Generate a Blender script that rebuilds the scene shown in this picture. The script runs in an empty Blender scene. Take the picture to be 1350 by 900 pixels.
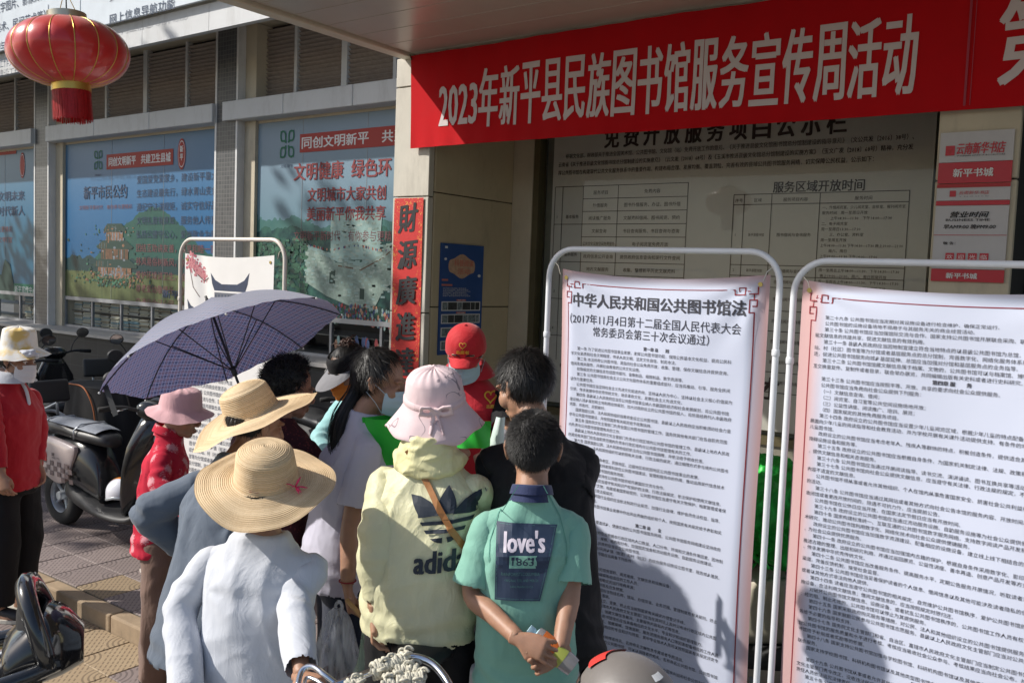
import bpy, bmesh, math, random
import numpy as np
from mathutils import Vector, Matrix, noise
from mathutils.bvhtree import BVHTree
R=math.radians
random.seed(7); rng=np.random.default_rng(7)
scn=bpy.context.scene
COL=scn.collection
# ------------------------------------------------------------------ camera, world, sun, exposure
FPX=1189.0; CH=1.95                      # focal length in photo pixels, eye height
def _n(v): v=np.array(v,float); return v/np.linalg.norm(v)
_L=_n([-1625,145,-FPX]); _R=_n([875,50,-FPX])
_X=-_L; _Y=_n(_R-np.dot(_R,_X)*_X); _Z=np.cross(_X,_Y)
CM=np.array([_X,_Y,_Z])
cam=bpy.data.objects.new('camera',bpy.data.cameras.new('camera')); COL.objects.link(cam)
cam.matrix_world=Matrix([list(CM[0])+[0],list(CM[1])+[0],list(CM[2])+[CH],[0,0,0,1]])
cam.data.sensor_width=36; cam.data.lens=FPX/1350*36; cam.data.clip_end=500; cam.data.clip_start=.05
cam.data.dof.use_dof=False
scn.camera=cam
SUN=Vector((1.0,.80,-1.0)).normalized()
w=bpy.data.worlds.new('World'); scn.world=w; w.use_nodes=True
nt=w.node_tree; bg=nt.nodes['Background']; sky=nt.nodes.new('ShaderNodeTexSky')
sky.sky_type='NISHITA'; sky.sun_disc=False
sky.sun_elevation=math.asin(-SUN.z); sky.sun_rotation=math.atan2(-SUN.x,-SUN.y)
sky.air_density=1.0; sky.dust_density=1.5
nt.links.new(sky.outputs[0],bg.inputs[0]); bg.inputs[1].default_value=.11
sl=bpy.data.lights.new('sun','SUN'); sl.energy=4.3; sl.angle=R(.6); sl.color=(1,.95,.87)
so=bpy.data.objects.new('sun',sl); COL.objects.link(so); so.rotation_euler=SUN.to_track_quat('-Z','Y').to_euler()
scn.view_settings.view_transform='Standard'; scn.view_settings.look='None'
scn.view_settings.exposure=.28; scn.view_settings.gamma=1
scn.cycles.max_bounces=6; scn.cycles.transparent_max_bounces=12
def ray(px,py): return CM@_n([px-675,450-py,-FPX])
def aY(px,py,y): r=ray(px,py); return Vector(np.array([0,0,CH])+r*(y/r[1]))
def aX(px,py,x): r=ray(px,py); return Vector(np.array([0,0,CH])+r*(x/r[0]))
def aZ(px,py,z): r=ray(px,py); return Vector(np.array([0,0,CH])+r*((z-CH)/r[2]))
def aD(px,py,d): return Vector(CM@(np.array([px-675,450-py,-FPX])/FPX*d)+np.array([0,0,CH]))
# ------------------------------------------------------------------ materials
MATS={}
def mat(name,col,rough=.6,metal=0,var=.12,vs=6,bump=0,bs=150,spec=.5,coat=0,sheen=0,dirt=0,alpha=1,trans=0,sss=0):
    if name in MATS: return MATS[name]
    m=bpy.data.materials.new(name); m.use_nodes=True; N=m.node_tree.nodes; K=m.node_tree.links
    b=N['Principled BSDF']; b.inputs['Roughness'].default_value=rough; b.inputs['Metallic'].default_value=metal
    b.inputs['Specular IOR Level'].default_value=spec; b.inputs['Coat Weight'].default_value=coat
    b.inputs['Sheen Weight'].default_value=sheen; b.inputs['Alpha'].default_value=alpha
    b.inputs['Transmission Weight'].default_value=trans
    if sss:
        b.inputs['Subsurface Weight'].default_value=sss; b.inputs['Subsurface Radius'].default_value=(.012,.004,.002); b.inputs['Subsurface Scale'].default_value=1
    tc=N.new('ShaderNodeTexCoord'); c=(*col,1)
    out=None
    if var:
        n=N.new('ShaderNodeTexNoise'); n.inputs['Scale'].default_value=vs; n.inputs['Detail'].default_value=6; n.inputs['Roughness'].default_value=.65
        K.new(tc.outputs['Object'],n.inputs['Vector'])
        r=N.new('ShaderNodeValToRGB'); r.color_ramp.elements[0].position=.3; r.color_ramp.elements[1].position=.72
        r.color_ramp.elements[0].color=tuple(x*(1-var) for x in col)+(1,); r.color_ramp.elements[1].color=tuple(min(1,x*(1+var)) for x in col)+(1,)
        K.new(n.outputs[0],r.inputs[0]); out=r.outputs[0]
        mr=N.new('ShaderNodeMapRange'); mr.inputs['To Min'].default_value=max(.02,rough-.1); mr.inputs['To Max'].default_value=min(1,rough+.1)
        K.new(n.outputs[0],mr.inputs[0]); K.new(mr.outputs[0],b.inputs['Roughness'])
    if dirt:
        n=N.new('ShaderNodeTexNoise'); n.inputs['Scale'].default_value=2.3; n.inputs['Detail'].default_value=10; n.inputs['Roughness'].default_value=.75
        mp=N.new('ShaderNodeMapping'); mp.inputs['Scale'].default_value=(2,2,.5); K.new(tc.outputs['Object'],mp.inputs[0]); K.new(mp.outputs[0],n.inputs['Vector'])
        r=N.new('ShaderNodeValToRGB'); r.color_ramp.elements[0].position=.52; r.color_ramp.elements[1].position=.75
        K.new(n.outputs[0],r.inputs[0])
        mx=N.new('ShaderNodeMix'); mx.data_type='RGBA'; mx.inputs[7].default_value=(.12,.095,.07,1)
        mu=N.new('ShaderNodeMath'); mu.operation='MULTIPLY'; mu.inputs[1].default_value=dirt; K.new(r.outputs[0],mu.inputs[0]); K.new(mu.outputs[0],mx.inputs[0])
        if out: K.new(out,mx.inputs[6])
        else: mx.inputs[6].default_value=c
        out=mx.outputs[2]
    if out: K.new(out,b.inputs['Base Color'])
    else: b.inputs['Base Color'].default_value=c
    if bump:
        n=N.new('ShaderNodeTexNoise'); n.inputs['Scale'].default_value=bs; n.inputs['Detail'].default_value=3
        K.new(tc.outputs['Object'],n.inputs['Vector'])
        bp=N.new('ShaderNodeBump'); bp.inputs['Strength'].default_value=bump; bp.inputs['Distance'].default_value=.004
        K.new(n.outputs[0],bp.inputs['Height']); K.new(bp.outputs[0],b.inputs['Normal'])
    MATS[name]=m; return m
class G:
    """tiny node graph helper"""
    def __init__(s,name,rough=.6,metal=0,coat=0,spec=.5):
        s.m=bpy.data.materials.new(name); s.m.use_nodes=True; s.N=s.m.node_tree.nodes; s.K=s.m.node_tree.links
        s.b=s.N['Principled BSDF']; s.b.inputs['Roughness'].default_value=rough; s.b.inputs['Metallic'].default_value=metal
        s.b.inputs['Coat Weight'].default_value=coat; s.b.inputs['Specular IOR Level'].default_value=spec
        s.tc=s.N.new('ShaderNodeTexCoord').outputs['Object']; MATS[name]=s.m
        sp=s.N.new('ShaderNodeSeparateXYZ'); s.K.new(s.tc,sp.inputs[0]); s.x,s.y,s.z=sp.outputs
    def put(s,sock,v):
        if isinstance(v,(int,float,tuple,list)): sock.default_value=v
        else: s.K.new(v,sock)
    def math(s,op,a,b=0,c=0):
        n=s.N.new('ShaderNodeMath'); n.operation=op; s.put(n.inputs[0],a); s.put(n.inputs[1],b); s.put(n.inputs[2],c); return n.outputs[0]
    def noise(s,scale=5,detail=4,vec=None,rough=.6,dist=0):
        n=s.N.new('ShaderNodeTexNoise'); n.inputs['Scale'].default_value=scale; n.inputs['Detail'].default_value=detail; n.inputs['Roughness'].default_value=rough; n.inputs['Distortion'].default_value=dist
        s.K.new(vec or s.tc,n.inputs['Vector']); return n.outputs[0]
    def vor(s,scale=5,vec=None,out=0,feature='F1'):
        n=s.N.new('ShaderNodeTexVoronoi'); n.feature=feature; n.inputs['Scale'].default_value=scale; s.K.new(vec or s.tc,n.inputs['Vector']); return n.outputs[out]
    def map(s,scale=(1,1,1),loc=(0,0,0),rot=(0,0,0)):
        n=s.N.new('ShaderNodeMapping'); n.inputs['Scale'].default_value=scale; n.inputs['Location'].default_value=loc; n.inputs['Rotation'].default_value=rot; s.K.new(s.tc,n.inputs[0]); return n.outputs[0]
    def ramp(s,f,stops,interp='LINEAR'):
        n=s.N.new('ShaderNodeValToRGB'); n.color_ramp.interpolation=interp; e=n.color_ramp.elements
        while len(e)<len(stops): e.new(.5)
        for q,(p,c) in zip(e,stops):
            q.position=p; q.color=(c,c,c,1) if isinstance(c,(int,float)) else (*c,1)
        s.put(n.inputs[0],f); return n.outputs[0]
    def mix(s,f,a,b):
        n=s.N.new('ShaderNodeMix'); n.data_type='RGBA'; s.put(n.inputs[0],f)
        for i,v in ((6,a),(7,b)): s.put(n.inputs[i],(*v,1) if isinstance(v,tuple) and len(v)==3 else v)
        return n.outputs[2]
    def col(s,v): s.put(s.b.inputs['Base Color'],v); return s
    def bump(s,h,st=.5,d=.004):
        n=s.N.new('ShaderNodeBump'); n.inputs['Strength'].default_value=st; n.inputs['Distance'].default_value=d
        s.K.new(h,n.inputs['Height']); s.K.new(n.outputs[0],s.b.inputs['Normal']); return s
# ------------------------------------------------------------------ mesh builder
ORG={}
class MB:
    def __init__(s): s.v=[]; s.f=[]; s.mi=[]
    def add(s,v,f,m=0):
        o=len(s.v); s.v+= [tuple(p) for p in v]; s.f+=[tuple(i+o for i in q) for q in f]; s.mi+=[m]*len(f); return s
    def box(s,c,d,rot=None,m=0):
        x,y,z=[q/2 for q in d]
        v=[Vector(p) for p in [(-x,-y,-z),(x,-y,-z),(x,y,-z),(-x,y,-z),(-x,-y,z),(x,-y,z),(x,y,z),(-x,y,z)]]
        if rot is not None: v=[rot@p for p in v]
        c=Vector(c); return s.add([p+c for p in v],[(0,3,2,1),(4,5,6,7),(0,1,5,4),(1,2,6,5),(2,3,7,6),(3,0,4,7)],m)
    def bb(s,x0,x1,y0,y1,z0,z1,m=0): return s.box(((x0+x1)/2,(y0+y1)/2,(z0+z1)/2),(abs(x1-x0),abs(y1-y0),abs(z1-z0)),m=m)
    def rbox(s,c,d,r=.01,rot=None,m=0,seg=2):
        bm=bmesh.new(); bmesh.ops.create_cube(bm,size=1); bmesh.ops.scale(bm,vec=d,verts=bm.verts)
        bmesh.ops.bevel(bm,geom=list(bm.edges),offset=r,segments=seg,profile=.5,affect='EDGES')
        M=Matrix.Translation(c)@(rot.to_4x4() if rot is not None else Matrix()); bm.transform(M); s.bm(bm,m); return s
    def bm(s,bm,m=0):
        bm.verts.index_update(); s.add([v.co[:] for v in bm.verts],[[v.index for v in f.verts] for f in bm.faces],m); bm.free(); return s
    def tube(s,pts,r,n=10,m=0,cap=True,flat=1.0,up=None,closed=False):
        pts=[Vector(p) for p in pts]; k=len(pts); r=[r]*k if isinstance(r,(int,float)) else list(r)
        T=[]
        for i in range(k):
            if closed: t=pts[(i+1)%k]-pts[i-1]
            else: t=pts[min(i+1,k-1)]-pts[max(i-1,0)]
            T.append(t.normalized() if t.length>1e-9 else Vector((0,0,1)))
        u=Vector(up) if up else (Vector((0,0,1)) if abs(T[0].z)<.9 else Vector((0,1,0)))
        a=(u-T[0]*u.dot(T[0])).normalized(); V=[]; 
        for i in range(k):
            a=(a-T[i]*a.dot(T[i])); a=a.normalized() if a.length>1e-6 else T[i].orthogonal().normalized()
            b=T[i].cross(a)
            for j in range(n):
                t=2*math.pi*j/n; V.append(pts[i]+(a*math.cos(t)*flat+b*math.sin(t))*r[i])
        F=[]
        for i in range(k if closed else k-1):
            for j in range(n):
                F.append((i*n+j,i*n+(j+1)%n,((i+1)%k)*n+(j+1)%n,((i+1)%k)*n+j))
        if cap and not closed: F+= [tuple(range(n))[::-1],tuple((k-1)*n+j for j in range(n))]
        return s.add(V,F,m)
    def lathe(s,prof,n=24,c=(0,0,0),m=0,M=None,fn=None,cap=True):
        V=[];k=len(prof)
        for (r,z) in prof:
            for j in range(n):
                t=2*math.pi*j/n; p=Vector((r*math.cos(t),r*math.sin(t),z))
                if fn: p=fn(p,t,r,z)
                V.append((M@p if M else p)+Vector(c))
        F=[(i*n+j,i*n+(j+1)%n,(i+1)*n+(j+1)%n,(i+1)*n+j) for i in range(k-1) for j in range(n)]
        if cap: F+=[tuple(range(n))[::-1],tuple((k-1)*n+j for j in range(n))]
        return s.add(V,F,m)
    def ell(s,c,r,M=None,n=14,m=0):
        prof=[(math.sin(math.pi*i/n),-math.cos(math.pi*i/n)) for i in range(n+1)]; prof[0]=(.001,-1); prof[-1]=(.001,1)
        S=Matrix.Diagonal(Vector(r)); T=(M.to_3x3() if M else Matrix.Identity(3))@S
        return s.lathe(prof,n+4,c,m,T)
    def grid(s,fn,nu,nv,m=0,two=0):
        V=[fn(i/nu,j/nv) for j in range(nv+1) for i in range(nu+1)]
        F=[(j*(nu+1)+i,j*(nu+1)+i+1,(j+1)*(nu+1)+i+1,(j+1)*(nu+1)+i) for j in range(nv) for i in range(nu)]
        return s.add(V,F,m)
    def loft(s,rings,m=0,cap=True):
        n=len(rings[0]); V=[p for r in rings for p in r]
        F=[(i*n+j,i*n+(j+1)%n,(i+1)*n+(j+1)%n,(i+1)*n+j) for i in range(len(rings)-1) for j in range(n)]
        if cap: F+=[tuple(range(n))[::-1],tuple((len(rings)-1)*n+j for j in range(n))]
        return s.add(V,F,m)
    def build(s,name,mats,parent=None,smooth=False,world=False,flip=False):
        me=bpy.data.meshes.new(name); V=s.v
        if world and parent is not None and parent.name in ORG:
            o=ORG[parent.name]; V=[(p[0]-o[0],p[1]-o[1],p[2]-o[2]) for p in V]
        me.from_pydata(V,[],s.f); 
        for q in (mats if isinstance(mats,(list,tuple)) else [mats]): me.materials.append(q)
        if any(s.mi): me.polygons.foreach_set('material_index',s.mi)
        me.polygons.foreach_set('use_smooth',[bool(smooth)]*len(me.polygons))
        bm=bmesh.new(); bm.from_mesh(me); bmesh.ops.recalc_face_normals(bm,faces=bm.faces)
        if flip: bmesh.ops.reverse_faces(bm,faces=bm.faces)
        bm.to_mesh(me); bm.free()
        if smooth and smooth is not True:
            me.set_sharp_from_angle(angle=R(smooth))
        o=link(name,me,parent)
        if world and parent is not None and parent.name in ORG: ORG[o.name]=ORG[parent.name]
        return o
def link(name,me,parent=None):
    o=bpy.data.objects.new(name,me); COL.objects.link(o)
    if parent is not None: o.parent=parent
    return o
def tag(o,label=None,cat=None,group=None,kind=None):
    for k,v in (('label',label),('category',cat),('group',group),('kind',kind)):
        if v: o[k]=v
    return o
def thing(name,label,cat,loc=(0,0,0),rz=0,group=None):
    o=link(name,None); o.empty_display_size=.1; o.location=loc; o.rotation_euler=(0,0,rz)
    ORG[o.name]=Vector(loc); return tag(o,label,cat,group)
def dup(root,loc=None,rz=None,label=None,group=None):
    r=root.copy(); COL.objects.link(r)
    if loc is not None: r.location=loc
    if rz is not None: r.rotation_euler=(0,0,rz)
    if label: r['label']=label
    if group: r['group']=group
    for ch in list(root.children):
        c=ch.copy(); COL.objects.link(c); c.parent=r
        for g in ch.children: d=g.copy(); COL.objects.link(d); d.parent=c
    return r
def arc(c,r,a0,a1,n,plane='xz'):
    o=[]
    for i in range(n+1):
        t=R(a0+(a1-a0)*i/n); u,v=r*math.cos(t),r*math.sin(t)
        o.append(Vector(c)+(Vector((u,0,v)) if plane=='xz' else Vector((u,v,0)) if plane=='xy' else Vector((0,u,v))))
    return o
def spline(pts,n=6,closed=False):
    P=[Vector(p) for p in pts]; k=len(P); out=[]
    for i in range(k if closed else k-1):
        p1,p2=P[i],P[(i+1)%k]; p0=P[i-1] if (closed or i>0) else p1*2-p2; p3=P[(i+2)%k] if (closed or i+2<k) else p2*2-p1
        for j in range(n):
            t=j/n; out.append(.5*((2*p1)+(p2-p0)*t+(2*p0-5*p1+4*p2-p3)*t*t+(3*p1-p0-3*p2+p3)*t**3))
    if not closed: out.append(P[-1])
    return out
# ------------------------------------------------------------------ lettering
_tc={}
def glyphs(body,bold=0,res=2,shear=0,space=1,line=1):
    key=(body,bold,res,shear,space,line)
    if key in _tc: return _tc[key]
    c=bpy.data.curves.new('t','FONT'); c.body=body; c.resolution_u=res; c.offset=bold; c.shear=shear; c.space_character=space; c.space_line=line
    o=bpy.data.objects.new('t',c); COL.objects.link(o); d=bpy.context.evaluated_depsgraph_get()
    me=bpy.data.meshes.new_from_object(o.evaluated_get(d)); bpy.data.objects.remove(o); bpy.data.curves.remove(c)
    V=np.empty(len(me.vertices)*3); me.vertices.foreach_get('co',V); V=V.reshape(-1,3)[:,:2]; F=[tuple(p.vertices) for p in me.polygons]
    bpy.data.meshes.remove(me); _tc[key]=(V,F); return V,F
class Txt:
    """collects flat print in (u,v,layer); build maps (u,v) to 3D through fn and lifts each layer a hair off the sheet"""
    def __init__(s): s.v=[]; s.f=[]; s.mi=[]; s.k=0
    def raw(s,V,F,m=0,w=None):
        if w is None: s.k+=1; w=.00002*(s.k%30)
        o=len(s.v); s.v+=[(p[0],p[1],w) for p in V]; s.f+=[tuple(i+o for i in q) for q in F]; s.mi+=[m]*len(F); return s
    def _b(s,U,V,F,m,bold,h):
        d=bold*h; offs=[(0,0)] if bold<=0 else ([(-d*.5,0),(d*.5,0)] if bold<.02 else [(-d,-d*.45),(d,-d*.45),(-d,d*.45),(d,d*.45),(0,0)])
        for i,(a,b) in enumerate(offs): s.raw(np.stack([U+a,V+b],1),F,m,.0007+.00005*i)
        return s
    def fit(s,body,u0,u1,v0,v1,m=0,bold=0,res=2,shear=0,slope=0,rot=0):
        V,F=glyphs(body,0,res,shear)
        if not len(V): return s
        a,b=V.min(0),V.max(0); W=(V-a)/(b-a); U=u0+W[:,0]*(u1-u0); Q=v0+W[:,1]*(v1-v0)
        return s._b(U,Q+slope*(U-u0),F,m,bold,min(abs(v1-v0),abs(u1-u0)*1.6))
    def size(s,body,u,v,h,m=0,bold=0,res=2,align='l',xs=1,maxw=None):
        V,F=glyphs(body,0,res)
        if not len(V): return s
        wd=V[:,0].max()*h*xs
        if maxw and wd>maxw: xs*=maxw/wd; wd=maxw
        o=u-(wd/2 if align=='c' else wd if align=='r' else 0)
        return s._b(o+V[:,0]*h*xs,v+V[:,1]*h,F,m,bold,h)
    def rect(s,u0,u1,v0,v1,m=0): return s.raw([(u0,v0),(u1,v0),(u1,v1),(u0,v1)],[(0,1,2,3)],m)
    def frame(s,u0,u1,v0,v1,t,m=0):
        s.rect(u0,u1,v1-t,v1,m); s.rect(u0,u1,v0,v0+t,m); s.rect(u0,u0+t,v0+t,v1-t,m); return s.rect(u1-t,u1,v0+t,v1-t,m)
    def line(s,pts,t,m=0):
        for (a,b),(c,d) in zip(pts[:-1],pts[1:]):
            dx,dy=c-a,d-b; L=math.hypot(dx,dy) or 1; nx,ny=-dy/L*t/2,dx/L*t/2; ex,ey=dx/L*t/2,dy/L*t/2
            s.raw([(a-ex+nx,b-ey+ny),(a-ex-nx,b-ey-ny),(c+ex-nx,d+ey-ny),(c+ex+nx,d+ey+ny)],[(0,1,2,3)],m)
        return s
    def poly(s,pts,m=0): return s.raw(pts,[tuple(range(len(pts)))],m)
    def disc(s,u,v,r,r2=None,n=16,m=0): return s.poly([(u+r*math.cos(2*math.pi*i/n),v+(r2 or r)*math.sin(2*math.pi*i/n)) for i in range(n)],m)
    def build(s,name,mats,parent,fn,cut=0,world=True,nrm=(0,-1,0)):
        nrm=Vector(nrm); bm=bmesh.new(); vs=[bm.verts.new(p) for p in s.v]
        for q,mi in zip(s.f,s.mi):
            try: f=bm.faces.new([vs[i] for i in q]); f.material_index=mi
            except ValueError: pass
        if cut:
            A=np.array(s.v)[:,:2]; lo,hi=A.min(0),A.max(0)
            for ax in (0,1):
                k=lo[ax]+cut
                while k<hi[ax]:
                    bmesh.ops.bisect_plane(bm,geom=bm.verts[:]+bm.edges[:]+bm.faces[:],plane_co=(k,k,0),plane_no=(1,0,0) if ax==0 else (0,1,0),dist=1e-6); k+=cut
        o=ORG.get(parent.name,Vector()) if (world and parent is not None) else Vector()
        for v in bm.verts: v.co=Vector(fn(v.co.x,v.co.y))+nrm*v.co.z-o
        me=bpy.data.meshes.new(name); bm.to_mesh(me); bm.free()
        for q in (mats if isinstance(mats,(list,tuple)) else [mats]): me.materials.append(q)
        return link(name,me,parent)
# ------------------------------------------------------------------ setting materials
CREAM=mat('cream_render',(.56,.49,.37),.7,var=.08,vs=3,bump=.15,bs=60,dirt=.35)
CREAM2=mat('pale_panel',(.60,.61,.62),.5,var=.06,vs=2,bump=.05,dirt=.3)
WHITEM=mat('white_trim',(.66,.66,.66),.45,var=.06,dirt=.3)
GREYM=mat('grey_metal',(.30,.31,.33),.45,.3,var=.1)
DARKV=mat('louvre_dark',(.05,.045,.04),.8)
LOUV=mat('louvre_slat',(.36,.30,.26),.5,var=.15,vs=20)
ALU=mat('ceiling_sheet',(.52,.46,.39),.32,.0,var=.08,vs=1.6,bump=.1,bs=8,spec=.6)
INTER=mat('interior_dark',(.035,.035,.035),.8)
g=G('small_tiles',.35,spec=.5)
br=g.N.new('ShaderNodeTexBrick'); br.offset=0; br.inputs['Scale'].default_value=1; br.inputs['Mortar Size'].default_value=.0028; br.inputs['Brick Width'].default_value=.045; br.inputs['Row Height'].default_value=.045
br.inputs['Color1'].default_value=(.055,.06,.068,1); br.inputs['Color2'].default_value=(.085,.088,.095,1); br.inputs['Mortar'].default_value=(.15,.15,.15,1)
g.K.new(g.map(rot=(R(90),0,0)),br.inputs[0]); g.col(br.outputs[0]); TILE=g.m
g=G('side_tiles',.6,spec=.25)
br=g.N.new('ShaderNodeTexBrick'); br.offset=0; br.inputs['Scale'].default_value=1; br.inputs['Mortar Size'].default_value=.003; br.inputs['Brick Width'].default_value=.3; br.inputs['Row Height'].default_value=.15
br.inputs['Color1'].default_value=(.045,.043,.042,1); br.inputs['Color2'].default_value=(.06,.058,.056,1); br.inputs['Mortar'].default_value=(.08,.08,.08,1)
g.K.new(g.map(rot=(R(90),0,0)),br.inputs[0]); g.col(br.outputs[0]); PLT=g.m
# paver relief: arcs round the corners and rows of short dashes (moulded concrete)
def paver_mat(name,c1,c2):
    g=G(name,.75)
    oi=g.N.new('ShaderNodeObjectInfo').outputs['Random']
    def dist(cx,cy):
        a=g.math('SUBTRACT',g.x,cx); b=g.math('SUBTRACT',g.y,cy); return g.math('SQRT',g.math('ADD',g.math('MULTIPLY',a,a),g.math('MULTIPLY',b,b)))
    d=g.math('MINIMUM',dist(.15,.15),dist(-.15,-.15)); inside=g.math('LESS_THAN',d,.135)
    rings=g.math('GREATER_THAN',g.math('SINE',g.math('MULTIPLY',d,2*math.pi/.027)),.45)
    s1=g.math('GREATER_THAN',g.math('SINE',g.math('MULTIPLY',g.math('ADD',g.x,g.y),2*math.pi/.034)),.5)
    s2=g.math('GREATER_THAN',g.math('SINE',g.math('MULTIPLY',g.math('SUBTRACT',g.x,g.y),2*math.pi/.06)),-.55)
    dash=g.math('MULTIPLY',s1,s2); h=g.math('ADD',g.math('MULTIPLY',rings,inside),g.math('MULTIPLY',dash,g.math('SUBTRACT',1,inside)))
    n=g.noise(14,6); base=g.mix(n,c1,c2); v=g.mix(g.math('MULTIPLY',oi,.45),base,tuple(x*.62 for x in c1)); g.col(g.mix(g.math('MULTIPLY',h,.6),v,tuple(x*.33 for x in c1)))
    inv=g.math('SUBTRACT',g.math('MULTIPLY',n,.25),h); g.bump(inv,1,.006); return g.m
PAVY=paver_mat('paver_buff',(.30,.215,.13),(.39,.30,.19)); PAVP=paver_mat('paver_mauve',(.21,.165,.155),(.29,.235,.22))
PAVS=mat('plain_paving',(.36,.33,.28),.8,var=.15,vs=5,bump=.4,bs=60,dirt=.4)
# ------------------------------------------------------------------ ground
MB().grid(lambda u,v:(-60+120*u,-50+100*v,-.125),4,4).build('ground',mat('asphalt',(.10,.095,.09),.85,var=.2,vs=3,bump=.3,bs=90)).__setitem__('kind','structure')
pv=thing('pavement',None,None,(-5,0,-.1)); pv['kind']='structure'
MB().bb(-3.55,6,-2,2.75,-.12,-.1).build('slab',PAVS,pv,world=True)
MB().bb(-12,-3.55,-4,2.75,-.12,-.108).build('bedding',mat('bedding',(.10,.085,.06),.9),pv,world=True)
pt=thing('raised_pavement',None,None,(-5,3,0)); pt['kind']='structure'
MB().bb(-14,-3.4,2.75,6.0,-.12,-.008).build('bedding',MATS['bedding'],pt,world=True)
mb=MB()
for i in range(9):
    for j in range(4): mb.bb(-3.4+i*1.05+.004,-3.4+(i+1)*1.05-.004,2.75+j*.95+.004,2.75+(j+1)*.95-.004,-.12,0)
mb.build('porch_slab',PAVS,pt,world=True)
mb=MB()
for i in range(14): mb.rbox((-13.4+.76*i,2.72,-.065),(.752,.1,.12),.012)
mb.build('kerb_stone',mat('kerb',(.30,.22,.14),.8,var=.2,vs=9,bump=.4,bs=50,dirt=.4),pt,world=True)
b0=MB().rbox((0,0,-.012),(.296,.296,.024),.004,seg=1); pm=[]
for q,M_ in enumerate((PAVY,PAVP)):
    o=b0.build('paver',M_); pm.append(o.data); bpy.data.objects.remove(o)
def paver(x,y,z,k,par):
    o=link('paver',pm[k],par); o.location=Vector((x,y,z+random.uniform(-.0015,.0015)))-ORG[par.name]; o.rotation_euler=(random.uniform(-.004,.004),random.uniform(-.004,.004),random.choice((0,math.pi)))
for i in range(18):
    for j in range(11):
        x=-3.7-.3*i; y=2.52-.3*j
        c=CM.T@(np.array([x,y,-.1])-np.array([0,0,CH])); px=675-FPX*c[0]/c[2] if c[2]<0 else -999; py=450+FPX*c[1]/c[2] if c[2]<0 else 0
        if -60<px<420 and py<960: paver(x,y,-.1,0 if (i//2+j)%3 else 1,pv)
for i in range(17):
    for j in range(10):
        x=-3.56-.3*i; y=2.92+.3*j
        c=CM.T@(np.array([x,y,0])-np.array([0,0,CH])); px=675-FPX*c[0]/c[2]; py=450+FPX*c[1]/c[2]
        if -40<px<480 and py>500: paver(x,y,0,1 if j>0 or i%5 else 0,pt)
# ------------------------------------------------------------------ building
bd=thing('shop_building','cream street building with dark tiled pilasters, louvres and shop windows behind the crowd','building',(-5,6,0))
def part(name,m,mb,**k): return mb.build(name,m,bd,world=True,**k)
GLASS=bpy.data.materials.new('window_glass'); GLASS.use_nodes=True
_N=GLASS.node_tree.nodes; _K=GLASS.node_tree.links; _N.remove(_N['Principled BSDF'])
tr=_N.new('ShaderNodeBsdfTransparent'); tr.inputs[0].default_value=(.90,.93,.92,1); gl=_N.new('ShaderNodeBsdfGlossy'); gl.inputs['Roughness'].default_value=.02
lw=_N.new('ShaderNodeLayerWeight'); pw=_N.new('ShaderNodeMath'); pw.operation='POWER'; pw.inputs[1].default_value=4; _K.new(lw.outputs['Facing'],pw.inputs[0]); fr=_N.new('ShaderNodeMath'); fr.operation='MULTIPLY_ADD'; fr.inputs[1].default_value=.3; fr.inputs[2].default_value=.02; _K.new(pw.outputs[0],fr.inputs[0]); mxs=_N.new('ShaderNodeMixShader'); _K.new(fr.outputs[0],mxs.inputs[0]); _K.new(tr.outputs[0],mxs.inputs[1]); _K.new(gl.outputs[0],mxs.inputs[2]); _K.new(mxs.outputs[0],_N['Material Output'].inputs[0])
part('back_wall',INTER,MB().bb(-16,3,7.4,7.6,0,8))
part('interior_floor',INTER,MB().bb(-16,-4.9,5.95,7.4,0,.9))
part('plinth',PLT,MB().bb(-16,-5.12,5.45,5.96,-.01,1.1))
mb=MB(); 
for i in range(14): mb.bb(-16+.78*i+.003,-16+.78*(i+1)-.003,5.40,5.93,1.102,1.135)
part('plinth_ledge',mat('ledge_stone',(.42,.40,.38),.5,var=.1,vs=8,dirt=.2),mb)
bays=[(-15.6,-11.9,-11.87),(-11.33,-8.12,-8.09),(-7.75,-5.1,-5.1)]   # window left edge, right edge, right side of bay
for wl,wr,re in bays:
    rr=re+.02
    # beam in separate facing panels with open joints
    x=wl-.16; k=3; L=(rr-x)/k
    for i in range(k): part('beam_panel',CREAM2,MB().rbox((x+L*(i+.5),5.80,3.52),(L-.006,.22,.19),.006,seg=1))
    part('lintel',CREAM,MB().bb(wl-.02,rr,5.86,6.1,3.4,3.44))
    # louvres
    n=4; L=(rr-wl)/n
    lv=part('louvre_backing',DARKV,MB().bb(wl,rr,6.02,6.06,3.6,4.4))
    for i in range(n):
        x0=wl+L*i+.02; x1=wl+L*(i+1)-.02; sl_=MB(); k=0; z=3.65
        while z<4.36:
            sl_.box(((x0+x1)/2,5.965,z),(x1-x0,.045,.006),Matrix.Rotation(R(-38),3,'X')); z+=.042
        o=part('louvre_panel',LOUV,sl_); o['kind']='stuff'
        part('louvre_post',CREAM2,MB().bb(x1+.001,x1+.039 if i!=1 else x1+.075,5.93,6.0,3.615,4.4))
    # window frame
    wf=part('window_frame',GREYM,MB().bb(wl,wr,5.86,5.90,1.470,1.515).bb(wl,wr,5.86,5.9,1.135,1.16))
    nn=int((wr-wl)/.7)+1
    for i in range(nn+1):
        xx=wl+(wr-wl)*i/nn; part('mullion',GREYM,MB().bb(xx-.014,xx+.014,5.865,5.895,1.16,1.468))
    part('lower_pane',GLASS,MB().add([(wl,5.88,1.16),(wr,5.88,1.16),(wr,5.88,1.468),(wl,5.88,1.468)],[(0,1,2,3)]))
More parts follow.
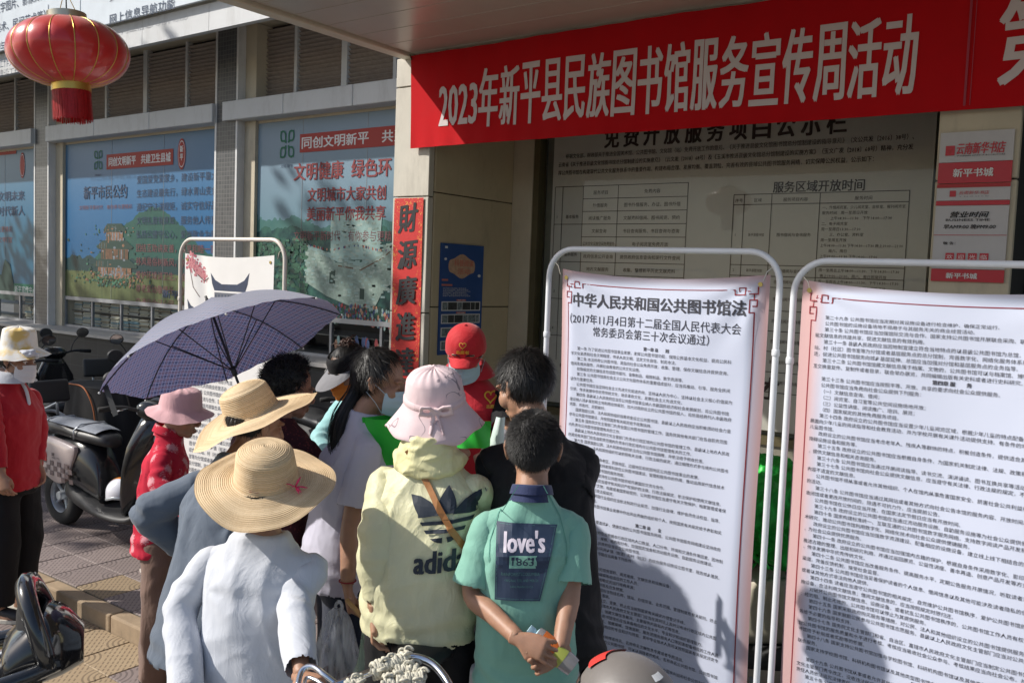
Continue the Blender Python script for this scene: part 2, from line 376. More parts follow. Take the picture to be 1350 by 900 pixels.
# pilasters
for xl in (-15.5,-11.87,-8.09):
    part('pilaster',CREAM,MB().bb(xl+.003,xl+.54,5.83,6.2,1.13,4.38))
    part('pilaster_face',TILE,MB().bb(xl+.03,xl+.345,5.742,5.829,1.13,4.36))
    part('pilaster_edge',WHITEM,MB().bb(xl,xl+.03,5.738,5.829,1.13,4.37)); part('pilaster_edge',WHITEM,MB().bb(xl+.345,xl+.372,5.738,5.829,1.13,4.37))
# fascia and slab soffit
mb=MB()
for i in range(9): mb.bb(-14.6+1.063*i+.003,-14.6+1.063*(i+1)-.003,5.0,5.06,4.06,4.30)
part('fascia_board',CREAM2,mb)
part('slab_soffit',mat('soffit_cream',(.66,.60,.48),.6,var=.08),MB().bb(-16,-5.04,5.061,6.3,4.385,4.5))
part('upper_wall',CREAM,MB().bb(-16,-5.04,5.2,6.3,4.5,8.5))
# big pillar, return wall, porch back wall
def panels(x0,x1,y0,y1,zs,m=CREAM):
    for a,b_ in zip(zs[:-1],zs[1:]): part('stone_panel',m,MB().rbox(((x0+x1)/2,(y0+y1)/2,(a+b_)/2),(x1-x0,y1-y0,b_-a-.008),.005,seg=1))
PIL=mat('pillar_stone',(.56,.53,.46),.5,var=.08,vs=2.5,bump=.05,dirt=.35)
WALLC=mat('return_wall',(.50,.42,.28),.6,var=.1,vs=2,bump=.05,dirt=.35)
part('pillar_core',INTER,MB().bb(-5.09,-4.75,5.33,6.4,-.005,3.62))
panels(-5.115,-4.735,5.3,5.36,[0,.75,1.65,2.56,3.42,3.65],PIL)
panels(-4.757,-4.727,5.365,6.39,[0,.85,1.70,2.60,3.65],WALLC)
part('door_jamb',CREAM,MB().bb(-4.73,-4.52,6.39,6.6,0,3.65))
part('door_jamb',mat('bronze_frame',(.13,.11,.06),.4,.3),MB().bb(-4.518,-4.46,6.40,6.5,0,3.65).bb(-4.46,-.9,6.42,6.5,.80,.86).bb(-1.28,-1.22,6.40,6.5,.86,3.65))
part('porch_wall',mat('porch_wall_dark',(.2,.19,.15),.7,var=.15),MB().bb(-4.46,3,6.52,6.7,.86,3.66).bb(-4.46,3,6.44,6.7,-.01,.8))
part('glass_pane',GLASS,MB().add([(-4.455,6.43,.865),(-1.285,6.43,.865),(-1.285,6.43,3.62),(-4.455,6.43,3.62)],[(0,1,2,3)]))
part('pillar_core',INTER,MB().bb(-1.07,-.72,5.33,6.5,-.005,3.62))
panels(-1.09,-.70,5.3,5.36,[0,.75,1.65,2.56,3.42,3.65],CREAM)
part('porch_wall',mat('green_glass_dark',(.03,.045,.04),.2),MB().bb(-.70,3,6.0,6.1,0,3.65))
# porch canopy: glossy ceiling sheets between a lip on the outer edges
cp=thing('porch_canopy','beige sheet metal porch canopy with pale edge lip over the banner and posters','canopy',(-2,3,3.65))
def cpart(n,m,mb,**k): return mb.build(n,m,cp,world=True,**k)
y=2.05
while y<6.4:
    cpart('ceiling_strip',ALU,MB().rbox((-.95,y+.145,3.665),(7.9,.286,.02),.004,seg=1)); y+=.29
cpart('ceiling_backing',mat('ceiling_backing',(.2,.17,.13),.8),MB().bb(-4.9,3,2.06,6.5,3.68,3.7))
LIP=mat('edge_lip',(.72,.66,.52),.4,var=.06)
cpart('edge_lip',LIP,MB().rbox((-4.975,3.68,3.655),(.11,3.3,.05),.008)); cpart('edge_lip',LIP,MB().rbox((-.97,1.98,3.655),(8.12,.1,.05),.008))
cpart('fascia_board',WHITEM,MB().bb(-5.03,-4.93,1.93,5.3,3.682,3.92).bb(-4.93,3.09,1.93,2.0,3.682,3.92).bb(-4.93,3.09,2.0,6.5,3.9,3.92))
for y0 in (2.9,4.5): cpart('wall_beam',CREAM,MB().bb(-4.9,3,y0,y0+.1,3.7,3.9))
# books stacked behind the low panes
bookc=[mat('book_paper_%s'%q,c,.8,var=.1) for q,c in (('cream',(.42,.38,.29)),('grey',(.33,.34,.32)),('blue',(.13,.24,.30)),('brown',(.2,.15,.10)),('white',(.5,.48,.43)))]
bst=[]
for v in range(4):
    mb=MB(); z=0
    while z<.15:
        t=random.uniform(.006,.020); wd=random.uniform(.17,.2)
        mb.box((random.uniform(-.006,.006),random.uniform(-.01,.01),z+t/2),(wd,.24,t-.0012),Matrix.Rotation(random.uniform(-.03,.03),3,'Z'),m=random.choice((0,0,1,1,0,4,3,2))); z+=t
    o=mb.build('book_stack',bookc); bst.append(o.data); bpy.data.objects.remove(o)
sh=MB().bb(-15.5,-5.15,5.95,6.5,1.335,1.345).bb(-15.5,-5.15,5.95,6.5,1.148,1.155); part('book_shelf',mat('shelf',(.10,.10,.10),.5),sh)
k=0
for wl,wr,re in bays[:2]:
    x=wl+.13
    while x<wr-.08:
        for z,nm in ((1.156,'bottom shelf'),(1.346,'upper shelf')):
            if aX is not None and x>-12.6:
                px=0
                o=link('book_stack',random.choice(bst)); o.location=(x,6.09,z); o.rotation_euler=(0,0,random.choice((0,math.pi))+random.uniform(-.03,.03)); k+=1
                tag(o,'stack of old books on the %s behind the low shop window pane'%nm,'books','book stacks on the '+nm)
        x+=.212
# jar and bottle-like pale items behind the second window
for i,(x,z,c,l) in enumerate(((-5.62,1.15,(.55,.5,.3),'small pale yellow plastic cup behind the pane beside the couplet'),)):
    o=MB().lathe([(.02,0),(.022,.01),(.018,.08),(.03,.1),(.034,.2),(.031,.2),(.018,.1)],16).build('plastic_cup',mat('cup_yellow',c,.4)); o.location=(x,5.99,z); tag(o,l,'cup')

# unseen tree added left of the frame to dapple the left shop windows and scooters
tr_=thing('shade_tree','tall leafy tree added out of view to shade the left shop windows','tree',(-15.2,-.6,-.12))
BARK=mat('bark',(.10,.075,.055),.9,var=.3,vs=12,bump=.8,bs=25); LEAF=mat('leaf_green',(.05,.10,.025),.55,var=.5,vs=3)
rt=random.Random(4); mb=MB(); mb.tube(spline([(0,0,0),(.05,.03,1.6),(-.06,.05,3.2),(.05,0,4.6)],4),[.20-.009*i for i in range(13)],12)
mb.build('trunk',BARK,tr_,smooth=True); cl_=[]
mb=MB()
for k in range(13):
    a=k*2.4; r=rt.uniform(1.2,3.1); z=rt.uniform(5.2,8.8); p=Vector((r*math.cos(a),r*math.sin(a),z)); mb.tube(spline([(0,0,3.4+.1*k),p*.45+Vector((0,0,2.0)),p],4),[.075-.007*i for i in range(9)],6); cl_+= [(p,rt.uniform(.7,1.25)),(p*.6+Vector((0,0,3)),rt.uniform(.5,1.0))]
mb.build('limbs',BARK,tr_,smooth=True)
mb=MB()
for c,r in cl_:
    for k in range(430):
        d=Vector((rt.gauss(0,1),rt.gauss(0,1),rt.gauss(0,.75))).normalized()*r*rt.uniform(.35,1.1); p=c+d; a=Vector((rt.gauss(0,1),rt.gauss(0,1),rt.gauss(0,.6))).normalized(); b=a.orthogonal().normalized(); l=rt.uniform(.08,.15)
        mb.add([p-a*l,p+b*l*.45,p+a*l,p-b*l*.45],[(0,1,2,3)])
o=mb.build('crown',LEAF,tr_); o['kind']='stuff'
# ------------------------------------------------------------------ prints, posters, banner
INK=mat('ink_black',(.018,.018,.022),.7,var=0); INKB=mat('ink_navy',(.02,.045,.10),.6,var=0); INKR=mat('ink_darkred',(.20,.02,.025),.6,var=0); RED=mat('print_red',(.42,.02,.025),.5,var=.05); PWHITE=mat('print_white',(.72,.72,.72),.6,var=0)
# red banner over the porch
bx0,bx1=-4.90,1.2; by=5.22
def bsurf(u,v):  # u metres from the left end, v 0..1 up
    X=bx0+u; z0=2.93-.004*u; z1=3.632+.0*u
    z=z0+(z1-z0)*v; y=by+.012*math.sin(u*2.1+.6)+.006*math.sin(u*6.3+v*3)+.005*math.sin(u*23+2*v)*math.exp(-(1-v)*5)+.004*math.sin(u*31)*math.exp(-v*6)+(.03*(1-v) if u<.3 else 0)*(1-u/.3)
    return (X,y,z)
bn=thing('banner','long red cloth banner with tall white characters strung under the porch canopy','banner',(bx0,by,3.6))
BRED=mat('banner_cloth',(.50,.003,.008),.8,var=.06,vs=4,bump=.1,bs=300,spec=.2)
MB().grid(lambda a,b:bsurf(a*(bx1-bx0),b),300,14).build('cloth',BRED,bn,smooth=True,world=True)
MB().grid(lambda a,b:tuple(Vector(bsurf(a*(bx1-bx0),b))+Vector((0,.006,0))),60,2).build('cloth',mat('banner_back',(.4,.02,.02),.7),bn,smooth=True,world=True)
def bp(px,py): p=aY(px,py,by); return p.x,p.z
t=Txt()
segs=[('2023',583,656,104,0),('年',633,657,88,0)]
x0=aY(583,0,by).x; x1=aY(1216,0,by).x
# "2023" narrow, then 16 characters evenly
xa=aY(631,100,by).x; t.fit('2023',x0,xa-.01,3.075,3.365,bold=.02)
chars='年新平县民族图书馆服务宣传周活动'; n=len(chars); st=(x1-xa)/n
for i,ch in enumerate(chars): t.fit(ch,xa+st*i+.012,xa+st*(i+1)-.012,3.045-.001*i,3.46-.001*i,bold=.022)
xb=aY(1318,60,by).x; t.fit('第',xb,xb+.30,3.04,3.47,bold=.022)
t.build('lettering',mat('banner_letter',(.62,.55,.56),.7,var=.04),bn,lambda u,v:Vector(bsurf(u-bx0,(v-2.93)/.70))-Vector((0,.004,0)),cut=.12)
seam=Txt(); s0=aY(1275,60,by).x; seam.rect(s0,s0+.012,2.95,3.62); seam.rect(s0+.03,s0+.034,2.95,3.62)
seam.build('stitched_seam',mat('seam_red',(.36,.03,.06),.6),bn,lambda u,v:Vector(bsurf(u-bx0,(v-2.93)/.70))-Vector((0,.003,0)))
for i in range(2):
    MB().tube([(bx0+.02,by,3.6),(bx0-.05,by+.04,3.68)],.004).build('tie_cord',INK,bn,world=True) if i==0 else None
# vertical couplet on the pillar
cl=thing('couplet','red paper couplet with gold flecks and black brush characters on the cream pillar','couplet',(-4.93,5.29,.6))
g=G('couplet_paper',.6); n1=g.noise(30,3); fl=g.ramp(g.noise(38,5,dist=2),[(.59,0),(.62,1)]); edge=g.math('MAXIMUM',g.ramp(g.math('ABSOLUTE',g.x),[(.09,0),(.13,1)]),g.ramp(g.z,[(0,0),(1,0)])); edge=g.math('MAXIMUM',edge,g.math('GREATER_THAN',g.z,1.84))
g.col(g.mix(g.math('MULTIPLY',fl,edge),g.mix(n1,(.48,.012,.014),(.58,.025,.02)),(.75,.42,.06)))
MB().grid(lambda a,b:(-5.085+.31*a,5.293-.004*math.sin(b*9)-.002,.52+2.03*b),4,40).build('paper',g.m,cl,smooth=True,world=True)
t=Txt()
for i,ch in enumerate('財源廣進達三江'): t.fit(ch,-5.03+.006*(i%2),-4.83+.004*(i%3),2.385-.285*i-.115,2.385-.285*i+.105,bold=.03,shear=.06,slope=.12)
t.build('lettering',INK,cl,lambda u,v:(u,5.2855,v),cut=.1)
# blue poster on the return wall (faces +X)
P0=aX(582,320,-4.715); P1=aX(638,326,-4.715); P2=aX(577,468,-4.715)
y0,y1,z1,z0=P0.y,P1.y,P0.z,P2.z
bpz=thing('blue_poster','tall blue event poster with photo strips taped to the shaded return wall','poster',(-4.72,y0,z0))
MB().bb(-4.7255,-4.715,y0,y1,z0,z1).build('sheet',mat('poster_blue',(.015,.07,.26),.5,var=.15,vs=3),bpz,world=True)
W=y1-y0; Hh=z1-z0; t=Txt(); fy=lambda u,v:(-4.7125,y0+u*W,z0+v*Hh)
t.poly([(.3+.27*math.cos(a)*1.15+.18,.80+.10*math.sin(a)+.012*math.sin(5*a)) for a in np.linspace(0,6.28,30)[:-1]],0)
t.fit('科普阅读',.3,.75,.80,.86,3,bold=.04); t.fit('活动',.38,.68,.73,.78,3,bold=.04)
for z,nm in ((.665,'活动内容'),(.62,'主题一'),(.485,'展览'),(.37,'讲座'),(.25,'阅读'),(.135,'体验')): 
    if z<.5: t.rect(.38,.60,z,z+.014,3); t.fit(nm,.40,.58,z+.002,z+.012,2)
    else: t.rect(.03,.17+.1*(z<.64),z,z+.016,3)
for k in range(6): t.fit('科学普及阅读推广服务宣传周系列活动安排'[k:k+12+k%3],.06,.6+.05*(k%3),.595-.014*k,.604-.014*k,2)
for zz in (.395,.28,.16,.04): t.rect(.04,.95,zz,zz+.085,2)
PH=[mat('photo_dark',(.03,.035,.04),.5,var=.8,vs=40),mat('photo_mid',(.16,.2,.22),.5,var=.8,vs=50)]
for zz in (.395,.28,.16,.04):
    u=.06
    while u<.9: wv=random.uniform(.1,.24); t.rect(u,min(.93,u+wv),zz+.008,zz+.077,random.choice((4,5))); u+=wv+.008
t.disc(.1,.86,.03,.012,m=2); t.disc(.9,.72,.035,.014,m=2); t.rect(.08,.14,.955,.975,2)
t.build('print',[mat('cloud_tan',(.52,.33,.22),.6,var=.2,vs=30),RED,PWHITE,mat('print_coral',(.55,.17,.12),.6),*PH],bpz,fy,nrm=(1,0,0))
# free-service notice board behind the porch glass
nb=thing('notice_board','large dim notice board with service tables and opening hours behind the porch glass','notice board',(-2.85,6.47,.9))
NBM=mat('board_grey',(.58,.53,.48),.6,var=.05,vs=2)
MB().bb(-4.36,-1.345,6.465,6.5,.9,3.22).build('sheet',NBM,nb,world=True)
by_=6.47
def bz(px,py): p=aY(px,py,by_); return p.x,p.z
t=Txt(); xa,za=bz(795,192); xb,zb=bz(1122,165); n=11; st=(xb-xa)/n
zt=bz(960,182)[1]
for i,ch in enumerate('免费开放服务项目公示栏'): t.fit(ch,xa+st*i+.02,xa+st*(i+1)-.03,zt-.02,zt+.16,bold=.03)
X0=bz(737,225)[0]; X1=bz(1205,190)[0]; zl=bz(737,222)[1]
ls=['　　根据文化部、财政部关于推进全国美术馆、公共图书馆、文化馆（站）免费开放工作的意见、《关于推进县级文化馆图书馆总分馆制建设的指导意见》（文公共发〔2016〕38号）、','云南省《关于推进县级文化馆图书馆总分馆制建设的实施意见》（云文发〔2018〕68号）及《玉溪市推进县级文化馆总分馆制建设的实施方案》（玉文广发〔2018〕68号）精神，充分发','挥公共图书馆在构建现代公共文化服务体系中的重要作用，构建布局合理、发展均衡、覆盖到位、完善有效的县域公共图书馆服务网络，切实保障公民权益，公示如下：']
for i,l in enumerate(ls): t.fit(l,X0+(.07 if i==0 else 0),X1-(.25 if i==2 else 0),2.972-.068*i,3.012-.068*i,res=1,bold=.012)
# left table
def tb(px,py): return bz(px,py)
xs=[bz(733,250)[0],bz(743,250)[0],bz(770,250)[0],bz(816,250)[0],bz(908,245)[0]]; ztop=bz(733,247)[1]
rows=['服务项目|免费内容','外借服务|图书外借服务、办证、图书外借','阅读推广服务|文献资料借阅、图书阅览、预约','文献查询|书目查询服务、书目查询与咨询','公共文化设施空间免费服务|电子阅览室免费开放','政府信息公开查询|提供政府信息查询和现行文件查阅','地方文献服务|收集、整理新平历史文献资料','未成年人服务|举办读书活动、亲子阅读','残障人服务|无障碍服务','公益性讲座|举办各类公益性讲座活动','公益性展览|举办各类公益性展览','公益性培训|各类阅读培训活动','电子阅览室|上网查阅','送书下乡|流动图书服务']
h=.105; lw=.005
for i,r in enumerate(rows):
    zz=ztop-h*i; a,b_=r.split('|')
    t.size(a,(xs[2]+xs[3])/2,zz-.07,.036,align='c',res=1,maxw=(xs[3]-xs[2])*.92); t.size(b_,(xs[3]+xs[4])/2,zz-.07,.036,align='c',res=1,maxw=(xs[4]-xs[3])*.92)
    t.rect(xs[2] if i%3 else xs[0],xs[4],zz-lw/2,zz+lw/2)
    if i%3==1: t.size(str(i//3+1),xs[0]+.02,zz-.16,.035,res=1); t.size('基本服务',(xs[1]+xs[2])/2,zz-.16,.034,align='c',res=1,maxw=.13)
for x in xs: t.rect(x-lw/2,x+lw/2,ztop-h*len(rows),ztop)
# right table
xa,za=bz(1020,248); xb,zb=bz(1141,236); t.fit('服务区域开放时间',xa,xb,za-.035,za+.045,bold=.02)
xs=[bz(968,262)[0],bz(982,262)[0],bz(1018,262)[0],bz(1082,255)[0],bz(1200,250)[0]]; ztop=bz(968,257)[1]
zr=[0,.075,.52,.6,.68,.85,1.0,1.15,1.3,1.45]
heads=['序号','区域','服务项目内容','服务时间']
for i in range(4): t.size(heads[i],(xs[i]+xs[i+1])/2,ztop-.055,.03,align='c',res=1,maxw=(xs[i+1]-xs[i])*.9)
for zz in zr: t.rect(xs[0],xs[4],ztop-zz-lw/2,ztop-zz+lw/2)
for x in xs: t.rect(x-lw/2,x+lw/2,ztop-1.45,ztop)
tm=['一、外借阅览室、少儿阅览室、自修室、报刊阅览室','服务时间：周一至周日开放','上午08:30—11:30　下午14:00—17:30','二、电子阅览室','周一至周日13:30—17:30','三、办公室、资料室','周一至周五开放','上午08:00—11:30 下午14:30—17:30 晚上19:00—21:00','周六、周日','上午09:00—11:30 下午14:00—17:00','注：每周二上午为内部整理时间，暂停服务','　']
for i,l in enumerate(tm[:11]): t.size(l,xs[3]+.02+(.06 if i%3==2 else 0),ztop-.115-.038*i,.026,res=1,maxw=xs[4]-xs[3]-.04)
for i,zz in enumerate(zr[1:-1]):
    m_=(zz+zr[i+2])/2; t.size(str(i+1),xs[0]+.02,ztop-m_-.01,.028,res=1); t.size('新平县图书馆',(xs[1]+xs[2])/2,ztop-m_-.01,.026,align='c',res=1,maxw=.12); t.size('图书借阅与查询服务',(xs[2]+xs[3])/2,ztop-m_-.01,.028,align='c',res=1,maxw=(xs[3]-xs[2])*.9)
    if i: 
        t.size('周一至周五上午08:00—11:30，下午14:30—17:30',xs[3]+.02,ztop-m_+.005,.026,res=1,maxw=xs[4]-xs[3]-.04); t.size('晚上19:00—21:00，周六、周日照常开放',xs[3]+.03,ztop-m_-.035,.026,res=1,maxw=xs[4]-xs[3]-.1)
xa,za=bz(1012,508); t.fit('才',xa-.08,xa+.08,za-.10,za+.06,bold=.04)
t.build('lettering',mat('board_ink',(.045,.025,.02),.7,var=0),nb,lambda u,v:(u,6.4615,v))
# bookshop sign boards on the right pillar
sg=thing('shop_sign','white and red bookshop hours sign boards screwed to the right pillar','sign',(-.9,5.29,2.0))
def sz(py,px=1290): return aY(px,py,5.29).z
sx0,sx1=-1.075,-.725
SW=mat('sign_white',(.50,.48,.49),.4,var=.05,dirt=.15); SR=mat('sign_red',(.50,.015,.03),.4,var=.05)
bands=[(173,213,0),(213.5,241,1),(242,264,0),(264.5,270.5,1),(271,355,0),(355.6,372,1)]
for a,b_,k in bands: MB().bb(sx0,sx1,5.284-.002*k,5.2955,sz(b_),sz(a)).build('board',SR if k else SW,sg,world=True)
t=Txt()
t.rect(sx0,sx1,sz(247),sz(242),1)
t.fit('云南新华书店',-.99,-.76,sz(203),sz(188),2,shear=.2,bold=.02); t.fit('YUNNAN XINHUA BOOKSTORE',-.99,-.76,sz(206),sz(204),0,res=1)
t.rect(-1.045,-1.0,sz(204),sz(191),2); t.poly([(-1.035,sz(196)),(-1.022,sz(203)),(-1.002,sz(192)),(-1.02,sz(197))],1)
t.rect(-1.0,-.82,0,0,0) if 0 else None
t.fit('新平书城',-1.0,-.81,sz(233),sz(222),3,bold=.03)
t.fit('云南新华书店',-.965,-.82,sz(256.5),sz(251.5),2,shear=.2); t.fit('Y N X H S D',-.965,-.82,sz(259.5),sz(258.5),0,res=1); t.rect(-1.01,-.98,sz(259),sz(251),2)
t.fit('营业时间',-1.0,-.815,sz(287),sz(279),0,bold=.03,shear=.25); t.fit('BUSINESS TIME',-1.02,-.81,sz(291.5),sz(288.5),0,bold=.03)
t.fit('早AM9:00 晚PM9:00',-1.03,-.78,sz(302),sz(296),0,bold=.02,shear=.2); t.rect(sx0,sx1,sz(310.5),sz(309.8),2)
t.fit('敬 告：',-1.025,-.965,sz(323),sz(319),0,bold=.02)
for i,ch in enumerate('欢迎光临'): u=-1.01+.055*i; t.rect(u,u+.042,sz(344),sz(334),2); t.fit(ch,u+.006,u+.036,sz(342),sz(336),3)
t.fit('新平书城',-1.0,-.85,sz(368),sz(360.5),3,bold=.03)
t.build('lettering',[INK,RED,SR,PWHITE],sg,lambda u,v:(u,5.2795,v))
# sign boards above the fascia
ub=thing('upper_sign_board','white roadside notice board with navy characters standing above the fascia at top left','sign',(-9,4.9,4.3))
xj=aY(106,5,4.93).x
UW=mat('sign_blue_white',(.62,.68,.74),.5,var=.04,dirt=.1)
MB().bb(-14,xj-.01,4.93,4.96,4.31,6.2).build('board',UW,ub,world=True); MB().bb(xj+.01,-5.6,4.93,4.96,4.31,6.2).build('board',UW,ub,world=True)
t=Txt(); 
def up(px,py): p=aY(px,py,4.93); return p.x,p.z
def row(s,px0,px1,py0,ht=.115,**k):
    a,za=up(px0,py0); b_,_=up(px1,py0); t.fit(s,a,b_,za,za+ht,**k)
za=up(145,33)[1]; a=up(145,30)[0]; b_=up(231,10)[0]; t.fit('网上信息导航功能',a,b_,za,za+.10,bold=.012); t.fit('多媒体阅览与视听服务',a,b_+.2,za+.22,za+.33,bold=.012); t.fit('电子文献检索功能',a,b_,za+.45,za+.55,bold=.012)
zr_=up(62,24)[1]; xr=up(60,20)[0]
for k,(s,xe,h_) in enumerate((('本次服务宣传周的主要目的是利用文字图片、影像资料',xr,0),('（戏曲、音乐、舞蹈、美术、民间艺术等）',xr,-.215),('地方文献资料的收集整理与保护传承进行购',xr+.0,-.43),('特色数据库建设工作开展原在',xr-.3,-.62))):
    n=len(s); t.fit(s,xe-n*.128,xe,zr_+.20+h_,zr_+.31+h_,bold=.015)
    if k==0: t.fit('以及贴近群众',xe+.08,xe+.08+.72,zr_+.20+.04,zr_+.31+.05,bold=.03)
t.line([(xe_:=up(64,10)[0],zr_-.02),(xe_,zr_+.13)],.01)
t.build('lettering',INKB,ub,lambda u,v:(u,4.926,v))
# ------------------------------------------------------------------ posters filling the shop windows
def wposter(name,label,x0,x1,mt):
    o=thing(name,label,'poster',((x0+x1)/2,5.84,1.52)); z0,z1=1.518,3.40
    MB().bb(x0,x1,5.868,5.874,z0,z1).build('sheet',mt,o,world=True)
    for i in range(1,3): MB().bb(x0+(x1-x0)*i/3-.002,x0+(x1-x0)*i/3+.002,5.8655,5.8675,z0,z1).build('sheet_joint',GREYM,o,world=True)
    return o
def sky_mat(name,kind):
    g=G(name,.35,spec=.25); z=g.z; n=g.noise(3,6)
    if kind=='field':
        c=g.ramp(g.math('MULTIPLY',g.math('ADD',z,g.math('MULTIPLY',n,.3)),.45),[(0,(.03,.16,.26)),(.35,(.015,.15,.36)),(.55,(.04,.20,.44)),(1,(.20,.36,.56))])
        hx=g.math('ADD',g.math('MULTIPLY',g.math('SINE',g.math('MULTIPLY',g.math('ADD',g.x,.5),1.9)),.33),g.math('MULTIPLY',g.noise(2.2,5),.35))
        hill=g.math('LESS_THAN',z,g.math('ADD',hx,.55)); h2=g.math('LESS_THAN',z,g.math('ADD',g.math('MULTIPLY',g.noise(5,6),.25),.36))
        gr=g.mix(g.noise(14,8),(.012,.075,.055),(.04,.18,.10)); c=g.mix(hill,c,gr); c=g.mix(h2,c,(.012,.05,.035))
        fld=g.math('LESS_THAN',z,g.math('ADD',g.math('MULTIPLY',g.noise(60,4,g.map((1,1,.04))),.06),.29)); fc=g.mix(g.noise(26,6,g.map((1,1,.08))),(.06,.10,.015),(.26,.27,.06)); c=g.mix(fld,c,fc)
    elif kind=='tower':
        c=g.ramp(g.math('MULTIPLY',z,.5),[(.35,(.20,.36,.42)),(.85,(.40,.52,.64))]); rid=g.math('ADD',g.math('MULTIPLY',g.noise(1.6,6),.6),.62)
        gr=g.mix(g.ramp(g.noise(13,8),[(.35,0),(.65,1)]),(.008,.045,.03),(.05,.17,.10)); far=g.mix(g.noise(9,6),(.06,.20,.17),(.12,.28,.22))
        c=g.mix(g.math('LESS_THAN',z,rid),c,far); c=g.mix(g.math('LESS_THAN',z,g.math('SUBTRACT',rid,.1)),c,gr)
    else:
        c=g.ramp(g.math('MULTIPLY',g.math('ADD',z,g.math('MULTIPLY',n,.25)),.5),[(.1,(.03,.16,.28)),(.4,(.015,.17,.28)),(.6,(.04,.20,.36)),(1,(.18,.34,.50))])
    # the printed sheet sits in object space with z=0 at its foot
    g.col(g.mix(.42,c,(.012,.04,.08))); return g.m
# re-centre: object origins are at the poster foot, so z runs 0..1.9 and x about -1.6..1.6
w1=wposter('window_poster','blue sky and rice field poster with citizen pledge text in the window below the lantern',-11.33,-8.12,sky_mat('poster_field','field'))
w2=wposter('window_poster','green hillside tower poster with dark red slogans in the window beside the couplet',-7.75,-5.12,sky_mat('poster_tower','tower'))
w0=wposter('window_poster','teal poster with slogan ends cut off at the far left edge window',-15.0,-11.9,sky_mat('poster_teal','teal'))
def up5(px,py): p=aY(px,py,5.86); return p.x,p.z
def emblem(t,u,v,s,m):
    for k in range(4):
        a=R(45+90*k)
        for q in (-1,1): t.line([(u+s*.15*math.cos(a),v+s*.15*math.sin(a))]+[(u+s*(.15+.5*f)*math.cos(a+q*.45*math.sin(math.pi*f)),v+s*(.15+.5*f)*math.sin(a+q*.45*math.sin(math.pi*f))*1.3) for f in np.linspace(.15,1,8)],s*.09,m)
    t.fit('文明·新平',u-s*.45,u+s*.45,v-s*1.15,v-s*.98,0,res=1)
ML=[INKB,INKR,PWHITE,mat('print_faded_red',(.15,.05,.06),.6,var=0),mat('print_green',(.01,.14,.08),.6,var=0),mat('stone_print',(.22,.30,.26),.6,var=.3,vs=22),mat('print_darkgreen',(.01,.04,.03),.6,var=0),mat('print_red_band',(.36,.03,.025),.6,var=0),
    mat('print_skin',(.40,.22,.14),.6,var=.3,vs=60),mat('print_blue_dress',(.03,.06,.16),.6,var=.5,vs=60),mat('print_stone_light',(.24,.36,.34),.6,var=.15,vs=30),mat('print_brown',(.12,.06,.03),.6,var=.4,vs=20),mat('print_rust',(.22,.11,.06),.6,var=.5,vs=30),mat('print_slate',(.16,.19,.22),.6,var=.5,vs=25),mat('stone_a',(.30,.38,.34),.6,var=.2),mat('stone_b',(.17,.25,.22),.6,var=.2),mat('shrub_a',(.02,.09,.05),.6,var=.3,vs=30),mat('shrub_b',(.04,.15,.09),.6,var=.3,vs=30)]
# middle poster
t=Txt(); x,z=up5(129,211); emblem(t,x,z,.17,4)
a,za=up5(140,221); b_,_=up5(228,205); zc=up5(183,210)[1]; t.rect(a,b_,zc-.09,zc+.085,7); t.fit('同创文明新平　共建卫生县城',a+.05,b_-.05,zc-.055,zc+.05,2,bold=.03)
x,z=up5(239,203)
for q,(mm,s) in enumerate(((7,1),(2,.86),(7,.8))): t.disc(x,z,.075*s,.17*s,m=mm)
t.fit('新',x-.03,x+.03,z+.02,z+.09,2,bold=.03); t.fit('平',x-.03,x+.03,z-.07,z,2,bold=.03)
a,za=up5(110,262); b_,_=up5(167,250); t.fit('新平市民公约',a,b_,za-.01,za+.15,0,bold=.02)
a,za=up5(104,277); b_,_=up5(174,272); t.fit('文明新平新时代　有你参与更精彩',a,b_,za,za+.055,3)
L=['爱国爱党爱家乡，建设新平靠大家','生态建设最先行，绿水青山变金山','遵纪守法讲规矩，诚实守信好品格','文明礼貌有良知，服务他人传真情','弘扬公德守公心，爱岗敬业为新平','团结互助讲友善，邻里和睦一家亲','移风易俗树新风，崇尚科学讲文明','爱护环境讲卫生，垃圾分类要先行','尊老爱幼敬师长，勤俭节约好家风','交通安全记心间，文明出行保平安']
x0=up5(180,240)[0]; zc=up5(180,243)[1]
for i,l in enumerate(L): t.fit(l,x0,x0+1.62,zc-.155*i,zc-.155*i+.095,0 if i<5 else 3,bold=.015)
# farmhouse figure group in the field
x,z=up5(150,380)
rq=random.Random(12)
for w_,zb,m1 in ((.44,.12,12),(.36,.34,11),(.22,.54,12)):   # dark tiled hall in two tiers
    t.rect(x-w_*.82,x+w_*.82,z+zb,z+zb+.14,m1)
    for k in range(int(w_*26)): u=x-w_*.78+k*.06; t.rect(u,u+.025,z+zb+.01,z+zb+.12,rq.choice((6,6,13,11)))
    t.poly([(x-w_*1.12,z+zb+.15),(x-w_,z+zb+.125),(x+w_,z+zb+.125),(x+w_*1.12,z+zb+.15),(x+w_*.72,z+zb+.225),(x-w_*.72,z+zb+.225)],6)
    for k in range(int(w_*50)): u=x-w_*.9+k*.036; t.rect(u,u+.006,z+zb+.13,z+zb+.20,rq.choice((13,6,12)))
for k in range(500):
    u=x+rq.gauss(0,.34); v=z+rq.uniform(.02,.2) if k%3 else z+rq.uniform(.1,.75); t.disc(u,v,rq.uniform(.006,.03),rq.uniform(.006,.02),6,rq.choice((6,16,6,17,12)) if abs(u-x)>.3 or v<z+.16 else rq.choice((12,13)))
x,z=up5(222,393); t.fit('新平',x-.12,x+.2,z,z+.09,0,bold=.03)
t.build('lettering',ML,w1,lambda u,v:(min(u,-8.13),5.8635,v))
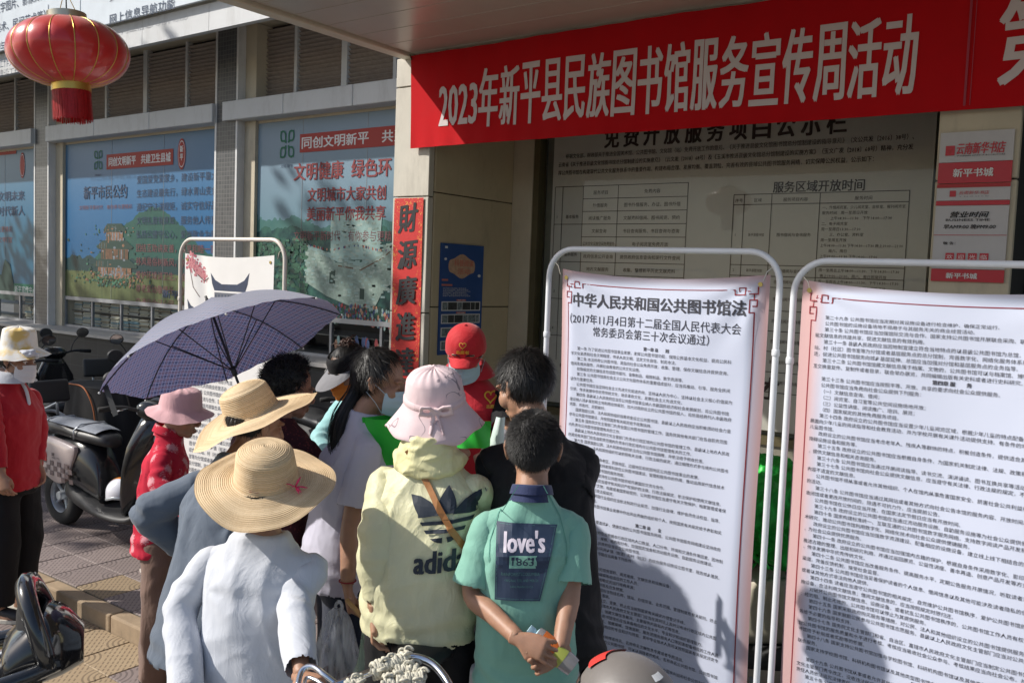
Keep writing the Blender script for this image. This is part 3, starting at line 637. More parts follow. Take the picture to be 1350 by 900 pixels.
# right poster
t=Txt(); x,z=up5(378,190); emblem(t,x,z,.2,4)
zc=up5(395,189)[1]; a=up5(395,189)[0]; t.rect(a,-5.125,zc-.09,zc+.085,7)
st=.158
for i,ch in enumerate('同创文明新平 共建卫生县'): 
    if ch!=' ' and a+.02+st*(i*.97+1)<-5.12: t.fit(ch,a+.03+st*i*.97,a+.03+st*(i*.97+.86),zc-.055,zc+.05,2,bold=.03)
a,za=up5(387,237); b_=up5(452,230)[0]; zc=za
t.fit('文明健康',a,b_,zc-.01,zc+.155,1,bold=.025); a2=up5(463,230)[0]; 
t.fit('绿色环',a2,up5(515,225)[0],zc-.01,zc+.155,1,bold=.025)
a,za=up5(405,266); b_=up5(508,258)[0]; t.fit('文明城市大家共创',a,b_,za,za+.13,1,bold=.02)
a,za=up5(404,291); t.fit('美丽新平你我共享',a,b_,za,za+.13,1,bold=.02)
a,za=up5(387,317); t.fit('文明新平新时代　有你参与更精',a,up5(516,310)[0],za,za+.095,3,bold=.01)
# round stone tower with terrace, crowd below
x,z=up5(460,375)
t.poly([(x-.26,z+.22),(x-.27,z+.66),(x+.40,z+.66),(x+.38,z+.24)],10)
t.poly([(x-.62,z+.34),(x-.6,z+.0),(x-.3,z-.12),(x+.1,z-.22),(x+.35,z-.18),(x+.45,z-.02),(x+.66,z+.08),(x+.7,z+.42),(x+.4,z+.33),(x+.1,z+.18),(x-.2,z+.2),(x-.4,z+.3)],5)
t.line([(x-.64,z+.36),(x-.4,z+.30),(x-.15,z+.22),(x+.15,z+.19),(x+.4,z+.3)],.035,10); t.line([(x-.15,z+.17),(x+.15,z+.14),(x+.42,z+.25),(x+.7,z+.44)],.012,11)
t.rect(x+.14,x+.2,z-.13,z-.03,6); t.rect(x-.27,x-.19,z+.0,z+.13,6)
rq=random.Random(5)
for k in range(900):   # masonry and shrubs of the printed photograph
    u=x+rq.uniform(-.62,.68); v=z+rq.uniform(-.22,.62); a_=u-x; bot=-.02-.2*math.exp(-((a_-.15)/.3)**2); top_=.62 if -.25<a_<.38 else .30+.1*(a_>.4)
    if bot<v-z<top_: t.rect(u-rq.uniform(.005,.035),u+rq.uniform(.005,.035),v-.008,v+rq.uniform(.004,.014),rq.choice((5,5,10,14,15,14)))
for k in range(1500):
    u=rq.uniform(-7.7,-5.2); v=rq.uniform(1.56,2.25)
    if abs(u-x-.03)>.62 or v<z-.2: t.disc(u,v,rq.uniform(.01,.045),rq.uniform(.01,.03),6,rq.choice((6,16,17,6,16)))
for k in range(520):
    f=random.random(); u=x-1.0+2.05*f; base=z-.14-.25*f**2-.05*math.sin(f*7); v=base-random.random()*.17
    if u<-5.16: t.disc(u,v,.013,.022,5,random.choice((8,10,9,1,1,9,6)))
for k in range(90):
    u=x+random.uniform(-.6,.6); t.disc(u,z+.34+.02*math.sin(u*9),.008,.014,5,random.choice((8,9,1,10)))
for k in range(14): u=x+random.uniform(-.35,.5); v=z-random.uniform(.5,.62); t.disc(u,v,.022,.05,8,random.choice((8,10,9,1)))
t.build('lettering',ML,w2,lambda u,v:(u,5.8635,v))
# left poster (only its right part is in view)
t=Txt(); a,za=up5(18,194); zc=za; t.rect(-13.6,up5(21,0)[0],zc-.09,zc+.09,7); t.fit('共建卫生县城',up5(-22,194)[0],up5(19,194)[0],zc-.05,zc+.05,2,bold=.03)
x,z=up5(29,218)
for mm,s in ((7,1),(2,.86),(7,.8)): t.disc(x,z,.07*s,.17*s,m=mm)
b_=up5(32,262)[0]; za=up5(32,264)[1]; t.fit('文明新平共创文明未来',b_-1.9,b_,za,za+.13,0,bold=.02); za=up5(32,284)[1]; t.fit('争做新平有德有为有爱有新时代新人'[-10:],b_-1.9,b_,za,za+.13,0,bold=.02)
for py,l in ((306,'文明有你有我参与更精彩'),(320,'新平县精神文明宣')): za=up5(12,py)[1]; t.fit(l,up5(16,py)[0]-1.2,up5(16,py)[0],za,za+.08,3)
x,z=up5(6,382); t.poly([(x-.5,z-.12),(x-.4,z+.25),(x-.1,z+.2),(x,z+.42),(x+.15,z+.35),(x+.25,z+.1),(x+.3,z-.14)],6)
a,za=up5(18,383); t.rect(a,a+.75,za-.05,za+.1,4); t.fit('新平宣传中心宣',a+.02,a+.7,za-.02,za+.07,2)
t.build('lettering',ML,w0,lambda u,v:(min(u,-11.95),5.8635,v))
# ------------------------------------------------------------------ display racks and law posters
TUBE=mat('white_tube',(.74,.76,.80),.32,.0,var=.05,coat=.3)
def rack(label,x0,x1,y,ztop,z0=0,group='white tube display racks',m=TUBE):
    o=thing('display_rack',label,'display rack',((x0+x1)/2,y,z0),group=group); hw=(x1-x0)/2; H_=ztop-z0; r=.12
    pts=[(-hw,0,.02)]+[(-hw,0,H_*k/6) for k in range(1,6)]+[p for p in arc((-hw+r,0,H_-r),r,180,90,8)]+[p for p in arc((hw-r,0,H_-r),r,90,0,8)]+[(hw,0,H_*k/6) for k in range(5,0,-1)]+[(hw,0,.02)]
    MB().tube(pts,.0125,12,up=(0,1,0)).build('frame_tube',m,o,smooth=50)
    for z in (.10,): MB().tube([(-hw,0,z),(hw,0,z)],.01,10).build('crossbar',m,o,smooth=50)
    for s in (-1,1):
        MB().tube([(s*hw,-.26,.014),(s*hw,-.2,.02),(s*hw,.2,.02),(s*hw,.26,.014)],.013,10).build('foot_bar',m,o,smooth=50)
        MB().lathe([(.0145,-.012),(.0155,-.01),(.0155,.01),(.0145,.012)],12,(s*hw,0,H_*.82)).build('joint_collar',m,o,smooth=50)
        MB().tube([(s*(hw-.022),0,H_-.05),(s*(hw-.05),-.003,H_-.075),(s*(hw-.062),-.004,H_-.11)],.0025,6).build('hook',mat('hook_steel',(.5,.5,.5),.3,1),o)
    return o
rack('white tube rack on the far left behind the umbrella holding the roof painting poster',-5.16,-4.14,3.42,2.12,m=mat('cream_tube',(.72,.66,.60),.35,var=.05))
rack('white tube rack holding the titled law poster beside the stooping person in black',-2.225,-1.19,3.3,2.085)
rack('white tube rack at the right edge holding the untitled law poster',-1.135,-.05,3.3,2.055)
LAW1="""第一章 总　　则|C
　　第一条 为了促进公共图书馆事业发展，发挥公共图书馆功能，保障公民基本文化权益，提高公民科学文化素质和社会文明程度，传承人类文明，坚定文化自信，制定本法。
　　第二条 本法所称公共图书馆，是指向社会公众免费开放，收集、整理、保存文献信息并提供查询、借阅及相关服务，开展社会教育的公共文化设施。
　　前款规定的文献信息包括图书报刊、音像制品、缩微制品、数字资源等。
　　第三条 公共图书馆是社会主义公共文化服务体系的重要组成部分，应当将推动、引导、服务全民阅读作为重要任务。
　　公共图书馆应当坚持社会主义先进文化前进方向，坚持以人民为中心，坚持以社会主义核心价值观为引领，传承发展中华优秀传统文化，继承革命文化，发展社会主义先进文化。
　　第四条 县级以上人民政府应当将公共图书馆事业纳入本级国民经济和社会发展规划，将公共图书馆建设纳入城乡规划和土地利用总体规划，加大对政府设立的公共图书馆的投入，将所需经费列入本级政府预算，并及时、足额拨付。
　　国家鼓励公民、法人和其他组织自筹资金设立公共图书馆。县级以上人民政府应当积极调动社会力量参与公共图书馆建设，并按照国家有关规定给予政策扶持。
　　第五条 国务院文化主管部门负责全国公共图书馆的管理工作。国务院其他有关部门在各自职责范围内负责与公共图书馆管理有关的工作。
　　县级以上地方人民政府文化主管部门负责本行政区域内公共图书馆的管理工作。县级以上地方人民政府其他有关部门在各自职责范围内负责本行政区域内与公共图书馆管理有关的工作。
　　第六条 国家鼓励公民、法人和其他组织依法向公共图书馆捐赠，并依法给予税收优惠。
　　境外自然人、法人和其他组织可以依照有关法律、行政法规的规定，通过捐赠方式参与境内公共图书馆建设。
　　第七条 国家扶持革命老区、民族地区、边疆地区和贫困地区公共图书馆事业的发展。
　　第八条 国家鼓励和支持发挥科技在公共图书馆建设、管理和服务中的作用，推动运用现代信息技术和传播技术，提高公共图书馆的服务效能。
　　第九条 国家鼓励和支持在公共图书馆领域开展国际交流与合作。
　　第十条 公共图书馆应当遵守有关知识产权保护的法律、行政法规规定，依法保护和使用文献信息。
　　馆藏文献信息属于文物、档案或者国家秘密的，公共图书馆应当遵守有关文物保护、档案管理或者保守国家秘密的法律、行政法规规定。
　　第十一条 公共图书馆行业组织应当依法制定行业规范，加强行业自律，维护会员合法权益，指导、督促会员提高服务质量。
　　第十二条 对在公共图书馆事业发展中作出突出贡献的组织和个人，按照国家有关规定给予表彰和奖励。
第二章 设　　立|C
　　第十三条 国家建立覆盖城乡、便捷实用的公共图书馆服务网络。公共图书馆服务网络建设坚持政府主导，鼓励社会参与。
　　县级以上地方人民政府应当根据本行政区域内人口数量、人口分布、环境和交通条件等因素，因地制宜确定公共图书馆的数量、规模、结构和分布，加强固定馆舍和流动服务设施、自助服务设施建设。
　　第十四条 县级以上人民政府应当设立公共图书馆。
　　地方人民政府应当充分利用乡镇（街道）和村（社区）的综合服务设施设立图书室，服务城乡居民。
　　第十五条 设立公共图书馆应当具备下列条件：
　　（一）章程；
　　（二）固定的馆址；
　　（三）与其功能相适应的馆舍面积、阅览座席、文献信息和设施设备；
　　（四）与其功能、馆藏规模等相适应的工作人员；
　　（五）必要的办馆资金和稳定的运行经费来源；
　　（六）安全保障设施、制度及应急预案。
　　第十六条 公共图书馆章程应当包括名称、馆址、办馆宗旨、业务范围、管理制度及有关规则、终止程序和剩余财产的处理方案等事项。
　　第十七条 公共图书馆的设立、变更、终止应当按照国家有关规定办理登记手续。
　　第十八条 省、自治区、直辖市人民政府文化主管部门应当在其网站上及时公布本行政区域内公共图书馆的名称、馆址、联系方式、馆藏文献信息概况、主要服务内容和方式等信息。
　　第十九条 政府设立的公共图书馆馆长应当具备相应的文化水平、专业知识和组织管理能力。
　　公共图书馆应当根据其功能、馆藏规模、馆舍面积、服务范围及服务人口等因素配备相应的工作人员。公共图书馆工作人员应当具备相应的专业知识与技能，其中专业技术人员可以按照国家有关规定评定专业技术职称。
　　第二十条 公共图书馆可以以捐赠者姓名、名称命名文献信息专藏或者专题活动。
　　公民、法人和其他组织设立的公共图书馆，可以以捐赠者的姓名、名称命名公共图书馆、公共图书馆馆舍或者其他设施。
　　以捐赠者姓名、名称命名应当遵守有关法律、行政法规的规定，符合国家利益和社会公共利益，遵循公序良俗。
　　第二十一条 公共图书馆终止的，应当依照有关法律、行政法规的规定处理其剩余财产。
　　第二十二条 国家设立国家图书馆，主要承担国家文献信息战略保存、国家书目和联合目录编制、为国家立法和决策服务、组织全国古籍保护等职能。
第三章 运　　行|C
　　第二十三条 国家推动公共图书馆建立健全法人治理结构，吸收有关方面代表、专业人士和社会公众参与管理。"""
LAW2="""　　第二十九条 公共图书馆应当定期对其设施设备进行检查维护，确保正常运行。
　　公共图书馆的设施设备场地不得用于与其服务无关的商业经营活动。
　　第三十条 公共图书馆应当加强馆际交流与合作。国家支持公共图书馆开展联合采购、联合编目、联合服务，实现文献信息的共建共享，促进文献信息的有效利用。
　　第三十一条 县级人民政府应当因地制宜建立符合当地特点的以县级公共图书馆为总馆，乡镇（街道）综合文化站、村（社区）图书室等为分馆或者基层服务点的总分馆制，完善数字化、网络化服务体系和配送体系，实现通借通还，促进公共图书馆服务向城乡基层延伸。总馆应当加强对分馆和基层服务点的业务指导。
　　第三十二条 公共图书馆馆藏文献信息属于档案、文物的，公共图书馆可以与档案馆、博物馆、纪念馆等单位相互交换重复件、复制件或者目录，联合举办展览，共同编辑出版有关史料或者进行史料研究。
第四章 服　　务|C
　　第三十三条 公共图书馆应当按照平等、开放、共享的要求向社会公众提供服务。
　　公共图书馆应当免费向社会公众提供下列服务：
　　（一）文献信息查询、借阅；
　　（二）阅览室、自习室等公共空间设施场地开放；
　　（三）公益性讲座、阅读推广、培训、展览；
　　（四）国家规定的其他免费服务项目。
　　第三十四条 政府设立的公共图书馆应当设置少年儿童阅览区域，根据少年儿童的特点配备相应的专业人员，开展面向少年儿童的阅读指导和社会教育活动，并为学校开展有关课外活动提供支持。有条件的地区可以单独设立少年儿童图书馆。
　　政府设立的公共图书馆应当考虑老年人、残疾人等群体的特点，积极创造条件，提供适合其需要的文献信息、无障碍设施设备和服务等。
　　第三十五条 政府设立的公共图书馆应当根据自身条件，为国家机关制定法律、法规、政策和开展有关问题研究，提供文献信息和相关咨询服务。
　　第三十六条 公共图书馆应当通过开展阅读指导、读书交流、演讲诵读、图书互换共享等活动，推广全民阅读。
　　第三十七条 公共图书馆向社会公众提供文献信息，应当遵守有关法律、行政法规的规定，不得向未成年人提供内容不适宜的文献信息。
　　公共图书馆不得从事或者允许其他组织、个人在馆内从事危害国家安全、损害社会公共利益和其他违反法律法规的活动。
　　第三十八条 公共图书馆应当通过其网站或者其他方式向社会公告本馆的服务内容、开放时间、借阅规则等；因故闭馆或者更改开放时间的，除遇不可抗力外，应当提前公告。
　　公共图书馆在公休日应当开放，在国家法定节假日应当有开放时间。
　　第三十九条 政府设立的公共图书馆应当通过流动服务设施、自助服务设施等为社会公众提供便捷服务。
　　第四十条 国家构建标准统一、互联互通的公共图书馆数字服务网络，支持数字阅读产品开发和数字资源保存技术研究，推动公共图书馆利用数字化、网络化技术向社会公众提供便捷服务。
　　政府设立的公共图书馆应当加强数字资源建设、配备相应的设施设备，建立线上线下相结合的文献信息共享平台，为社会公众提供优质服务。
　　第四十一条 政府设立的公共图书馆应当加强馆内古籍的保护，根据自身条件采用数字化、影印或者缩微技术等推进古籍的整理、出版和研究利用，并通过巡回展览、公益性讲座、善本再造、创意产品开发等方式，加强古籍宣传，传承发展中华优秀传统文化。
　　第四十二条 公共图书馆应当改善服务条件、提高服务水平，定期公告服务开展情况，听取读者意见，建立投诉渠道，完善反馈机制，接受社会监督。
　　第四十三条 公共图书馆应当妥善保护读者的个人信息、借阅信息以及其他可能涉及读者隐私的信息，不得出售或者以其他方式非法向他人提供。
　　第四十四条 读者应当遵守公共图书馆的相关规定，自觉维护公共图书馆秩序，爱护公共图书馆的文献信息、设施设备，合法利用文献信息；借阅文献信息的，应当按照规定时限归还。
　　对破坏公共图书馆文献信息、设施设备，或者扰乱公共图书馆秩序的，公共图书馆工作人员有权予以劝阻、制止；经劝阻、制止无效的，公共图书馆可以停止为其提供服务。
　　第四十五条 国家采取政府购买服务等措施，对公民、法人和其他组织设立的公共图书馆提供服务给予扶持。
　　第四十六条 国家鼓励公民参与公共图书馆志愿服务。县级以上人民政府文化主管部门应当对公共图书馆志愿服务给予必要的指导和支持。
　　第四十七条 国务院文化主管部门和省、自治区、直辖市人民政府文化主管部门应当制定公共图书馆服务规范，对公共图书馆的服务质量和水平进行考核。考核应当吸收社会公众参与。考核结果应当向社会公布，并作为对公共图书馆给予补贴或者奖励等的依据。
　　第四十八条 国家支持公共图书馆加强与学校图书馆、科研机构图书馆以及其他类型图书馆的交流与合作，开展联合服务。
　　国家支持学校图书馆、科研机构图书馆以及其他类型图书馆向社会公众开放。
第五章 法律责任|C
　　第四十九条 公共图书馆从事或者允许其他组织、个人在馆内从事危害国家安全、损害社会公共利益活动的，由文化主管部门责令改正，没收违法所得；情节严重的，可以责令停业整顿、关闭；对直接负责的主管人员和其他直接责任人员依法追究法律责任。
　　第五十条 公共图书馆及其工作人员有下列行为之一的，由文化主管部门责令改正，没收违法所得：
　　（一）违规处置文献信息；
　　（二）出售或者以其他方式非法向他人提供读者的个人信息、借阅信息以及其他可能涉及读者隐私的信息；"""
def wrap(tx,n):
    out=[]
    for p in tx.split('\n'):
        if p.endswith('|C'): out.append((p[:-2],1)); continue
        out+= [(p[i:i+n],0) for i in range(0,len(p),n)]
    return out
g=G('law_sheet',.38,spec=.4)
lx=g.math('ABSOLUTE',g.x); d=g.math('MAXIMUM',g.math('SUBTRACT',lx,.40),g.math('SUBTRACT',g.z,1.76)); e=g.ramp(d,[(0,0),(.055,1)])
g.col(g.mix(e,(.61,.65,.79),(.56,.36,.36))); SHEET=g.m; g.bump(g.noise(3,3),.15,.01)
FRET=mat('fret_red',(.25,.02,.03),.6,var=0)
def law(label,xc,hw,zt,zb,y,body,title,n,tilt,seed,gs=.0163,lp=.0222,grp='hanging law text posters',tfac=1):
    o=thing('law_poster',label,'poster',(xc,y,zb),group=grp)
    def S(u,v,off=0):   # u from centre, v height above foot
        a=u/hw; H_=zt-zb; f=v/H_
        sag=-.030*(1-a*a)*max(0,(f-.90)/.10)**1.5
        yy=.010*math.sin(3.2*u+2.1*v+seed)+.006*math.sin(9*u-3*v+seed*2)+.004*math.sin(5*v+seed)-.028*max(0,abs(a)-.86)/.14*(-1)+tilt*(1-f)
        cr=0
        for s in (-1,1):   # tension creases from the grommets
            dx=(u-s*hw); dz=(H_-v); q=math.hypot(dx,dz); an=math.atan2(dz,-s*dx+1e-6); cr+=.006*math.sin(an*14)*math.exp(-q*5)*min(1,q*12)
        return (u,yy+cr-off,v+sag)
    MB().grid(lambda a,b:S((a*2-1)*hw,b*(zt-zb)),60,110).build('sheet',SHEET,o,smooth=True)
    MB().grid(lambda a,b:S((a*2-1)*hw,b*(zt-zb),-.0015),60,110).build('sheet_back',mat('sheet_back',(.6,.6,.62),.6,var=0),o,smooth=True)
    H_=zt-zb; t=Txt(); 
    # border and fretwork corners
    ix=hw-.045; tp=H_-.055; w_=.0045
    t.line([(-ix+.075,tp),(ix-.075,tp)],w_,0)
    for s in (-1,1):
        t.line([(s*ix,tp-.09),(s*ix,.05)],w_,0)
        t.line([(s*ix,tp-.09),(s*(ix-.018),tp-.09),(s*(ix-.018),tp-.04),(s*(ix+.008),tp-.04),(s*(ix+.008),tp-.065),(s*(ix-.006),tp-.065)],w_,0)
        t.line([(s*(ix-.075),tp),(s*(ix-.075),tp-.02),(s*(ix-.035),tp-.02),(s*(ix-.035),tp+.008),(s*(ix-.058),tp+.008),(s*(ix-.058),tp-.006)],w_,0)
        t.line([(s*(ix-.035),tp-.006),(s*(ix-.018),tp-.006)],w_,0); t.line([(s*(ix-.004),tp-.016),(s*(ix-.004),tp-.04)],w_,0)
        t.line([(s*(ix+.009),tp+.009),(s*(ix-.018),tp+.009),(s*(ix-.018),tp-.017),(s*(ix+.009),tp-.017),(s*(ix+.009),tp+.009)],w_,0)
    t.build('border',[FRET],o,lambda u,v:S(u,v,.0009),cut=.08,world=False)
    t=Txt(); v=tp
    if title:
        t.fit('中华人民共和国公共图书馆法',-ix+.03,ix-.03,tp-.105,tp-.042,bold=.03)
        t.fit('（2017年11月4日第十二届全国人民代表大会',-ix+.015,ix-.045,tp-.178,tp-.134,bold=.004); t.fit('常务委员会第三十次会议通过）',-ix+.13,ix-.17,tp-.228,tp-.186,bold=.004)
        v=tp-.268
    else: v=tp-.082
    for l,c in wrap(body,n):
        if v<.03: break
        if l.strip('　 '):
            if c: t.size(l,.02,v,gs,align='c',res=1,bold=.035)
            else: t.size(l,-ix+.02,v,gs,res=1)
        v-=lp
    t.build('lettering',mat('law_ink',(.05,.05,.065),.7,var=0),o,lambda u,v:S(u,v,.0009),cut=.2,world=False)
    for s in (-1,1): MB().lathe([(.004,-.002),(.009,-.002),(.009,.002),(.004,.002)],12,M=Matrix.Rotation(R(90),3,'X'),c=Vector(S(s*(hw-.03),H_-.035,.002))).build('grommet',mat('brass',(.4,.32,.12),.35,1),o)
    return o
law('white law poster with bold black title line and red fretwork corners',-1.695,.462,2.0,.18,3.285,LAW1,1,46,0,1.0)
law('white law poster without title, numbered articles only, cut by the right picture edge',-.60,.505,1.985,.18,3.285,LAW2,0,51,0,2.6,gs=.0165)
# painted roof poster on the left rack
rp=thing('roof_painting_poster','white poster with grey upturned roofs and pink blossom on the left rack','poster',(-4.65,3.40,.2))
def S3(u,v,off=0):
    f=(v)/1.83; yy=.012*math.sin(4*u+2*v)+.02*math.exp(-((u+.25+.2*(v-1.6))/.06)**2)*(v>1.2)*min(1,(v-1.2)*3); return (u,yy-off,v-.02*(1-(u/.45)**2)*max(0,(f-.92)/.08))
MB().grid(lambda a,b:S3((a*2-1)*.45,b*1.83),50,80).build('sheet',mat('roof_sheet',(.74,.73,.72),.5,var=.05,vs=3),rp,smooth=True)
t=Txt()
def roof(cx,cz,w_,h_):
    t.poly([(cx-w_,cz+h_*.55),(cx-w_*.92,cz+h_*.1),(cx-w_*.8,cz-h_*.15),(cx+w_*.8,cz-h_*.15),(cx+w_*.92,cz+h_*.15),(cx+w_,cz+h_*.6),(cx+w_*.75,cz+h_*.28),(cx+w_*.4,cz+h_*.12),(cx-w_*.4,cz+h_*.10),(cx-w_*.75,cz+h_*.25)],0)
    t.rect(cx-w_*.8,cx+w_*.8,cz-h_*.6,cz-h_*.22,1); 
    for k in range(9): t.rect(cx-w_*.75+k*w_*.17,cx-w_*.75+k*w_*.17+w_*.06,cz-h_*.5,cz-h_*.3,0)
roof(.03,1.63,.20,.16); roof(-.27,1.47,.15,.13)
t.line([(-.42,1.80),(-.35,1.72),(-.27,1.66),(-.2,1.68)],.006,3); t.line([(-.4,1.75),(-.36,1.62),(-.3,1.56)],.005,3)
for k in range(170):
    f=random.random(); u=-.42+.17*f+random.gauss(0,.02); v=1.80-.12*f+random.gauss(0,.025)
    if u>-.44: t.disc(u,v,random.uniform(.006,.012),n=6,m=random.choice((2,2,4)))
k=0
for r in range(26): 
    t.size(LAW2.replace('\n','').replace('　','')[r*13:r*13+14],-.36,1.16-.042*r,.030,1,res=1,maxw=.76,bold=.01)
t.build('lettering',[mat('roof_ink',(.03,.045,.09),.6,var=.2,vs=20),mat('grey_ink',(.12,.13,.16),.6,var=0),mat('blossom',(.55,.22,.24),.6,var=.2),mat('twig_ink',(.10,.06,.05),.6,var=0),mat('blossom_dark',(.40,.10,.14),.6,var=0)],rp,lambda u,v:S3(u,v,.0009),cut=.12,world=False)
for s in (-1,1): MB().lathe([(.004,-.002),(.009,-.002),(.009,.002),(.004,.002)],12,M=Matrix.Rotation(R(90),3,'X'),c=Vector(S3(s*.42,1.79,.002))).build('grommet',MATS['brass'],rp)
# ------------------------------------------------------------------ lantern
LC=Vector((-4.5,2.35,0)); lc=aD(91,70,4.46)
ln=thing('lantern','big round red cloth lantern with gold ribs and tassel hanging at top left','lantern',lc); ln.rotation_euler=(R(2),R(-4),0); ln.scale=(.93,)*3
a_,b_=.302,.172
prof=[(max(.001,a_*math.sin(math.pi*i/28)**.80),-b_*math.cos(math.pi*i/28)) for i in range(1,28)]; prof=[p for p in prof if p[0]>.09]
NR=16
def scal(p,t,r,z):
    q=abs(math.sin(t*NR/2)); f=1-.022*(1-q)**2*(r/a_); return Vector((p.x*f,p.y*f,p.z))
g=G('lantern_cloth',.32,coat=.35,spec=.5); g.col(g.mix(g.noise(5,4),(.50,.006,.008),(.62,.015,.012))); g.b.inputs['Sheen Weight'].default_value=.3; g.bump(g.noise(400,2),.08)
MB().lathe(prof,192,fn=scal,cap=False).build('lantern_cloth',g.m,ln,smooth=True)
GOLD=mat('gold_trim',(.62,.42,.10),.35,.8,var=.1)
for k in range(NR):
    t_=2*math.pi*k/NR; MB().tube([((r*.982)*math.cos(t_),(r*.982)*math.sin(t_),z) for r,z in prof],.0028,6,up=(0,0,1)).build('lantern_rib',GOLD,ln,smooth=True)
for z,s in ((b_*.985,1),(-b_*.985,-1)):
    MB().lathe([(.088,z-.012*s),(.098,z-.01*s),(.098,z+.035*s),(.088,z+.035*s)],40).build('cap_ring',GOLD if s<0 else mat('silver_gold',(.6,.55,.42),.3,.8),ln,smooth=40)
mb=MB()
for k in range(420):
    t_=2*math.pi*k/420; r=.094+random.uniform(-.004,.004); L_=.155+random.uniform(-.012,.004); x_,y_=r*math.cos(t_),r*math.sin(t_); dx,dy=random.gauss(0,.003),random.gauss(0,.003)
    c_,s_=-math.sin(t_)*.0014,math.cos(t_)*.0014; z1=-b_-.03
    mb.add([(x_-c_,y_-s_,z1),(x_+c_,y_+s_,z1),(x_+c_+dx,y_+s_+dy,z1-L_),(x_-c_+dx,y_-s_+dy,z1-L_)],[(0,1,2,3)])
o=mb.build('tassel_fringe',mat('tassel_red',(.45,.008,.012),.5,var=.2,vs=60),ln); o['kind']='stuff'
MB().lathe([(.088,-b_-.02),(.086,-b_-.15)],40,cap=False).build('tassel_band',MATS['tassel_red'],ln,smooth=True)
MB().tube([(0,0,b_+.03),(.012,0,.35),(.02,0,3.74-lc.z)],.0035,8).build('hanging_cord',INK,ln)
mb=MB()
for s in (-1,1): mb.tube([(s*.09,0,b_+.03),(0,0,b_+.16)],.002,6)
mb.build('bail_wire',GOLD,ln)
# ------------------------------------------------------------------ people toolkit
def remesh(mb,vox,it=6,fac=.5):
    me=bpy.data.meshes.new('tmp'); me.from_pydata([tuple(p) for p in mb.v],[],mb.f)
    bm=bmesh.new(); bm.from_mesh(me); bmesh.ops.recalc_face_normals(bm,faces=bm.faces); bm.to_mesh(me); bm.free()
    o=bpy.data.objects.new('tmp',me); COL.objects.link(o)
    m=o.modifiers.new('r','REMESH'); m.mode='VOXEL'; m.voxel_size=vox; m.adaptivity=0
    if it: q=o.modifiers.new('s','SMOOTH'); q.iterations=it; q.factor=fac
    d=bpy.context.evaluated_depsgraph_get(); r=bpy.data.meshes.new_from_object(o.evaluated_get(d))
    bpy.data.objects.remove(o); bpy.data.meshes.remove(me); return r
def arrs(me):
    n=len(me.vertices); V=np.empty(n*3,'f'); me.vertices.foreach_get('co',V); N=np.empty(n*3,'f'); me.vertices.foreach_get('normal',N); return V.reshape(-1,3),N.reshape(-1,3)
def setco(me,V): me.vertices.foreach_set('co',np.asarray(V,'f').ravel()); me.update()
def nz(P,f,seed=0):
    P=np.asarray(P)*np.asarray(f)+seed*7.31; return np.array([noise.noise(Vector(p)) for p in P])
def folds(V,N,amp=.007,seed=0,f=(9,9,4.5),sharp=3,low=.008,mask=None,drape=None):
    """ridged creases plus soft swells, pushed along the normals"""
    w=nz(V,(3,3,3),seed+1)[:,None]*.10
    P=V+w; r=1-np.abs(nz(P,f,seed))*2.2; r=np.clip(r,0,1)**1.7
    r2=1-np.abs(nz(P[:,[1,2,0]]+.3,(f[0]*.8,f[2]*1.9,f[1]*.8),seed+3))*2.2; r2=np.clip(r2,0,1)**1.7
    d=amp*(r-.25)+amp*.7*(r2-.25)+low*nz(V,(4,4,3),seed+5)
    if mask is not None: d=d*mask(V)
    return V+N*d[:,None]
def tomesh(me,name,mats,parent,smooth=True):
    me.name=name; me.materials.clear()
    for q in (mats if isinstance(mats,(list,tuple)) else [mats]): me.materials.append(q)
    me.polygons.foreach_set('use_smooth',[smooth]*len(me.polygons)); return link(name,me,parent)
def cutfaces(me,cuts):
    """open hems and cuffs: drop the cap faces near each end disc"""
    bm=bmesh.new(); bm.from_mesh(me); bm.normal_update(); kill=[]
    for f in bm.faces:
        c=f.calc_center_median()
        for p,n,r,t in cuts:
            dv=c-p
            if abs(dv.dot(n))<t and f.normal.dot(n)>.55 and dv.length<r: kill.append(f); break
    bmesh.ops.delete(bm,geom=kill,context='FACES'); bm.to_mesh(me); bm.free()
def V3(*a): return Vector(a if len(a)==3 else a[0])
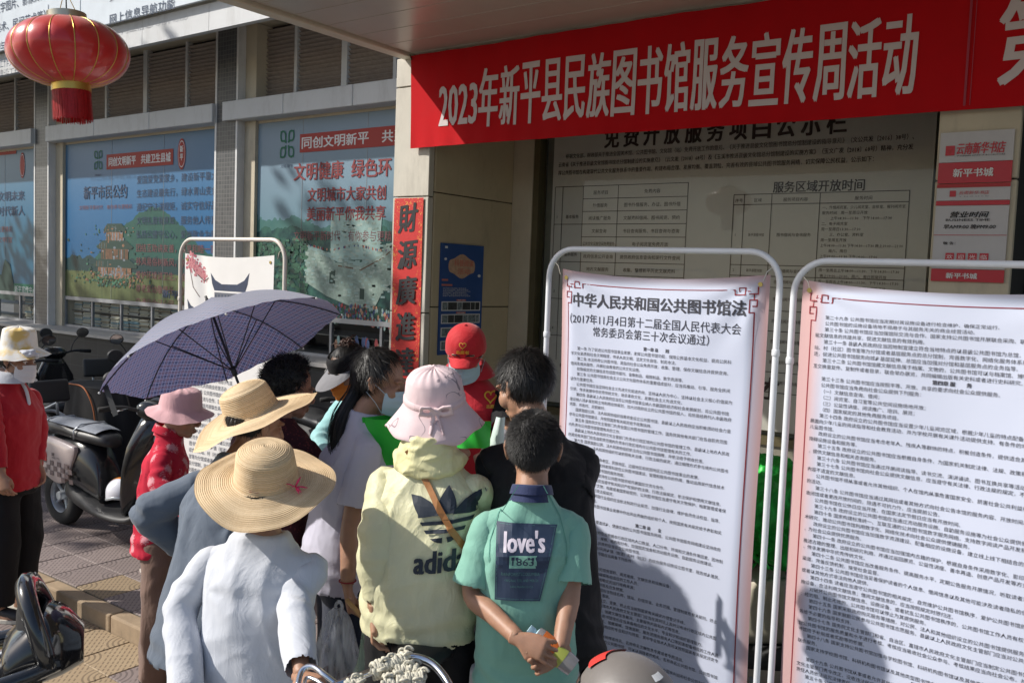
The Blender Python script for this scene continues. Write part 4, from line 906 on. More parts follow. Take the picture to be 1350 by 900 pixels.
class Person:
    def __init__(s,label,hp,d,gz,yaw,lean=0,bw=1.0,head=(0,0,0),group=None,hs=None,tilt=0,h=None):
        s.hw=aD(hp[0],hp[1],d); s.yaw=R(yaw); s.lean=R(lean); s.bw=bw; s.head=head; s.tilt=R(tilt)
        s.h=1.6; fixh=h
        for _ in range(8):
            s.skel()
            s.h*=(s.hw.z-gz)/s.headc.z
        s.skel(); c,q=math.cos(s.yaw),math.sin(s.yaw); hc=s.headc
        s.loc=Vector((s.hw.x-(c*hc.x-q*hc.y),s.hw.y-(q*hc.x+c*hc.y),gz))
        s.o=thing('person',label,'person',s.loc,s.yaw,group); s.k=s.h/1.6; s.hs=hs or .5*(1+s.k)*.97
        s.W=Matrix.Translation(s.loc)@Matrix.Rotation(s.yaw,4,'Z'); s.Wi=s.W.inverted()
        s.HM=Matrix.Translation(s.headc)@s.hR.to_4x4()@Matrix.Scale(s.hs,4)
        print('PERSON',label[:30],'h=%.2f'%s.h,[round(v,2) for v in s.loc])
    def skel(s):
        h=s.h; s.hip=Vector((0,0,.53*h)); Lr=Matrix.Rotation(-s.lean,3,'X')@Matrix.Rotation(s.tilt,3,'Y'); s.Lr=Lr
        up=lambda x,y,z: s.hip+Lr@(Vector((x,y,z*h))-Vector((0,0,.53*h)))
        s.up=up; s.neck=up(0,-.012*h,.845)
        s.sh={k:up(sg*.100*h*s.bw,-.005*h,.776) for k,sg in (('R',1),('L',-1))}
        s.hR=Matrix.Rotation(R(s.head[0]),3,'Z')@Matrix.Rotation(R(-s.head[1]),3,'X')@Matrix.Rotation(R(s.head[2]),3,'Y')
        s.headc=s.neck+Lr@Vector((0,.01*h,.02*h))+s.hR@Vector((0,.018*h,.058*h))
    def w(s,p): return s.Wi@Vector(p)            # world to local
    def px(s,x,y,d): return s.w(aD(x,y,d))
    # -------- body
    def body(s,arms,skin,vox=.011,legs=True,face=True,stance=.09):
        h,bw,up=s.h,s.bw,s.up; k=s.k; s.arms=arms; mb=MB()
        prof=[(.47,.088,.07),(.53,.098,.075),(.60,.082,.062),(.66,.085,.065),(.74,.098,.07),(.775,.088,.060),(.81,.055,.042),(.845,.036,.036)]
        mb.loft([[up(rx*h*bw*math.cos(t),ry*h*bw*math.sin(t)-.005*h,z) for t in np.linspace(0,2*math.pi,20,endpoint=False)] for z,rx,ry in prof])
        s.el={};s.wr={}
        for q,(e,w_) in arms.items():
            S=s.sh[q]; mb.tube(spline([S,S.lerp(e,.5),e,e.lerp(w_,.45),w_],4),[x*k for x in np.interp(np.linspace(0,1,17),[0,.25,.5,.62,1],[.038,.037,.032,.034,.025])],12)
            s.el[q]=e; s.wr[q]=w_
        s.leg={}
        for q,sg in (('R',1),('L',-1)):
            hp=Vector((sg*.052*h,0,.50*h)); kn=Vector((sg*.06*h,.012*h,.285*h)); an=Vector((sg*stance*.6*h,-.012*h,.045*h)); s.leg[q]=(hp,kn,an)
            mb.tube([hp,hp.lerp(kn,.5),kn,kn.lerp(an,.35),an,an-Vector((0,0,.03*h))],[x*k for x in (.082,.07,.052,.052,.036,.034)],12)
            mb.tube([an+Vector((0,-.02*h,-.02*h)),an+Vector((0,.05*h,-.025*h)),an+Vector((0,.1*h,-.033*h))],[.03*k,.036*k,.02*k],10)
        me=remesh(mb,vox,4)
        V,N=arrs(me); Vs=[V]; Fs=[[tuple(p.vertices) for p in me.polygons]]; bpy.data.meshes.remove(me)
        hb=MB(); s._head(hb); me=remesh(hb,.0048,3,.45); V,N=arrs(me)
        M=s.HM; V=np.array([M@Vector(p) for p in V]); Vs.append(V); Fs.append([tuple(p.vertices) for p in me.polygons]); bpy.data.meshes.remove(me)
        for mb2 in getattr(s,'handm',[]):
            me=remesh(mb2,.0034,2,.4); V,N=arrs(me); Vs.append(V); Fs.append([tuple(p.vertices) for p in me.polygons]); bpy.data.meshes.remove(me)
        out=MB()
        for V,F in zip(Vs,Fs): out.add(V.tolist(),F)
        s.bodyo=out.build('body',skin,s.o,smooth=True); return s
    def _head(s,mb):
        E=mb.ell; E((0,-.018,.034),(.077,.096,.086)); E((0,.014,-.03),(.060,.076,.088)); E((0,.060,-.098),(.027,.024,.020)); E((0,.03,-.085),(.048,.05,.03))
        for g_ in (-1,1):
            E((g_*.036,.052,-.032),(.030,.034,.034)); E((g_*.030,.078,.020),(.026,.012,.008)); E((g_*.011,.100,-.040),(.010,.012,.009))
            ez=-.006; mb.tube([Vector((g_*.079,.004,ez-.030)),Vector((g_*.084,-.008,ez-.010)),Vector((g_*.090,-.020,ez+.018)),Vector((g_*.088,-.012,ez+.032)),Vector((g_*.080,.004,ez+.026))],[.006,.006,.006,.006,.005],8)
            E((g_*.081,-.006,ez+.002),(.007,.017,.027),Matrix.Rotation(R(g_*18),3,'Z').to_4x4())
            E((g_*.030,.078,-.003),(.016,.010,.006))
        mb.tube([(0,.084,.016),(0,.098,-.012),(0,.110,-.036)],[.008,.010,.012],10); E((0,.100,-.045),(.009,.012,.006))
        E((0,.088,-.068),(.023,.010,.0065)); E((0,.086,-.080),(.019,.011,.0075))
        nk=s.hR.inverted()@(s.neck-s.headc)/s.hs
        mb.tube([Vector((0,-.015,-.02)),Vector((0,-.012,-.07)),nk.lerp(Vector((0,-.01,-.08)),.5),nk+Vector((0,0,-.03))],[.052,.050,.052,.064],18)
    # -------- hand: wrist point, direction to the knuckles, palm normal, curls per joint
    def hand(s,q,w_,d,n,curl=(25,30,20),side=1,spread=4,thumb=35,k=None,grip=None):
        k=(k or s.k)*.95; d=Vector(d).normalized(); n=Vector(n); n=(n-d*n.dot(d)).normalized(); b=d.cross(n)*side    # b points to the thumb side
        mb=MB(); w_=Vector(w_)
        rings=[]
        for f,wd,th in ((-.03,.024,.020),(.0,.025,.018),(.03,.036,.015),(.06,.041,.014),(.085,.040,.012),(.094,.035,.009)):
            rings.append([w_+d*f*k+(b*math.cos(t)*wd+n*math.sin(t)*th)*k for t in np.linspace(0,2*math.pi,16,endpoint=False)])
        mb.loft(rings)
        for i,(o_,L) in enumerate(((.030,.070),(.010,.078),(-.010,.073),(-.029,.058))):
            p=w_+d*.082*k+b*o_*k; dd=(d+b*math.tan(R(spread))*(1.5-i)).normalized(); pts=[w_+d*.05*k+b*o_*.9*k,p]; a=0
            for j,f in enumerate((.45,.30,.25)):
                a=curl[j]*(1+.08*i); ax=dd.cross(n).normalized(); dd=(Matrix.Rotation(R(a),3,ax)@dd).normalized()
                n2=(n-dd*n.dot(dd)); p=p+dd*L*f*k; pts.append(p)
                if n2.length>.2: pass
            mb.tube(pts,[.0085*k,.0088*k,.0082*k,.0075*k,.0060*k],8)
        th=[w_+d*.018*k+b*.018*k,w_+d*.045*k+b*.042*k+n*.006*k,w_+d*.070*k+b*(.058-.0006*thumb)*k+n*.022*k,w_+d*.092*k+b*(.058-.0010*thumb)*k+n*.034*k]
        mb.tube(th,[.013*k,.0115*k,.0098*k,.0075*k],8)
        if not hasattr(s,'handm'): s.handm=[]
        s.handm.append(mb); s.gr=getattr(s,'gr',{}); s.gr[q]=w_+d*.085*k+n*.03*k
    # -------- clothes
    def top(s,name,m,hem=.47,long=True,loose=1.0,neckr=.040,seed=0,amp=.0065,prof=None,vox=.008,slk=.97,cut=True,yo=0,sr=1.0,low=.010,f=(6.5,6.5,2.3),armq=('L','R'),it=4,slr=None,fine=.0022):
        h,bw,up,k=s.h,s.bw,s.up,s.k; mb=MB(); L=loose; Z=s.Lr@Vector((0,0,1))
        prof=prof or [(hem,.112*L,.088*L),(hem+.03,.112*L,.087*L),(.60,.103*L,.080*L),(.68,.103*L,.080*L),(.735,.106*L,.079*L),(.765,.104,.070),(.792,.090,.056),(.816,.064,.047),(.836,.047,.043),(.85,neckr,neckr)]
        mb.loft([[up(rx*h*bw*math.copysign(abs(math.cos(t))**.88,math.cos(t)),ry*h*bw*math.copysign(abs(math.sin(t))**.92,math.sin(t))+(yo-.006)*h,z) for t in np.linspace(0,2*math.pi,28,endpoint=False)] for z,rx,ry in prof])
        for q in armq:
            if q in s.arms:   # shoulder stub so that yoke and sleeve meet
                S=s.sh[q]; mb.tube([S.lerp(s.neck,.45)+Z*(-.012*h),S,S.lerp(s.arms[q][0],.16)],[.036*k,.045*k,.042*k],12)
        me=remesh(mb,vox,it); V,N=arrs(me)
        V=folds(V,N,amp,seed,f,low=low); me.vertices.foreach_set('co',V.astype('f').ravel()); me.update(); V,N=arrs(me); V=folds(V,N,fine,seed+9,(15,15,6),low=0)
        # drag lines running from each armpit across the back, and slack gathers above the hem
        for sg in (-1,1):
            a_=np.array(up(sg*.085*h*bw,-.03*h,.735)); dd=V-a_; r=np.linalg.norm(dd,axis=1); an=np.arctan2(dd[:,2],-sg*dd[:,0]); V=V+N*(.0042*np.sin(an*6+seed+r*12)*np.exp(-r/.16)*np.clip((r-.03)/.06,0,1))[:,None]
        zz=(V-np.array(up(0,0,hem)))@np.array(Z); V=V+N*(.004*np.sin(zz*85+nz(V,(5,5,1),seed+2)*7)*np.exp(-((zz-.07)/.06)**2))[:,None]
        setco(me,V)
        if cut: cutfaces(me,[(up(0,0,hem),-Z,.3,.02)])
        o=tomesh(me,name,m,s.o)
        for q in armq:
            if q not in s.arms: continue
            e,w_=s.arms[q]; S=s.sh[q]; inn=S.lerp(s.neck,.30)+Z*(-.014*h)
            if long: pts=[inn,S,S.lerp(e,.5),e,e.lerp(w_,.5),e.lerp(w_,slk)]; rr=slr or [.030,.053,.051,.047,.042,.036]
            else: pts=[inn,S,S.lerp(e,slk*.5),S.lerp(e,slk)]; rr=slr or [.030,.055,.058,.064]
            P_=spline(pts,4); sb=MB().tube(P_,[x*k*sr*bw**.5 for x in np.interp(np.linspace(0,1,len(P_)),np.linspace(0,1,len(rr)),rr)],16)
            me=remesh(sb,vox*.9,3); V,N=arrs(me); ax=np.array((e-S).normalized()); t=(V-np.array(S))@ax
            V=folds(V,N,amp*.6,seed+20+(q=='L'),(f[0]*1.2,f[1]*1.2,f[2]*2.2),low=low*.45,mask=lambda V_:np.clip(((V_-np.array(S))@ax)/.12,.05,1))
            V=V+N*(.0016*np.sin(t*70+nz(V,(6,6,6),seed)*8))[:,None]*np.clip(t/.08,0,1)[:,None]
            if long:
                ev=np.array(e); r=np.linalg.norm(V-ev,axis=1); V=V+N*(.0032*np.sin(((V-ev)@np.array((w_-S).normalized()))*105+nz(V,(8,8,8),seed)*4)*np.exp(-(r/.10)**2))[:,None]
            setco(me,V); cutfaces(me,[(P_[-1],(P_[-1]-P_[-2]).normalized(),.10,.016)]); tomesh(me,'sleeve',m,s.o)
        return o
    def pants(s,m,wide=1.0,top=.56,end=.06,seed=5,name='trousers',amp=.006):
        h,k=s.h,s.k; mb=MB()
        mb.loft([[Vector((rx*h*s.bw*math.cos(t),ry*h*s.bw*math.sin(t),z*h)) for t in np.linspace(0,2*math.pi,20,endpoint=False)] for z,rx,ry in ((.45,.09,.072),(.50,.106,.082),(top-.02,.098,.072),(top,.09,.066))])
        cuts=[]
        for q in 'LR':
            hp,kn,an=s.leg[q]; e=kn.lerp(an,(.285-end)/.24) if end<.285 else hp.lerp(kn,(.5-end)/.215)
            if end<.285: pts=[hp,hp.lerp(kn,.5),kn,kn.lerp(e,.5),e]; rr=[.088,.085,.068*wide,.062*wide,.058*wide]
            else: pts=[hp,hp.lerp(e,.5),e]; rr=[.088,.088,.085*wide]
            mb.tube(spline(pts,3),[x*k for x in np.interp(np.linspace(0,1,3*(len(pts)-1)+1),np.linspace(0,1,len(rr)),rr)],14); cuts.append((e,(e-pts[-2]).normalized(),.12,.02))
        me=remesh(mb,.012,4); V,N=arrs(me); setco(me,folds(V,N,amp,seed,(8,8,3),low=.006)); cutfaces(me,cuts); return tomesh(me,name,m,s.o)
    def shoes(s,m,sole):
        for q in 'LR':
            a=s.leg[q][2]; h=s.h; b=MB().tube([a+Vector((0,-.045*h,-.012*h)),a+Vector((0,-.02*h,-.006*h)),a+Vector((0,.03*h,-.014*h)),a+Vector((0,.075*h,-.022*h)),a+Vector((0,.098*h,-.028*h))],[.018,.034,.036,.036,.02],12,flat=.8)
            me=remesh(b,.007,3); o=tomesh(me,'shoe',m,s.o)
            pr=[(math.cos(t)*.026*h*(1+.12*math.sin(t)),a.y+.024*h+math.sin(t)*.078*h) for t in np.linspace(0,2*math.pi,24,endpoint=False)]
            MB().loft([[Vector((a.x+x_,y_,z_)) for x_,y_ in pr] for z_ in (.003,.022)]).build('sole',sole,o)
    def collar(s,m,r=.052,hgt=.035,seed=0,name='collar',flare=1.35,open_=0,dz=0):
        k=s.k; c=s.neck+s.Lr@Vector((0,.004,(.012+dz)*s.h)); 
        def f(u,v):
            t=u*2*math.pi+math.pi/2; 
            if open_: t=math.pi/2+open_+u*(2*math.pi-2*open_)
            rr=(r+(.004 if v<.5 else .004)+abs(v-.5)*2*(flare-1)*r*(v>.5)+.003*math.sin(t*3+seed))*k; zz=(math.sin(min(v,1)*math.pi*.9)*hgt-(.030 if v<.1 else .008 if v<.2 else 0)-(v>.6)*(v-.6)*hgt*1.6)*k; rr+=(.010 if v<.1 else 0)*k
            p=Vector((rr*math.cos(t)*1.05,rr*math.sin(t)-.004,zz+.010*k*math.sin(t)*-1)); return c+s.Lr@p
        return MB().grid(f,36,8).build(name,m,s.o,smooth=True)
    def mask(s,m,loops=True,drop=0):
        M=s.HM
        def f(u,v):
            a=(u*2-1); t=a*1.18; zz=-.012-drop-.105*v*(1-.10*a*a)+(-.016*abs(a)**2)*(1-v); br=.006*math.sin(math.pi*v)
            rx=.069+br; ry=.098+.018*math.exp(-(a/.28)**2)*(1-v*.55)+.012*math.exp(-((v-.5)/.4)**2)*math.exp(-(a/.5)**2)
            pl=.0018*math.sin(v*math.pi*7)*(abs(a)<.96)
            return M@Vector((rx*math.sin(t)*1.05,.004+(ry+pl)*math.cos(t)**.9,zz))
        o=MB().grid(f,36,22).build('face_mask',m,s.o,smooth=True)
        if loops:
            for g_ in (-1,1):
                for za,zb in ((-.03,.012),(-.105,-.034)):
                    MB().tube([M@Vector((g_*.068,.045,za-drop)),M@Vector((g_*.079,.018,(za+zb)/2-drop*.5)),M@Vector((g_*.088,-.022,zb))],.0012,5).build('ear_loop',m,o)
        return o
    def eyes(s):
        M=s.HM
        for g_ in (-1,1):
            o=MB().ell(M@Vector((g_*.030,.076,-.002)),[.0125*s.hs]*3,n=10).build('eye',mat('eye_white',(.6,.58,.55),.2,var=0),s.o,smooth=True)
            MB().ell(M@Vector((g_*.030,.0835,-.003)),[.0062*s.hs]*3,n=8).build('iris',mat('iris_dark',(.02,.012,.01),.2,var=0),o,smooth=True)
            MB().tube([M@Vector((g_*.012,.093,.020)),M@Vector((g_*.030,.093,.026)),M@Vector((g_*.050,.082,.021))],[.0025,.0035,.002],6).build('eyebrow',HAIR,s.o)
        MB().tube([M@Vector((-.022,.095,-.074)),M@Vector((0,.099,-.073)),M@Vector((.022,.095,-.074))],[.0015,.004,.0015],6).build('lips',mat('lip',(.25,.08,.06),.5,var=0),s.o,smooth=True)
    def hair(s,mode='short',n=2600,L=.022,seed=1,m=None,front=.055,low=-.045,vol=1.0,curl=0,sw=.0011,r=(.083,.103,.094),top=9):
        m=m or HAIR; M=s.HM; rg=np.random.default_rng(seed); c=Vector((0,-.018,.034)); rx,ry,rz=[q*vol for q in r]
        def ok(p):   # p in head coordinates: hairline climbs to the forehead, leaves the ears free
            fr=front-(.0 if p.z>.05 else (.05-p.z)*.75)
            return p.z<top and p.y<fr-abs(p.x)*.25 and p.z>low-.25*max(0,-p.y-.02)*0
        mb=MB(); n1,n2=44,34
        vid={}; V=[];F=[]
        def pt(i,j):
            t=2*math.pi*i/n1; f=math.pi*j/n2; d=Vector((math.sin(f)*math.cos(t),math.sin(f)*math.sin(t),math.cos(f)))
            p=c+Vector((d.x*rx,d.y*ry,d.z*rz)); e=.004*noise.noise(p*30+Vector((seed,0,0)))+curl*.012*noise.noise(p*38); return p+d*e
        G_=[[pt(i%n1,j) for i in range(n1)] for j in range(n2+1)]
        for j in range(n2):
            for i in range(n1):
                q=[(i,j),(i,j+1),((i+1)%n1,j+1),((i+1)%n1,j)]
                if all(ok(G_[b][a]) for a,b in q):
                    for k_ in q:
                        if k_ not in vid: vid[k_]=len(V); V.append(M@G_[k_[1]][k_[0]])
                    F.append([vid[k_] for k_ in q])
        mb.add(V,F)
        cnt=0
        while cnt<n:
            d=Vector(rg.normal(size=3)).normalized(); p=c+Vector((d.x*rx,d.y*ry,d.z*rz))
            if not ok(p): continue
            cnt+=1; crown=Vector((0,-.05,.12)); tg=(p-crown); tg=(tg-d*tg.dot(d)); tg=tg.normalized() if tg.length>1e-4 else Vector((1,0,0))
            tg=(tg+Vector(rg.normal(size=3))*(.25+curl)).normalized(); up_=.35 if mode=='short' else .7; dirv=(tg+d*up_).normalized()
            if curl: dirv=(d*.6+Vector(rg.normal(size=3))*.8).normalized()
            sd=dirv.cross(d); sd=sd.normalized() if sd.length>1e-4 else Vector((1,0,0)); l=L*(.6+.8*rg.random()); q=p-d*.002; pts=[]; dv=dirv
            for k_ in range(4): pts.append(q); q=q+dv*l/3; dv=(dv-d*.18*(mode!='spike')+Vector(rg.normal(size=3))*(.9*curl)).normalized()
            o=len(mb.v)
            for k_,q in enumerate(pts):
                w_=sw*(1-k_/3.6); mb.v+= [tuple(M@(q-sd*w_)),tuple(M@(q+sd*w_))]
            for k_ in range(3): mb.f.append((o+2*k_,o+2*k_+1,o+2*k_+3,o+2*k_+2)); mb.mi.append(0)
        return mb.build('hair',m,s.o,smooth=True)
def HX(s,up_w,c_w):
    """matrix in person space from a world up vector and centre"""
    u=Vector(up_w).normalized(); q=Vector((0,0,1)).rotation_difference(u); M=Matrix.Translation(c_w)@q.to_matrix().to_4x4(); return s.Wi@M
CR=Vector(CM[:,0]); CT=Vector((.592,-.806,0))   # camera right, towards the camera
HAIR=mat('black_hair',(.009,.008,.008),.5,var=.2,vs=90,spec=.5)
SKIN=mat('skin_tan',(.42,.235,.150),.48,var=.16,vs=11,bump=.1,bs=500,sss=.15); SKIN2=mat('skin_brown',(.36,.195,.125),.5,var=.16,vs=11,bump=.1,bs=500,sss=.12); SKIN3=mat('skin_light',(.52,.32,.22),.48,var=.16,vs=11,bump=.08,bs=500,sss=.15)
g=G('straw',.65); n=g.noise(70,4); at=g.N.new('ShaderNodeAttribute'); at.attribute_name='braid_shade'; g.col(g.mix(at.outputs['Fac'],g.mix(n,(.42,.28,.14),(.56,.39,.21)),g.mix(n,(.66,.48,.28),(.84,.66,.43)))); g.bump(g.noise(420,3),.5,.003); STRAW=g.m
def fabric(name,c,rough=.8,sheen=.25,var=.06,bs=700,b=.25,fold=.5,trn=0):
    g=G(name,rough,spec=.3); g.b.inputs['Sheen Weight'].default_value=sheen; g.col(g.mix(g.noise(5,4),tuple(x*(1-var) for x in c),tuple(min(1,x*(1+var)) for x in c)))
    h1=g.noise(bs,2); h2=g.noise(6,3,g.map((1,1,.45)),dist=1.0); r=g.ramp(h2,[(.30,0),(.5,1),(.7,0)])
    h3=g.noise(13,3,g.map((1,1,.6)),dist=1.6); r3=g.ramp(h3,[(.42,0),(.5,1),(.58,0)]); h=g.math('ADD',g.math('ADD',g.math('MULTIPLY',h1,.05),g.math('MULTIPLY',r,fold)),g.math('MULTIPLY',r3,fold*.22)); g.bump(h,.42,.007)
    if trn:
        g.b.inputs['Subsurface Weight'].default_value=trn; g.b.inputs['Subsurface Radius'].default_value=(.03,.03,.02); g.b.inputs['Subsurface Scale'].default_value=1
    return g.m
def straw_hat(s,M,R_=.215,cr=.088,ch=.105,droop=.03,wave=.012,seed=0,name='straw_hat',m=None,m2=None):
    pr=[]; pitch=.0058
    def add(a,b):
        L=math.dist(a,b); n_=max(1,round(L/(pitch/3)))
        for i in range(n_): f=i/n_; pr.append((a[0]+(b[0]-a[0])*f,a[1]+(b[1]-a[1])*f))
    key=[(.002,ch)]+[(cr*.96*math.sin(f),ch-.034*(1-math.cos(f))) for f in np.linspace(.1,1.45,10)]+[(cr,.055),(cr*1.06,.012),(cr*1.12,.002)]+[(cr*1.12+(R_-cr*1.12)*f,-droop*f**1.4) for f in np.linspace(.06,1,14)]
    for a,b in zip(key[:-1],key[1:]): add(a,b)
    pr.append(key[-1]); acc=0; out=[]
    for i,(r,z) in enumerate(pr):
        if i: acc+=math.dist(pr[i-1],pr[i])
        b=.0019*abs(math.sin(math.pi*acc/pitch)); out.append((r,z+b if r>cr*1.1 or z>ch-.03 else z) if True else 0); 
        if cr*.9<r<cr*1.1: out[-1]=(r+b,z)
    def fn(p,t,r,z):
        f=max(0,(r-cr*1.1)/(R_-cr*1.1)); return Vector((p.x,p.y,z+f*wave*(math.sin(2*t+seed)+.5*math.sin(3*t+seed*2.3)+.25*math.sin(7*t+seed))))
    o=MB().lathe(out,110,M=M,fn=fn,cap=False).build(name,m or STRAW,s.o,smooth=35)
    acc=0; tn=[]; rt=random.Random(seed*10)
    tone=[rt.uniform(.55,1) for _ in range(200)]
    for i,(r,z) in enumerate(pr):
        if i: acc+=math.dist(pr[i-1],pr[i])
        tn+= [tone[int(acc/pitch)]*(.25+.75*abs(math.sin(math.pi*acc/pitch))**.6)]*110  # random tone per straw ring, with groove shade painted in
    at=o.data.attributes.new('braid_shade','FLOAT','POINT'); at.data.foreach_set('value',tn[:len(o.data.vertices)])
    MB().lathe([(cr*1.02,.004),(cr*1.06,.006),(cr*1.04,.016)],60,M=M,cap=False).build('hat_band',m2 or mat('straw_cord',(.42,.30,.15),.8,var=.2),o,smooth=True)
    return o
def project(s,txt,mats,name,origin,ux,uy,target,off=.003,parent=None,cut=.02):
    """lay flat print on cloth: cast from (u,v) along the print normal on to the garment"""
    me=target.data; bm=bmesh.new(); bm.from_mesh(me); tree=BVHTree.FromBMesh(bm); bm.free()
    ux,uy=Vector(ux).normalized(),Vector(uy).normalized(); n=ux.cross(uy); origin=Vector(origin)
    def fn(u,v):
        p=origin+ux*u+uy*v; hit,nn,_,_=tree.ray_cast(p+n*.35,-n,.7)
        return (hit+n*off) if hit is not None else p
    return txt.build(name,mats,parent or target,fn,cut=cut,world=False,nrm=n)
# ------------------------------------------------------------------ the people
TEAL=fabric('teal_tee',(.20,.42,.335),.75); NAVY=fabric('navy_cloth',(.02,.03,.09)); NAVYP=mat('navy_print',(.018,.035,.075),.6,var=.05)
BLACKC=fabric('black_cloth',(.008,.008,.010),.8,sheen=.03,var=.2); YEL=fabric('pale_yellow_shell',(.66,.64,.42),.5,sheen=.1,fold=.9,trn=.15); WHT=fabric('white_cloth',(.55,.57,.62),.85,sheen=.1,fold=.5); LAV=fabric('white_tee',(.52,.51,.62),.8)
GREYC=fabric('slate_cloth',(.10,.125,.165),.8); BROWN=fabric('brown_trousers',(.17,.10,.075),.8,fold=.7); REDP=fabric('red_polo',(.42,.008,.02),.8); PINKC=fabric('pink_hat_cloth',(.62,.36,.38),.85); PALEP=fabric('pale_pink_cloth',(.72,.55,.56),.85)
MASKB=mat('mask_blue',(.45,.58,.66),.85,var=.05,bump=.2,bs=300); MASKW=mat('mask_white',(.72,.72,.74),.85,var=.05,bump=.2,bs=300); MASKO=mat('mask_orange',(.75,.22,.03),.8,var=.1)
SHOE=mat('shoe_black',(.02,.02,.022),.6); SOLE=mat('sole_pale',(.5,.48,.42),.7)
g=G('red_floral',.85,spec=.2); v=g.vor(15,out=0); fl=g.ramp(g.math('ADD',v,g.math('MULTIPLY',g.noise(38,6,dist=4),.85)),[(.72,1),(.80,0)]); v2=g.ramp(g.math('ADD',g.vor(40),g.math('MULTIPLY',g.noise(90,3),.3)),[(.32,1),(.38,0)])
g.col(g.mix(g.math('MULTIPLY',v2,.6),g.mix(fl,g.mix(g.noise(8,4),(.42,.012,.035),(.56,.03,.06)),(.60,.27,.30)),(.26,.015,.04))); FLOR=g.m; g.bump(g.noise(11,5,dist=1),.35,.006)
g=G('maroon_dots',.8); v=g.ramp(g.vor(70),[(.25,1),(.32,0)]); g.col(g.mix(v,(.05,.008,.014),(.16,.03,.03))); g.bump(g.noise(12,4),.5,.006); MAROON=g.m
# boy: teal tee, arms crossed behind the back holding a bottle
P=Person('person in teal tee with navy collar, hands holding a bottle behind the back',(703,592),2.85,-.1,38,lean=2,bw=.82,head=(-4,-4,0),hs=1.0)
a={'L':(P.px(622,782,2.80),P.px(684,842,2.60)),'R':(P.px(752,780,2.78),P.px(738,858,2.66))}
hb=P.px(712,842,2.675)
P.hand('L',a['L'][1],P.px(722,858,2.57)-a['L'][1],P.px(715,840,2.80)-P.px(715,840,2.6),curl=(22,30,26),side=-1,thumb=10,spread=9,k=.92)
P.hand('R',a['R'][1],P.px(706,872,2.62)-a['R'][1],P.px(700,860,2.5)-P.px(700,860,2.62),curl=(30,30,25),side=1)
P.body(a,SKIN2); P.hair('spike',n=11000,L=.016,seed=3,low=-.052,front=.06,vol=.985,sw=.0009,m=mat('cropped_hair',(.011,.010,.010),.65,var=.2,vs=90))
tee=P.top('tee_shirt',TEAL,hem=.465,long=False,loose=1.10,slk=.88,seed=11,slr=[.030,.055,.064,.072],neckr=.038,low=.012)
P.collar(NAVY,r=.050,hgt=.022,flare=1.2,dz=-.010); P.pants(fabric('pale_shorts',(.45,.43,.42)),wide=1.2,end=.32,name='shorts'); P.shoes(SHOE,SOLE)
o0=P.px(691,747,2.7); t=Txt(); e=.00
t.poly([(-.088,.125),(.098,.118),(.052,-.105),(-.085,-.105)],0)
t.line([(-.084,.120),(.092,.113),(.048,-.100),(-.081,-.100),(-.084,.120)],.0012,3)
t.fit('love\'s',-.062,.060,.040,.100,1,bold=.035); t.rect(-.045,.038,-.008,.030,2); t.fit('1863',-.036,.029,.0,.022,0,bold=.018)
t.fit('RAINFORESTSCOLUMBIA',-.068,.048,-.030,-.020,3); t.fit('ORIGINAL TEES AND MERCH',-.058,.044,-.048,-.040,3,res=1); t.fit('SAN FRANCISCO',-.04,.03,-.066,-.059,3,res=1)
N_=(P.Wi.to_3x3()@(CT+Vector((0,0,.1)))).normalized(); ux=Vector((0,0,1)).cross(N_).normalized(); uy=N_.cross(ux)
project(P,t,[NAVYP,mat('print_lilac',(.66,.60,.68),.7,var=0),TEAL,mat('print_teal_dull',(.06,.16,.16),.7,var=0)],'back_print',o0,ux+uy*.03,uy,tee,off=.0075,cut=.012)
# raglan seams on the tee
for g_ in (-1,1):
    t=Txt(); t.line([(g_*.038,.0),(g_*.095,-.10),(g_*.118,-.18),(g_*.118,-.24)],.0022,0)
    project(P,t,[mat('teal_seam',(.10,.30,.24),.8,var=0)],'raglan_seam',P.px(700,640,2.7),ux,uy,tee,off=.003,cut=.01)
bt=thing('drink_bottle','small orange drink bottle with pale blue cap held behind the teal tee','bottle',P.W@hb)
ax=(aD(762,886,2.63)-aD(706,838,2.66)).normalized(); bt.rotation_mode='QUATERNION'; bt.rotation_quaternion=Vector((0,0,1)).rotation_difference(ax); ORG[bt.name]=Vector((0,0,0))
MB().lathe([(.001,-.02),(.028,-.018),(.031,-.005),(.031,.10),(.028,.125),(.001,.128)],24).build('bottle_body',mat('bottle_clear',(.55,.50,.50),.15,var=.1,trans=.5),bt,smooth=40)
MB().lathe([(.0315,.0),(.0318,.004),(.0318,.05),(.0315,.054)],24,cap=False).build('label',G('juice_label',.4).col(MATS['juice_label'].node_tree and (.72,.17,.03,1)).m,bt,smooth=True)
MB().lathe([(.0315,.055),(.0318,.058),(.0318,.085),(.0315,.088)],24,cap=False).build('label_strip',mat('lime_label',(.45,.50,.10),.4),bt,smooth=True)
MB().lathe([(.014,-.045),(.016,-.044),(.016,-.028),(.012,-.022),(.024,-.018)],20).build('cap',mat('cap_blue',(.42,.60,.68),.4),bt,smooth=40)
